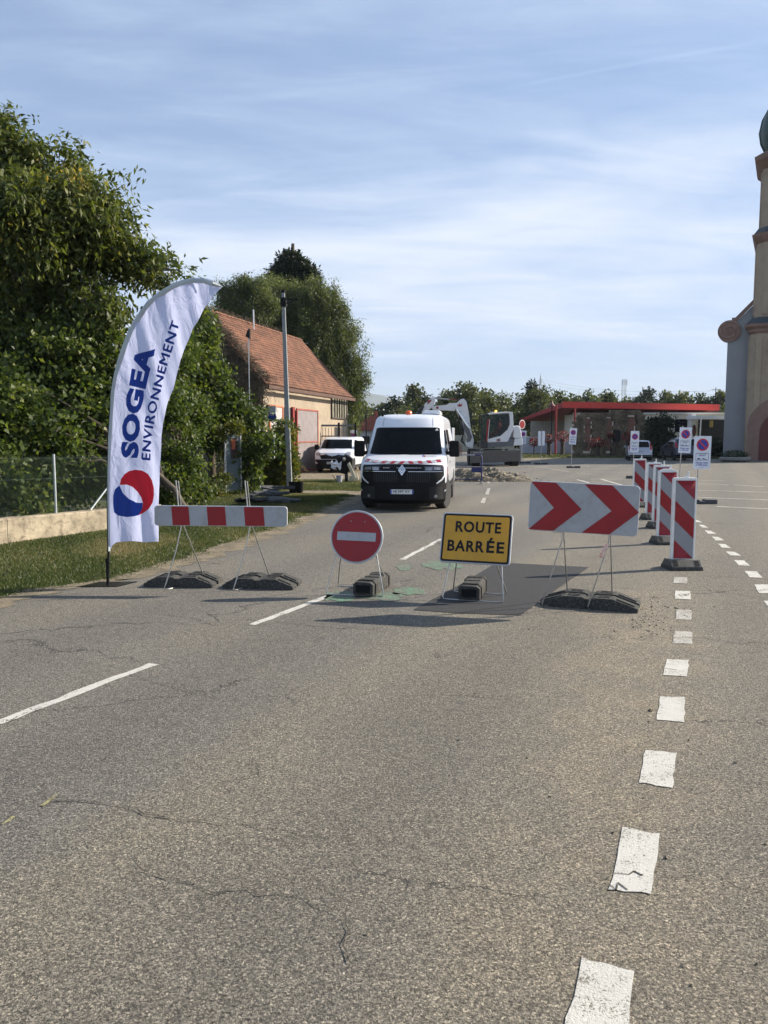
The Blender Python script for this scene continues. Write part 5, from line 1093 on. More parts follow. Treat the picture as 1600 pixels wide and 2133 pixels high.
# ------------------------------------------------------------------ broken slabs, pots, stakes, firewood
SLAB = M('broken_asphalt', (.065, .067, .068), .9, var=.3, scale=5, bump=.7, bscale=40, dirt=.5, dirtcol=(.15, .14, .12)); rg = random.Random(11)
for i in range(13):
    px = rg.uniform(530, 600); lay = i // 5; c_ = G(px if lay else 520 + i * 21, 1047 - lay * 3); r = rg.uniform(.30, .48) * (1 - .15 * lay)
    pts = [(r * rg.uniform(.75, 1.15) * math.cos(a), r * .75 * rg.uniform(.7, 1.1) * math.sin(a)) for a in [j * 1.0472 + rg.uniform(-.25, .25) for j in range(6)]]
    t = thing('asphalt_slab', 'broken slab of old asphalt in the flat dark heap at the foot of the bus stop', 'slab', (c_.x, c_.y + lay * .25, .05 + .10 * lay), rg.uniform(0, 3), 'broken asphalt slabs heaped by the bus stop')
    mb = MB(); mb.at((0, 0, 0), 0, R(rg.uniform(-14, 14)), R(rg.uniform(-10, 10))); mb.prism(pts, 0, rg.uniform(.05, .09), 'xy'); mb.build('slab', SLAB, t, bevel=.01)
for px, lab in ((610, 'black plastic pot against the foot of the tall grey pole'), (624, 'black plastic pot farther from the tall grey pole')):
    c_ = G(px, 1026); t = thing('plastic_pot', lab, 'pot', c_, 0, 'black pots beside the pole')
    mb = MB(); mb.lathe([(.09, 0), (.105, .02), (.125, .30), (.135, .31), (.135, .33), (.118, .33), (.10, .05)], 16); mb.build('pot', BLACKP, t, smooth=40)
    mb = MB(); mb.lathe([(.005, .27), (.112, .27)], 16, cap=False); mb.build('soil', MATS['earth_clods'], t)
WOOD = M('raw_wood', (.50, .30, .13), .8, var=.35, scale=5); t0 = G(615, 984)
for px, hh, lab in ((608, .95, 'wooden stake behind the grey pole, left one'), (621, 1.0, 'wooden stake right of the firewood')):
    c_ = G(px, 982); t = thing('wooden_stake', lab, 'stake', c_, 0, 'wooden stakes by the firewood'); mb = MB(); mb.box(-.04, .04, -.03, .03, -.05, hh); mb.add([(-.04, -.03, hh), (.04, -.03, hh), (.04, .03, hh), (-.04, .03, hh), (0, 0, hh + .1)], [(0, 1, 4), (1, 2, 4), (2, 3, 4), (3, 0, 4)]); mb.build('stake', WOOD, t)
t = thing('firewood_heap', 'small heap of fresh cut firewood between the wooden stakes', 'firewood', (t0.x - .02, t0.y + .2, 0))
mb = MB()
for i in range(90): mb.at((rg.gauss(0, .18), rg.gauss(0, .2), abs(rg.gauss(.0, .22)) * 1.0 + .03), rg.uniform(0, 3), rg.uniform(-.6, .6), rg.uniform(-.6, .6)); mb.prism([(-.03, 0), (.04, 0), (.0, .06)], -.15, .15)
mb.build('logs', WOOD, t, kind='stuff')
# ------------------------------------------------------------------ shed
A = Vector((-5.2, 33.4, 0)); shd = thing('shed', 'long cream rendered shed with red tiled roof and red framed doors', 'shed', A, math.atan2(10.9, 3.1)); SL = 11.35; HW = 2.9; EZ = 4.25; RZ = 7.3
SR = M('shed_render', (.34, .275, .20), .9, var=.12, scale=1.3, bump=.3, bscale=12, dirt=.45, dirtcol=(.20, .165, .11))
mb = MB(); mb.box(0, SL, 0, .25, -.1, EZ - .05); mb.build('wall', SR, shd, label='long sunlit cream wall')
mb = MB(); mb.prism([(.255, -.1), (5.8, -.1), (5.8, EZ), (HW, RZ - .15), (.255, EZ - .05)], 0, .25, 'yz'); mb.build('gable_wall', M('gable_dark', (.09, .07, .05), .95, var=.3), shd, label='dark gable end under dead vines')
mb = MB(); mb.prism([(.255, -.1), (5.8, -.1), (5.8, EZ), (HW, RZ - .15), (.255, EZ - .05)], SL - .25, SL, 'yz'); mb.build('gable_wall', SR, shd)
mb = MB(); mb.box(.26, SL - .26, 5.55, 5.8, -.1, EZ - .05); mb.build('wall', SR, shd, label='rear wall')
TILE = M('clay_tiles', (.170, .074, .040), .85, var=.35, scale=1.8, dirt=.5, dirtcol=(.11, .065, .045), bump=.3, bscale=20)
sl = math.atan2(RZ - EZ, HW); rl = math.hypot(RZ - EZ, HW) + .40
for sd, y0, lab in ((1, 0, 'tiled slope facing the road'), (-1, 5.8, 'tiled slope facing away')):
    mb = MB(); mb.m = Matrix.Translation((-.3, y0 - sd * .40 * math.cos(sl), EZ - .40 * math.sin(sl))) @ (Matrix.Rotation(sl, 4, 'X') if sd == 1 else Matrix.Scale(-1, 4, (0, 1, 0)) @ Matrix.Rotation(sl, 4, 'X'))
    mb.box(0, SL + .6, 0, rl, -.06, .0); rf = mb.build('roof', M('roof_batten', (.10, .06, .04), .9), shd, label=lab)
    mm = mb.m.copy(); mb = MB(); mb.m = mm; nr = 24; rh = rl / nr; rq = random.Random(4)
    ncol = int((SL + .6) / .24)
    for i in range(nr):
        for j in range(ncol):
            dz = rq.uniform(-.006, .012); a0 = j * (SL + .6) / ncol; a1 = a0 + (SL + .6) / ncol - .006; y_a = i * rh - .015 + rq.uniform(-.008, .008); y_b = (i + 1) * rh + .015
            mb.add([(a0, y_a, .035 + dz), (a1, y_a, .035 + dz), (a1, y_b, .012), (a0, y_b, .012), (a0, y_a, .003), (a1, y_a, .003), ((a0 + a1) / 2, y_a, .058 + dz), ((a0 + a1) / 2, y_b, .034)], [(0, 6, 7, 3), (6, 1, 2, 7), (4, 5, 1, 6, 0), (0, 3, 4), (1, 5, 2)])
    mb.build('tiles', TILE, rf, kind='stuff', fixn=False)
mb = MB()
for k in range(32): a0 = -.28 + k * (SL + .55) / 32; mb.at((a0, HW, RZ - .02)); mb.add([(0, .12 * math.cos(q_), .12 * math.sin(q_)) for q_ in (0, .8, 1.57, 2.34, 3.14)] + [((SL + .55) / 32 - .01, .105 * math.cos(q_), .105 * math.sin(q_)) for q_ in (0, .8, 1.57, 2.34, 3.14)], [(0, 1, 6, 5), (1, 2, 7, 6), (2, 3, 8, 7), (3, 4, 9, 8)])
mb.build('ridge_tiles', TILE, shd, kind='stuff', fixn=False)
mb = MB(); mb.box(-.3, SL + .3, -.42, -.36, EZ - .50, EZ - .34); mb.build('eaves_board', M('eaves_brown', (.09, .045, .03), .8), shd)
RFR = M('red_lead_paint', (.32, .07, .045), .6, var=.2, dirt=.3); DPAN = M('door_panel_grey', (.22, .19, .185), .6, var=.1, dirt=.2); DPAN2 = M('door_panel_pale', (.40, .38, .37), .6, var=.1)
def framed(name, x0, x1, z0, z1, y, pan, nr=(.55,), fr=RFR, w=.07, label=None):
    mb = MB(); mb.box(x0 + w, x1 - w, y - .03, y, z0 + w, z1 - w); d = mb.build(name, pan, shd, label=label)
    for a in ((x0, x0 + w, z0, z1), (x1 - w, x1, z0, z1), (x0 + w + .001, x1 - w - .001, z1 - w, z1), (x0 + w + .001, x1 - w - .001, z0, z0 + w)): mb = MB(); mb.box(a[0], a[1], y - .06, y + .01, a[2], a[3]); mb.build('frame', fr, d)
    for k in nr: zz = z0 + (z1 - z0) * k; mb = MB(); mb.box(x0 + w + .001, x1 - w - .001, y - .05, y - .031, zz - .03, zz + .03); mb.build('rail', fr, d)
mb = MB(); mb.box(1.95, 3.3, -.012, -.002, 0, 3.05); mb.build('door_opening', DARKIN, shd, label='dark open doorway')
framed('door', .45, 1.92, .05, 3.1, -.04, DPAN2, (.42,), M('orange_paint', (.55, .16, .06), .6), label='left door leaf with pale panel')
mb = MB(); mb.box(3.05, 3.32, -.10, -.015, 0, 3.1); mb.build('door_jamb', M('dark_red_paint', (.22, .015, .015), .6), shd)
framed('door', 3.34, 6.15, .05, 3.05, -.14, DPAN, (.47,), label='large right door leaf with grey panel')
framed('window', 8.55, 11.05, 2.7, 4.02, -.02, M('dusty_panes', (.20, .19, .14), .4, var=.3, scale=3), (), M('window_brown', (.045, .03, .02), .7), label='wide many paned workshop window')
for k in range(1, 6): mb = MB(); x = 8.62 + k * 2.36 / 6; mb.box(x - .025, x + .025, -.10, -.055, 2.78, 3.95); mb.build('glazing_bar', M('window_brown', (.045, .03, .02)), shd)
mb = MB(); mb.box(9.2, 10.0, -.012, -.002, 0, 2.25); mb.build('side_door', DARKIN, shd, label='small dark doorway below the window')
mb = MB()
rv = random.Random(9)
for i in range(1500):
    y = rv.uniform(-.2, 5.6); zt = EZ + (RZ - EZ) * (1 - abs(y - HW) / HW) if 0 < y < 5.8 else EZ; z = zt - abs(rv.gauss(0, 1.5)); z = max(z, .5); x = rv.uniform(-.35, -.02); p = Vector((x, y, z + .25)); pts = [p]
    for k in range(3): p = p + Vector((rv.gauss(0, .10), rv.gauss(.0, .22), rv.gauss(-.16, .2))); p.x = min(p.x, .0); pts.append(p)
    mb.tube(pts, rv.uniform(.005, .014), 3)
for i in range(700):
    s_ = abs(rv.gauss(0, .22)); u_ = rv.uniform(0, 1); y = -.3 + (HW + .3) * u_; z = EZ - .3 + (RZ - EZ + .35) * u_ + rv.uniform(.0, .16); p = Vector((-.3 + s_, y, z)); mb.tube([p, p + Vector((rv.gauss(.05, .1), rv.gauss(0, .15), rv.uniform(.0, .16))), p + Vector((rv.gauss(.05, .2), rv.gauss(0, .22), rv.uniform(-.1, .12)))], .007, 3)
for i in range(200): u_ = rv.uniform(0, .75); p = Vector((u_ * SL, HW + rv.gauss(0, .06), RZ + .1)); mb.tube([p, p + Vector((rv.gauss(0, .12), rv.gauss(0, .1), rv.uniform(.05, .22)))], .008, 3)
mb.build('dead_vines', M('dead_vine', (.11, .085, .055), .9, var=.4), shd, kind='stuff', fixn=False)
mst = thing('floodlight_mast', 'thin mast with a dark floodlight head in front of the shed roof', 'floodlight', (P(519, 780, 32.6).x, 32.6, 0))
mx_ = mst.location.x; mb = MB(); mb.tube([(0, 0, 2), (0, 0, P(519, 700, 32.6).z)], .025, 6); mb.build('mast', STEEL, mst)
q0 = P(512, 706, 32.6); q1 = P(521, 684, 32.6); mb = MB(); mb.prism([(q0.x - mx_, q0.z + .1), (q1.x - mx_, q0.z), (q1.x - mx_, q1.z), (q0.x - mx_ + .08, q1.z - .08)], -.1, .12); mb.build('lamp_head', BLACKP, mst, bevel=.02)
mb = MB(); mb.tube([(0, 0, P(519, 712, 32.6).z), (-.15, 0, P(515, 728, 32.6).z)], .015, 5); mb.build('stay', STEEL, mst)
pa, pb = P(521, 708, 32.6), P(553, 688, 37); mb = MB(); mb.tube([(pa.x - mx_, 0, pa.z), ((pa.x + pb.x) / 2 - mx_, 2.2, (pa.z + pb.z) / 2 - .25), (pb.x - mx_, 4.4, pb.z)], .010, 4); mb.build('cable', BLACKP, mst)
t = thing('aerial_rod', 'pale thin aerial rod rising behind the shed ridge', 'aerial', (P(525, 680, 38).x, 38.5, 4.0)); mb = MB(); mb.tube([(0, 0, 0), (0, 0, P(525, 645, 38.5).z - 4)], .035, 6); mb.build('rod', ALU, t)
# metal gate between shed and vans
gt = thing('metal_gate', 'dark steel bar gate standing in front of the shed wall', 'gate', (P(664, 975, 40.2).x, 40.2, 0), R(12)); gx = 1.95
for x in (0, gx * .55, gx): mb = MB(); mb.box(x - .05, x + .05, -.05, .05, 0, 2.55 if x == 0 else 2.45); mb.build('post', BLACKP, gt)
for z in (2.30, 1.75, .5): mb = MB(); mb.box(-.3 if z > 2 else .051, gx - .051, -.025, .025, z - .05, z + .05) if z > 2 else mb.box(.051, gx * .55 - .051, -.02, .02, z - .03, z + .03); mb.build('rail', M('gate_grey', (.10, .10, .105), .5, .3), gt)
for k in range(1, 12): x = .06 + k * (gx - .1) / 12; mb = MB(); mb.box(x - .012, x + .012, -.062, -.052, .4, 2.2); mb.build('bar', M('gate_grey', (.10, .10, .105), .5, .3), gt)
# small site trailer, bucket, bag
CREAM = M('cream_paint', (.50, .47, .36), .5, dirt=.3); tr0 = P(718, 1000, 29.2)
st2 = thing('site_trailer', 'small black tub trailer with cream drawbar between the two vans', 'trailer', (tr0.x, 29.2, 0))
def rt(a, b): q = P(a, b, 29.2); return (q.x - tr0.x, q.z)
mb = MB(); mb.prism([rt(703, 952), rt(722, 948), rt(735, 955), rt(733, 975), rt(722, 988), rt(706, 984), rt(698, 968)], -.25, .45); mb.build('tub', BLACKP, st2, bevel=.04)
mb = MB(); mb.at((rt(722, 985)[0], -.1, .18)); mb.lathe([(.06, -.06), (.17, -.06), (.18, 0), (.17, .06), (.06, .06)], 18, 'x'); mb.build('wheel', TYRE, st2, smooth=40)
mb = MB(); mb.prism([rt(724, 966), rt(729, 962), rt(743, 994), rt(738, 1000)], -.38, -.28); mb.build('drawbar', CREAM, st2, bevel=.01)
mb = MB(); mb.prism([rt(727, 992), rt(745, 986), rt(748, 1000), rt(728, 1002)], -.3, -.15); mb.build('drawbar_foot', CREAM, st2, bevel=.01)
mb = MB(); mb.prism([rt(728, 1003), rt(748, 1002), rt(748, 1008), rt(726, 1008)], -.35, -.1); mb.build('skid', BLACKP, st2)
mb = MB(); mb.tube([(rt(a, b)[0], -.2, rt(a, b)[1]) for a, b in ((712, 958), (712, 950), (720, 947), (730, 950), (732, 955), (726, 958), (718, 960))], .014, 6); mb.build('hose_loop', BLACKP, st2, smooth=60)
mb = MB(); mb.at((rt(717, 956)[0], -.32, rt(717, 956)[1])); mb.lathe([(.03, -.05), (.07, -.03), (.07, .04), (.03, .06)], 12, 'x'); mb.build('winch', STEEL, st2, smooth=40)
t = thing('plastic_bag', 'crumpled white plastic sheet hanging on the black tub trailer', 'bag', (P(700, 970, 28.9).x, 28.88, P(700, 970, 28.9).z)); mb = MB(); vs = []; rb2 = random.Random(3)
for i in range(9):
    for j in range(6): vs.append((-.20 + i * .05 + rb2.gauss(0, .014), rb2.gauss(0, .04), -.12 + j * .055 + rb2.gauss(0, .02) + .05 * math.sin(i * 1.7)))
mb.add(vs, [(i * 6 + j, (i + 1) * 6 + j, (i + 1) * 6 + j + 1, i * 6 + j + 1) for i in range(8) for j in range(5)]); mb.build('sheet', NPW, t, fixn=False)
c_ = P(707, 1002, 28.6); t = thing('bucket', 'grey builders bucket on the ground under the tub trailer', 'bucket', (c_.x, 28.6, 0)); mb = MB(); mb.lathe([(.08, 0), (.12, .26), (.125, .26), (.10, .02)], 14); mb.build('bucket', M('bucket_grey', (.30, .32, .35), .5), t, smooth=40); mb = MB(); mb.tube([(-.26, -.1, .30), (-.06, -.12, .02)], .012, 5); mb.build('handle', BLACKP, t)
c_ = P(737, 925, 44); t = thing('purple_bin', 'purple container with white cap behind the small white van', 'container', (c_.x, 44, 0)); mb = MB(); mb.box(-.17, .17, -.17, .17, 0, P(737, 903, 44).z); mb.build('body', M('purple', (.16, .015, .14), .5), t, bevel=.03)
mb = MB(); mb.box(-.20, .20, -.20, .20, P(737, 903, 44).z + .001, P(737, 896, 44).z); mb.build('cap', PWHITE, t, bevel=.05)
# ------------------------------------------------------------------ far left house, pickets, pale wall
hs = thing('house', 'far small house with red roof beyond the white van', 'house', (P(762, 905, 100).x, 100, 0)); HX = hs.location.x
def rh_(a, b, Y=100): q = P(a, b, Y); return (q.x - HX, q.z)
mb = MB(); mb.box(-1.6, 3.5, 0, 8, -.1, 2.6); mb.build('wall', M('house_white', (.42, .42, .42), .8), hs)
mb = MB(); mb.prism([(-2.0, 2.602), (3.9, 2.602), (1.4, 4.5), (.6, 4.5)], -.4, 8.4); mb.build('roof', M('house_roof', (.26, .07, .05), .8, var=.2), hs)
mb = MB(); mb.box(-.4, .5, -.02, -.004, .9, 1.9); mb.build('window', GLASS, hs); mb = MB(); mb.box(1.1, 1.5, 3, 3.5, 4.3, 5.2); mb.build('chimney', M('house_roof', (.26, .07, .05)), hs)
t = thing('thin_pole', 'thin dark utility pole before the far house', 'pole', (P(763, 905, 80).x, 80, 0)); mb = MB(); mb.tube([(0, 0, 0), (0, 0, P(763, 846, 80).z)], .07, 6); mb.build('shaft', BLACKP, t)
pk = thing('picket_fence', 'short run of upright red brown wooden pickets beyond the spoil heap', 'fence', (P(941, 940, 70).x, 70, 0))
for k in range(8): mb = MB(); x = k * .125 * 1.05; h2 = 1.05 + .06 * math.sin(k * 2.3); mb.box(x - .03, x + .03, -.03, .03, 0, h2); mb.build('picket', M('picket_red', (.17, .05, .03), .8), pk)
pw = thing('pale_wall', 'low pale garden wall far behind the excavator arm', 'wall', (P(945, 915, 95).x, 95, 0)); mb = MB(); mb.box(-2, 7.5, 0, .3, 0, 2.0); mb.build('wall', M('pale_wall_paint', (.55, .52, .42), .85), pw)
# ------------------------------------------------------------------ village hall
HY = 86; hall = thing('village_hall', 'low white hall with sweeping red flat roof behind the stone ruin', 'hall', (P(1172, 940, HY).x, HY, 0)); VX = hall.location.x
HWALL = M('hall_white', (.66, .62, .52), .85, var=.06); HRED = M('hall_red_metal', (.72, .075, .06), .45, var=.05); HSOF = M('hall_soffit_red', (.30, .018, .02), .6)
def hp(a, b, Y): q = P(a, b, Y); return Vector((q.x - VX, Y - HY, q.z))
Af, Bf, Cb = hp(1172, 838, 80), hp(1498, 844, 84), hp(1082, 873, 95); Db = Cb + (Bf - Af)
th = Vector((0, 0, .55)); up = Vector((0, 0, .08))
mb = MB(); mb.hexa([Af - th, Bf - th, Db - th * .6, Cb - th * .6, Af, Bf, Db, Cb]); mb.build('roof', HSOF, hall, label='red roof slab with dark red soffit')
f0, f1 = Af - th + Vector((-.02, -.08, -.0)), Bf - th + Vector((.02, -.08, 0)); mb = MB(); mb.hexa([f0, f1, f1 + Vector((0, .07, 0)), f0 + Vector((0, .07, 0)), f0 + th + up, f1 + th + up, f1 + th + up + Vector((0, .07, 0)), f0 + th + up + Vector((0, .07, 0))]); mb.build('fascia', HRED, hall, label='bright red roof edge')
def hwall(name, px0, px1, y0, y1, Y, mat, d=.3, label=None, parent=None):
    a, b = hp(px0, y1, Y), hp(px1, y0, Y); mb = MB(); mb.box(a.x, b.x, a.y, a.y + d, max(a.z, 0), b.z); return mb.build(name, mat, parent or hall, label=label)
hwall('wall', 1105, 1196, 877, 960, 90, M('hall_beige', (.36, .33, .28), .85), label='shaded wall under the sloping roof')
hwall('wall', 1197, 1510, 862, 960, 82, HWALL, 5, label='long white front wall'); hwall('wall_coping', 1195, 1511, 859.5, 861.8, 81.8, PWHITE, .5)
for k in range(4): hwall('clerestory_window', 1338 + k * 37, 1371 + k * 37, 851, 858.5, 85.5, M('clerestory', (.05, .05, .055), .2))
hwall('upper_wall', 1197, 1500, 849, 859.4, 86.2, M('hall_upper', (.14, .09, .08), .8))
hwall('window', 1406, 1434, 873, 900, 81.9, GLASS, .08); hwall('doorway', 1452, 1509, 874, 960, 81.9, DARKIN, .08, label='deep shaded entrance'); hwall('canopy', 1450, 1510, 865.5, 873, 79, PWHITE, 2.5, label='white entrance canopy')
hwall('wall_pier', 1437, 1450, 863, 960, 80.5, PWHITE, 1.0)
cq = hp(1446, 897, 80.4); mb = MB(); mb.at((cq.x, cq.y - .0, cq.z)); mb.prism(disc(0, 0, .22, .62, 20), -.03, .0); mb.build('oval_window', M('oval_brown', (.10, .03, .03), .5), hall)
hwall('inner_light', 1478, 1486, 876, 890, 81.85, M('inner_yellow', (.35, .25, .06), .6), .02)
for px, y0, Y in ((1159, 843, 77), (1198, 850, 79)): 
    a = hp(px, y0, Y); mb = MB(); mb.tube([(a.x, a.y, 0), (a.x, a.y, a.z)], .10, 8); mb.build('column', HSOF, hall, label='slim red steel column')
t = thing('aerial_pole', 'thin aerial pole rising from the hall roof near the church', 'aerial', (P(1490, 845, 88).x, 88, 4.9)); mb = MB(); mb.tube([(0, 0, 0), (0, 0, P(1490, 807, 88).z - 4.9)], .04, 5); mb.build('pole', BLACKP, t); mb = MB(); mb.tube([(-.5, 0, P(1490, 811, 88).z - 4.9), (.5, 0, P(1490, 811, 88).z - 4.9)], .025, 5); mb.build('crossbar', BLACKP, t)
t = thing('lamp_post', 'slim dark lamp post with bell shaped hood left of the hall roof', 'street lamp', (P(1148, 935, 80).x, 80, 0)); mb = MB(); mb.tube([(0, 0, 0), (0, 0, P(1148, 845, 80).z)], .05, 6); mb.build('post', BLACKP, t); mb = MB(); mb.at((0, 0, P(1148, 846, 80).z)); mb.lathe([(.40, 0), (.30, .12), (.10, .30), (.06, .55), (.01, .6)], 12); mb.build('hood', M('hood_brown', (.12, .03, .03), .5), t, smooth=50)
pf = thing('panel_fence', 'row of pale blue grey fence panels left of the ruin', 'fence', (P(1083, 935, 78).x, 78, 0)); 
for k in range(6): mb = MB(); mb.box(k * .98 + .01, k * .98 + .96, 0, .05, .12, 1.78); mb.build('panel', M('pale_blue_panel', (.34, .37, .44), .6, var=.08), pf)
for k in range(7): mb = MB(); mb.box(k * .98 - .03, k * .98 + .008, -.02, .06, 0, 1.85); mb.build('post', STEEL, pf)
# stone ruin
RY = 70; ru = thing('stone_ruin', 'old rough stone wall with three tall openings before the hall', 'ruin', (P(1195, 948, RY).x, RY, 0)); UX = ru.location.x
STN = M('ruin_stone', (.16, .125, .085), .95, var=.4, scale=1.4, bump=.6, bscale=8, dirt=.4, dirtcol=(.06, .05, .035)); mb = MB(); rs = random.Random(8)
tp = [(1195, 882), (1204, 873), (1212, 861), (1235, 857), (1268, 857), (1300, 854), (1325, 853), (1336, 856), (1342, 863), (1350, 880), (1356, 900), (1358, 948)]; T = [(P(a, b, RY).x - UX, P(a, b, RY).z) for a, b in tp]
op = [(1223, 1232, 872, 940), (1267, 1277, 871, 940), (1309, 1325, 868, 930)]; O = [(P(a, c, RY).x - UX, P(b, c, RY).x - UX, P(a, d, RY).z, P(a, c, RY).z) for a, b, c, d in op]
z = -.1
while z < 4.4:
    hh = rs.uniform(.16, .26); x = .0 + rs.uniform(-.15, 0)
    while x < T[-1][0]:
        w_ = rs.uniform(.20, .46); cx_ = x + w_ / 2; tz = float(np.interp(cx_, [p[0] for p in T], [p[1] for p in T]))
        if z + hh * .5 < tz and cx_ > .05 and not any(a - .05 < cx_ < b + .05 and z > c - .2 and z < d for a, b, c, d in O):
            y0 = rs.uniform(-.06, .03); j = lambda: rs.uniform(-.02, .02)
            mb.hexa([(x + .01 + j(), y0, z + j()), (x + w_ - .01 + j(), y0 + j(), z + j()), (x + w_, .55, z), (x, .55, z), (x + .01 + j(), y0 + j(), z + hh - .015 + j()), (x + w_ - .01 + j(), y0, z + hh - .015 + j()), (x + w_, .55, z + hh), (x, .55, z + hh)])
        x += w_
    z += hh
mb.build('stones', STN, ru, kind='stuff', fixn=False)
for (a, b, c, d) in O:
    mb = MB(); mb.box(a - .04, b + .02, .28, .5, max(c, 0), d); mb.build('reveal', M('ruin_pink_reveal', (.30, .15, .11), .8), ru, label='pinkish jamb of an opening')
mb = MB(); q = P(1283, 900, RY); mb.prism(rrect(q.x - UX - .30, q.x - UX + .40, 1.3, 2.4, .25), -.10, -.065); mb.build('niche', DARKIN, ru)
mb = MB(); q = P(1342, 900, RY)
# flower planters on trunks
FLW_ = leaf_mat('pink_flowers', [(0, (.03, .045, .015)), (.45, (.05, .05, .02)), (.52, (.20, .02, .04)), (1, (.40, .06, .10))], .2)
for px, ytop, r, tb, Y, lab in ((1113, 920, 11, 942, 74, 'leftmost pink flower planter, low on a short trunk'), (1144, 914, 12, 943, 74, 'pink flower planter just right of the twin boards'), (1172, 908, 15, 944, 74, 'large pink flower planter left of the no parking board'),
                                (1208, 905, 12, 946, 73, 'tall pink flower planter right of the no parking board'), (1245, 922, 14, 946, 68, 'low pink flower planter before the ruin wall'), (1273, 907, 5, 944, 69, 'small pink flower basket in a ruin opening'), (1309, 910, 12, 945, 68, 'dark red flower planter beside the silver car')):
    c_ = P(px, ytop, Y); t = thing('flower_planter', lab, 'planter', (c_.x, Y, 0), 0, 'flower planters on trunk posts before the hall'); q = r / F * Y
    rg_ = np.random.default_rng(px); cc, dd = blob_clusters([(0, 0, c_.z, q, q, q * .75)], 420, rg_, .55); leaves('flowers', cc, .16, FLW_, rg_, t, .2, dd, kind='stuff')
    mb = MB(); mb.lathe([(.22 if r > 11 else .08, 0), (.18 if r > 11 else .06, c_.z * .5), (.20 if r > 11 else .06, c_.z * .85)], 10); mb.build('trunk_post', M('bark_dark', (.07, .055, .04), .9, var=.3), t, smooth=60)
# ------------------------------------------------------------------ church
CY = 58.0; AZ = lambda a, b: math.atan2(ray(a, b).x, ray(a, b).y); CANG = AZ(1646, 900); CD = CY / math.cos(CANG); FD = CD - 2.8; CFY = FD * math.cos(CANG); ch = thing('church', 'tall cream and pink church tower with onion dome and scrolled side gable', 'church', (CD * math.sin(CANG), CY, 0), -CANG); CX = ch.location.x; CYC = ch.location.y
CCR = M('church_cream', (.34, .27, .195), .85, var=.08, scale=.6, dirt=.4, dirtcol=(.20, .155, .12)); CPK = M('church_pink_stone', (.22, .140, .110), .85, var=.12, scale=1.2); CGR = M('church_grey_render', (.25, .26, .27), .9, var=.08, scale=.4, dirt=.2, dirtcol=(.17, .17, .17)); COP = M('dome_copper', (.018, .045, .038), .5, .2, var=.3, scale=1.5); SLT = M('slate_dark', (.035, .045, .05), .6)
def zc_(y, Y=CFY + .6): return P(1600, y, Y).z
def hwid(px, py, D=FD): return D * math.tan(CANG - AZ(px, py))
def octo(hw, b): return [(hw - b, -hw), (hw, -hw + b), (hw, hw - b), (hw - b, hw), (-hw + b, hw), (-hw, hw - b), (-hw, -hw + b), (-hw + b, -hw)]
def stack(name, secs, mat, bevf=.22, label=None):   # (half width, z)
    mb = MB(); vs = []; fs = []
    for hw, z in secs: vs += [(x, y, z) for x, y in octo(hw, hw * bevf)]
    for i in range(len(secs) - 1):
        for j in range(8): fs.append((i * 8 + j, i * 8 + (j + 1) % 8, (i + 1) * 8 + (j + 1) % 8, (i + 1) * 8 + j))
    fs += [tuple(range(8))[::-1], tuple((len(secs) - 1) * 8 + j for j in range(8))]; mb.add(vs, fs); return mb.build(name, mat, ch, label=label)
h1, h2, h3 = hwid(1556, 850), hwid(1574, 570), hwid(1586, 400)
stack('tower_stage', [(h1, -.1), (h1, zc_(692))], CCR, .14, 'lower tower stage'); stack('cornice', [(h1 + .05, zc_(692)), (h1 + .16, zc_(688)), (h1 + .16, zc_(684)), (h1 + .38, zc_(678)), (h1 + .40, zc_(673))], CPK, .14)
stack('skirt_roof', [(h1 + .36, zc_(673) + .003), (h2 + .1, zc_(658))], SLT, .16); stack('tower_stage', [(h2, zc_(660)), (h2, zc_(499))], CCR, .2, 'middle tower stage')
stack('cornice', [(h2 + .05, zc_(499)), (h2 + .14, zc_(495)), (h2 + .32, zc_(487)), (h2 + .36, zc_(481))], CPK, .2); stack('skirt_roof', [(h2 + .30, zc_(481) + .003), (h3 + .1, zc_(466))], SLT, .24)
stack('tower_stage', [(h3, zc_(468)), (h3, zc_(338))], CCR, .29, 'upper belfry stage'); stack('cornice', [(h3 + .05, zc_(338)), (h3 + .2, zc_(332)), (h3 + .5, zc_(322)), (h3 + .56, zc_(313)), (h3 + .1, zc_(303))], CPK, .29)
mb = MB(); z0 = zc_(303); dh = zc_(220) - z0; mb.lathe([(2.2, z0), (2.5, z0 + .35), (2.85, z0 + 1.1), (2.98, z0 + 1.9), (2.82, z0 + 2.8), (2.3, z0 + 3.8), (1.55, z0 + 4.7), (.8, z0 + 5.6), (.42, z0 + 3.6), (.22, z0 + 8), (.08, z0 + 10), (.02, z0 + 11)], 24); mb.build('onion_dome', COP, ch, smooth=25)
for k in range(12):
    a = k * math.pi / 6 + .13; mb = MB(); mb.tube([(rr_ * math.cos(a), rr_ * math.sin(a), z) for rr_, z in ((2.23, z0), (2.53, z0 + .35), (2.88, z0 + 1.1), (3.01, z0 + 1.9), (2.85, z0 + 2.8), (2.33, z0 + 3.8), (1.58, z0 + 4.7), (.85, z0 + 5.6), (.45, z0 + 3.6))], .05, 5); mb.build('dome_rib', COP, ch)
for hw, za, zb, w_ in ((h1, .0, zc_(700), .42), (h2, zc_(652), zc_(508), .36), (h3, zc_(462), zc_(345), .30)):
    b = hw * {h1: .14, h2: .2, h3: .29}[hw]
    for s in (-1, 1):
        x0, x1 = sorted((s * (hw - b - .02), s * (hw - b - w_))); mb = MB(); mb.box(x0, x1, -hw - .10, -hw - .003, za, zb); mb.build('pilaster', CCR if hw != h3 else CPK, ch)
        y0, y1 = (-hw + b + .02, -hw + b + w_); x0, x1 = sorted((s * (hw + .003), s * (hw + .10))); mb = MB(); mb.box(x0, x1, y0, y1, za, zb); mb.build('pilaster', CCR, ch)
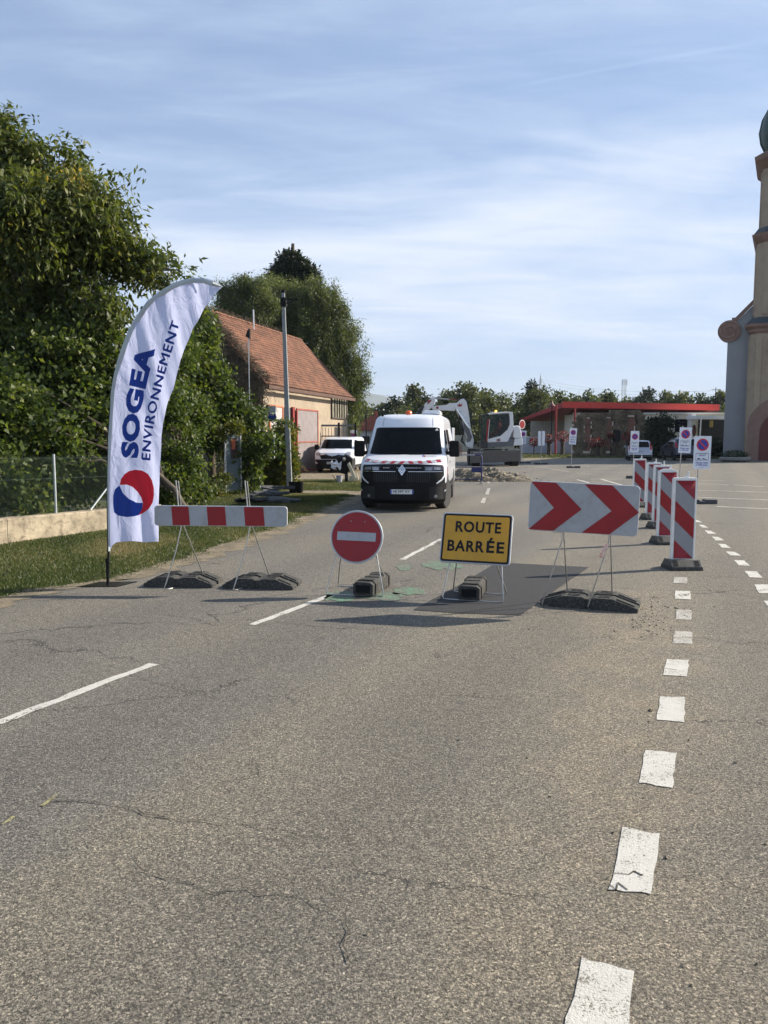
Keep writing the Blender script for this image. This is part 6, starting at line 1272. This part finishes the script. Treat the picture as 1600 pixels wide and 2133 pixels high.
mb = MB(); mb.box(-h1 + 1.5, h1 - 1.5, -h1 - .05, -h1 - .004, zc_(760), zc_(704)); 
mb.build('wall_panel', CCR, ch)
oc = zc_(724); mb = MB(); mb.at((0, -h1 - .06, oc)); o1 = disc(0, 0, 1.62, n=32); mb.prism(o1, -.08, .0); mb.build('oculus_surround', CPK, ch); mb = MB(); mb.at((0, -h1 - .15, oc)); mb.prism(disc(0, 0, 1.2, n=32), -.01, .006); mb.build('oculus', DARKIN, ch)
def arch(hw, zs, zt, n=16): return [(-hw, 0), (-hw, zs)] + [(-hw * math.cos(math.pi * i / n), zs + (zt - zs) * math.sin(math.pi * i / n)) for i in range(1, n)] + [(hw, zs), (hw, 0)]
for hw, zt, d, mt, nm in ((2.80, zc_(822), .16, CPK, 'portal_surround'), (2.35, zc_(838), .20, CPK, 'portal_moulding'), (1.98, zc_(850), .212, M('door_red_wood', (.10, .018, .012), .5), 'church_door')):
    mb = MB(); mb.prism(arch(hw, zt * .52, zt), -h1 - d, -h1 - d + .1 if nm != 'church_door' else -h1 - d + .004); mb.build(nm, mt, ch)
for w_, za, zb in ((.55, zc_(455), zc_(352)),): mb = MB(); mb.prism([(-w_, za), (w_, za)] + [(w_ * math.cos(math.pi * i / 10), zb + w_ * math.sin(math.pi * i / 10)) for i in range(11)], -h3 - .05, -h3 - .004); mb.build('belfry_opening', DARKIN, ch)
mb = MB(); w_ = .30; za, zb = zc_(455), zc_(352); mb.at((-h3, -.0, 0), R(-90)); 
# side gable wall with volute
ny = -1.7; GD = CD - 1.7; NY = GD
def np_(a, b): w = hwid(a, b, GD); return (-w, P(a, b, GD * math.cos(CANG) + w * math.sin(CANG)).z)
wall = [np_(1512, 958), np_(1516, 706), np_(1532, 700), np_(1533, 672), np_(1580, 625), (0, np_(1600, 560)[1]), (0, -.1)]; wall[0] = (wall[1][0], -.1); wall = wall + [(-x, z) for x, z in wall[:-2][::-1]]; wall = [p for i, p in enumerate(wall) if not (abs(p[0]) < 1e-6 and p[1] < 0)]
mb = MB(); mb.prism(wall, ny, ny + .7); mb.build('gable_wall', CGR, ch, label='grey rendered side gable')
mb = MB(); x0 = wall[0][0]; mb.box(x0 + .2, -x0 - .2, ny + .71, ny + 20, -.1, 9.0); mb.build('nave_wall', CGR, ch); mb = MB(); mb.prism([(x0 + .1, 9.01), (-x0 + .1, 9.01), (0, 13.4)], ny + .72, ny + 20); mb.build('nave_roof', M('nave_tiles', (.22, .09, .05), .9), ch)
for s in (-1, 1):
    cp = [(s * a, b) for a, b in (np_(1525, 669), np_(1525, 662), np_(1532, 662), np_(1582, 612), np_(1582, 622), np_(1534, 671))]; cp = [(-abs(a) if s == 1 else abs(a), b) for a, b in cp]; mb = MB(); mb.prism(cp, ny - .12, ny - .003); mb.build('coping', CPK, ch)
    vc = np_(1519.5, 690); vcx = -abs(vc[0]) if s == 1 else abs(vc[0]); rr_ = 20 / F * NY; mb = MB(); mb.prism(disc(vcx, vc[1], rr_, n=30), ny - .16, ny + .6); vo_ = mb.build('volute', CPK, ch)
    sp_ = [(vcx + (rr_ - .06) * (1 - i / 34) * math.cos(s * i * .42 + .4), ny - .18, vc[1] + (rr_ - .06) * (1 - i / 34) * math.sin(s * i * .42 + .4)) for i in range(32)]; mb = MB(); mb.tube(sp_, .055, 5); mb.build('spiral_moulding', M('church_pink_light', (.27, .175, .14), .85), vo_)
t = thing('stone_planter', 'wide stone planter with a dark shrub at the foot of the church wall', 'planter', (P(1531, 955, 54).x, 54, 0)); mb = MB(); mb.lathe([(.75, 0), (1.0, .12), (1.05, .28), (.95, .32), (.8, .25)], 20); mb.build('bowl', M('planter_stone', (.26, .25, .23), .9), t, smooth=30)
DARKLEAF = leaf_mat('dark_leaves', [(0, (.010, .022, .008)), (.6, (.022, .045, .014)), (1, (.05, .075, .02))], .25)
rg_ = np.random.default_rng(4); cc, dd = blob_clusters([(0, 0, .48, .85, .6, .28)], 800, rg_, .5); leaves('shrub', cc, .13, DARKLEAF, rg_, t, .1, dd)
# masts on the skyline
t = thing('telecom_mast', 'distant lattice telecom mast with antennas behind the hall', 'mast', (P(1297, 900, 420).x, 420, 0)); q = P(1297, 790, 420).z; mb = MB()
for a, b in ((-1, -1), (1, -1), (1, 1), (-1, 1)): mb.tube([(a * 1.3, b * 1.3, 0), (a * .8, b * .8, q)], .12, 4)
for k in range(20): z = k * q / 20; z2 = (k + 1) * q / 20; w1 = 1.3 - .5 * k / 20; mb.tube([(-w1, -w1, z), (w1, -w1, z2)], .07, 3); mb.tube([(w1, -w1, z), (-w1, -w1, z2)], .07, 3)
mb.build('lattice', STEEL, t, kind='stuff', fixn=False)
for s in (-1, 0, 1): mb = MB(); mb.box(s * 1.1 - .22, s * 1.1 + .22, -1.4, -1.1, q - 3.2, q - .2); mb.build('antenna', ALU, t)
t = thing('pylon', 'distant electricity pylon above the treetops', 'pylon', (P(1124, 900, 500).x, 500, 0)); q = P(1124, 780, 500).z; mb = MB()
for a in (-1, 1): mb.tube([(a * 2.6, 0, 0), (a * .5, 0, q * .86), (0, 0, q)], .22, 4)
for k in range(10): z = k * q / 11; w1 = 2.6 - 2.1 * k / 10; w2 = 2.6 - 2.1 * (k + 1) / 10; mb.tube([(-w1, 0, z), (w2, 0, z + q / 11)], .12, 3); mb.tube([(w1, 0, z), (-w2, 0, z + q / 11)], .12, 3)
mb.tube([(-3.2, 0, q * .84), (3.2, 0, q * .84)], .2, 4); mb.tube([(-3.2, 0, q * .84), (0, 0, q * .93)], .12, 3); mb.tube([(3.2, 0, q * .84), (0, 0, q * .93)], .12, 3); mb.build('lattice', STEEL, t, kind='stuff', fixn=False)
for i, (dz, lab) in enumerate(((0, 'upper faint power line crossing the sky right of the pylon'), (-1.6, 'lower faint power line crossing the sky right of the pylon'))):
    a, b = P(1126, 790, 500), P(1520, 812, 300); t = thing('power_line', lab, 'cable', (a.x, 500, 0), 0, 'faint power lines over the hall'); pts = []
    for k in range(13): u_ = k / 12; pts.append(((b.x - a.x) * u_, -200 * u_, a.z + (b.z - a.z) * u_ + dz - 7 * 4 * u_ * (1 - u_) * .5))
    mb = MB(); mb.tube(pts, .035, 4); mb.build('wire', BLACKP, t, fixn=False)
# ------------------------------------------------------------------ trees and bushes
BARK = M('bark', (.085, .07, .05), .95, var=.35, scale=6, bump=.8, bscale=25); BARKP = M('birch_bark', (.35, .33, .30), .9, var=.4, scale=8)
WAL = leaf_mat('walnut_leaves', [(0, (.022, .038, .010)), (.30, (.058, .082, .018)), (.58, (.115, .138, .034)), (.82, (.19, .185, .05)), (.92, (.32, .24, .05)), (1, (.55, .35, .06))], .42)
IVY = leaf_mat('ivy_leaves', [(0, (.018, .034, .009)), (.4, (.048, .076, .018)), (.8, (.105, .14, .034)), (1, (.22, .23, .06))], .42)
YSH = leaf_mat('yellow_shrub_leaves', [(0, (.035, .055, .010)), (.5, (.075, .095, .016)), (.85, (.16, .15, .02)), (1, (.30, .22, .03))], .4)
BIR = leaf_mat('birch_leaves', [(0, (.036, .052, .018)), (.5, (.090, .116, .040)), (1, (.19, .21, .085))], .4)
FAR = leaf_mat('far_leaves', [(0, (.028, .040, .016)), (.5, (.062, .080, .030)), (1, (.13, .135, .05))], .35)
DRK = leaf_mat('conifer_leaves', [(0, (.008, .016, .008)), (.6, (.018, .032, .014)), (1, (.035, .05, .02))], .2)
def bl(lst, dflt): return [pblob(*(q + (dflt,) if len(q) == 3 else q)) for q in lst]
wb = bl([(a_[0], a_[1], max(10, a_[2] - (14 if a_[1] > 400 else 22))) + tuple(a_[3:]) for a_ in [(-70, 330, 140, 16.5), (20, 275, 62), (-10, 370, 110), (60, 340, 60), (150, 320, 45), (135, 380, 85), (175, 450, 90, 15.5), (245, 350, 34), (262, 378, 30), (60, 540, 150, 17), (215, 500, 85), (300, 465, 28), (330, 495, 40), (365, 512, 24), (300, 560, 62), (372, 568, 26), (230, 620, 80, 15.5), (100, 700, 130, 16), (-160, 560, 220, 17), (-60, 740, 160, 15.5), (345, 610, 34, 16), (60, 460, 110, 15)]], 16)
def yel(rr, cc, rng):
    n = np.sin(cc[:, 0] * 2.3 + cc[:, 2] * 1.7) * np.sin(cc[:, 2] * 2.9 - cc[:, 1]); return np.clip(rr * .86 + np.where((n > .55) & (rng.uniform(0, 1, len(rr)) < .30), .25, 0), 0, 1)
tree('walnut_tree', 'tall spreading tree with green and yellow leaves filling the left edge', 'tree', (-7.4, 16.2, 0), wb, 2700, 58, .23, .135, WAL, 21, BARK, .24, .6, aspect=.36, shell=.25, gap=.27, limbs=34, rndf=yel, twigs=30)
hb = bl([(-80, 870, 150, 13.6), (30, 880, 90, 13.8), (110, 930, 70, 14), (60, 1010, 60, 13.4), (180, 860, 90, 15), (210, 960, 70, 15), (150, 1020, 45, 14.6), (300, 800, 60, 16), (-30, 990, 80, 13), (120, 760, 90, 15), (230, 760, 70, 15.5)], 14)
tree('hedge_shrub', 'dense tangled hedge shrub behind the chain link fence', 'shrub', (-3.6, 14.6, 0), hb, 1300, 42, .20, .10, IVY, 22, BARK, .08, .2, aspect=.65, shell=.45, gap=.45, limbs=26, zmin=.1)
b2 = bl([(350, 900, 40, 17.5), (370, 950, 55, 17.8), (350, 1010, 45, 17.2), (400, 990, 45, 18.5), (385, 870, 50, 19), (330, 830, 50, 17.5), (350, 760, 50, 18.5), (400, 1030, 22, 18.5), (340, 1045, 26, 17)], 18)
tree('leafy_bush', 'leafy green bush directly right of the feather flag', 'shrub', (-4.6, 17.8, 0), b2, 1000, 36, .18, .085, IVY, 23, BARK, .06, .2, aspect=.6, shell=.4, gap=.5, limbs=20, zmin=.06)
b3 = bl([(395, 700, 36), (398, 770, 46), (432, 815, 34), (380, 830, 55), (468, 855, 30), (430, 880, 45), (512, 885, 24), (480, 900, 36, 25.6), (512, 940, 26), (510, 990, 22), (530, 862, 10), (400, 655, 18), (340, 720, 50, 21), (545, 925, 20), (450, 780, 14), (495, 835, 14)], 23)
tree('ivy_tree', 'broad dark green ivy covered tree before the shed gable', 'tree', (P(440, 1000, 23.5).x, 23.6, 0), b3, 1700, 38, .26, .125, IVY, 24, BARK, .16, .35, aspect=.6, shell=.4, gap=.42, limbs=30, zmin=.1)
b3b = bl([(464, 900, 15, 21.8), (462, 950, 14, 21.8), (466, 1000, 12, 21.8), (490, 893, 13, 21.9), (478, 985, 16, 24.2), (452, 1035, 14, 21.5), (470, 1045, 14, 21.5), (500, 1035, 15, 22.5), (520, 1025, 16, 23.2), (425, 1046, 16, 20.5), (395, 1052, 16, 19.5), (470, 920, 16, 23.8), (474, 945, 13, 24)], 22)
tree('undergrowth', 'low weedy undergrowth at the foot of the ivy covered tree', 'plants', (P(460, 1040, 21.5).x, 21.5, 0), b3b, 420, 26, .12, .08, YSH, 29, BARK, .02, -.2, aspect=.4, shell=.2, gap=.6, limbs=6, zmin=.02)
b4 = bl([(590, 900, 16), (575, 930, 26), (592, 960, 24), (560, 975, 28), (585, 990, 20), (545, 1000, 22), (575, 1008, 14), (600, 985, 12, 27)], 26.8)
tree('yellowing_shrub', 'yellow green shrub between the bus stop post and the tall pole', 'shrub', (P(570, 1010, 27).x, 27.2, 0), b4, 520, 30, .20, .13, YSH, 25, BARK, .05, .1, aspect=.45, shell=.3, gap=.5, limbs=14, zmin=.05)
t = thing('leafy_branch', 'thin leafy branch hanging across the bus stop panel', 'branch', (P(575, 885, 25.4).x, 25.4, P(575, 885, 25.4).z)); rg_ = np.random.default_rng(6); s_ = rg_.uniform(0, 1, 260); cc = np.stack([-.55 + 1.15 * s_, rg_.normal(size=260) * .06, .30 - .28 * s_ ** 1.0 + rg_.normal(size=260) * .05], 1); leaves('leaf_cluster', cc, .10, IVY, rg_, t, .5); mb = MB(); mb.tube([(-.7, 0, .32), (-.1, 0, .17), (.6, 0, .02)], .012, 4, .004); mb.build('twig', BARK, t)
def willow(rr, cc, rng): return np.clip(rr * .7 + .3 * np.sin(cc[:, 0] * 3 + cc[:, 1]) ** 2, 0, 1)
b5 = bl([(655, 612, 26, 52), (612, 632, 36), (690, 612, 14), (716, 648, 13), (738, 690, 12), (760, 722, 10), (768, 790, 8), (764, 840, 9), (680, 645, 38), (620, 660, 60), (708, 705, 36), (660, 730, 60), (728, 760, 26), (732, 820, 24), (745, 715, 12), (700, 800, 45), (725, 870, 28), (752, 760, 10), (745, 800, 18), (560, 620, 40, 54), (575, 680, 40)], 53)
tree('birch_tree', 'large drooping birch tree rising behind the shed roof', 'tree', (P(690, 930, 53).x, 53, 0), b5, 4600, 50, .36, .135, BIR, 31, BARKP, .28, .8, aspect=.34, shell=.35, gap=.35, limbs=40, twigs=20, rndf=willow, cvec=(.6, .6, 1.15))
b6 = bl([(465, 610, 18), (505, 600, 24), (535, 610, 22), (480, 640, 32), (530, 645, 34), (507, 582, 9), (462, 592, 8), (545, 590, 10), (560, 640, 25)], 50)
tree('birch_tree', 'thin pale birch tree between the flag top and the big birch', 'tree', (P(500, 930, 50).x, 50, 0), b6, 1200, 34, .28, .13, BIR, 32, BARKP, .16, .6, aspect=.34, shell=.1, gap=.5, limbs=30)
b7 = bl([(600, 540, 12), (612, 548, 14), (585, 566, 13), (626, 556, 14), (641, 570, 13), (605, 572, 18), (573, 572, 8), (652, 580, 9), (610, 595, 20)], 58)
tree('pine_tree', 'dark pine top showing above the big birch', 'tree', (P(608, 930, 58).x, 58, 0), b7, 520, 40, .30, .24, DRK, 33, BARK, .3, -.1, aspect=.4, shell=.2, gap=.6, limbs=12)
b8 = bl([(1375, 885, 14), (1365, 905, 18), (1385, 915, 18), (1372, 930, 20), (1392, 880, 8), (1358, 882, 8), (1380, 868, 6)], 62)
tree('dark_shrub_tree', 'dark spiky young tree between the silver car and the hall wall', 'tree', (P(1376, 948, 62).x, 62, 0), b8, 330, 26, .26, .22, DRK, 34, BARK, .08, -.1, aspect=.45, shell=.1, gap=.6, limbs=30)
b9 = bl([(1485, 930, 16), (1462, 935, 14), (1500, 935, 12)], 66)
tree('dark_hedge', 'dark clipped hedge in the shade left of the church', 'hedge', (P(1480, 948, 66).x, 66, 0), b9, 240, 26, .22, .2, DRK, 35, BARK, .05, 0, shell=.4, limbs=4)
far = [(722, 850, 22, 120), (748, 838, 20, 125), (778, 852, 22, 140), (800, 843, 16, 120), (824, 828, 22, 115), (862, 808, 26, 120), (905, 838, 26, 110), (935, 814, 28, 105), (970, 800, 38, 100), (1012, 816, 28, 106), (1050, 824, 24, 112), (1082, 824, 28, 105), (1125, 808, 36, 100), (1165, 822, 26, 120), (1197, 828, 22, 130),
       (1228, 818, 26, 140), (1266, 818, 28, 150), (1300, 828, 26, 140), (1345, 811, 32, 135), (1388, 818, 26, 140), (1425, 822, 28, 138), (1462, 825, 24, 140), (1500, 818, 24, 140), (890, 860, 26, 95), (995, 870, 26, 96), (1060, 865, 28, 98), (840, 850, 28, 108)]
kinds = ['round crowned', 'broad', 'bushy', 'uneven']; rf_ = random.Random(31)
where = ['left of the blue hill', 'left of the blue hill, nearest the birch', 'just under the blue hill', 'behind the white van, leftmost', 'above the left side of the white van roof', 'above the beacon of the white van', 'behind the raised excavator arm end', 'above the excavator stick', 'above the excavator boom, tallest there', 'between the boom and the excavator cab', 'above the excavator cab', 'above the excavator counterweight', 'under the pylon beside the hall roof', 'above the left tip of the hall roof', 'behind the hall roof, left part', 'behind the hall roof left of the mast', 'directly left of the telecom mast', 'directly right of the telecom mast', 'darkest and tallest above the hall roof', 'above the hall clerestory', 'above the hall right of centre', 'above the right part of the hall roof', 'beside the church wall', 'low behind the arm over the van', 'low behind the excavator boom', 'low between cab and hall', 'low behind the white van roof']
for i, (px, ty, hw, Y) in enumerate(far):
    bs2 = []; base_y = 918
    for k in range(9):
        u_ = rf_.uniform(-.75, .75); v_ = rf_.uniform(0, 1); rr_ = hw * rf_.uniform(.34, .6); yy = ty + rr_ + (base_y - ty - rr_) * v_ * .7 + abs(u_) * hw * .55; bs2.append(pblob(px + u_ * hw, yy, rr_, Y + rf_.uniform(-3, 3)))
    bs2.append(pblob(px, ty + hw * .5, hw * .5, Y)); bs2.append(pblob(px, (ty + base_y) / 2 + 12, hw * .8, Y)); bs2.append(pblob(px, base_y - hw * .35, hw * .7, Y))
    tree('distant_tree', '%s %s tree %s' % (kinds[i % 4], 'dark green' if i % 3 else 'olive green', where[i]), 'tree', (P(px, 912, Y).x, Y, 0), bs2, 230, 40, .55, .40 * Y / 120, FAR if i not in (18, 4) else DRK, 100 + i, BARK, .25, .1, 'distant trees along the skyline', aspect=.6, shell=.45, gap=.7, limbs=6, twigs=False)
for px, ty, hw, Y, lab in ((889, 815, 8, 118, 'narrow dark cypress right of the raised arm end'), (1108, 784, 15, 118, 'dark pointed conifer under the pylon')):
    bs2 = [pblob(px + (k % 2 - .5) * hw * .4, ty + 5 + k * 11, hw * (.25 + .11 * k), Y) for k in range(7)]
    tree('conifer_tree', lab, 'tree', (P(px, 912, Y).x, Y, 0), bs2, 150, 24, .45, .5, DRK, 160 + px, BARK, .25, .1, aspect=.4, shell=.3, limbs=0)
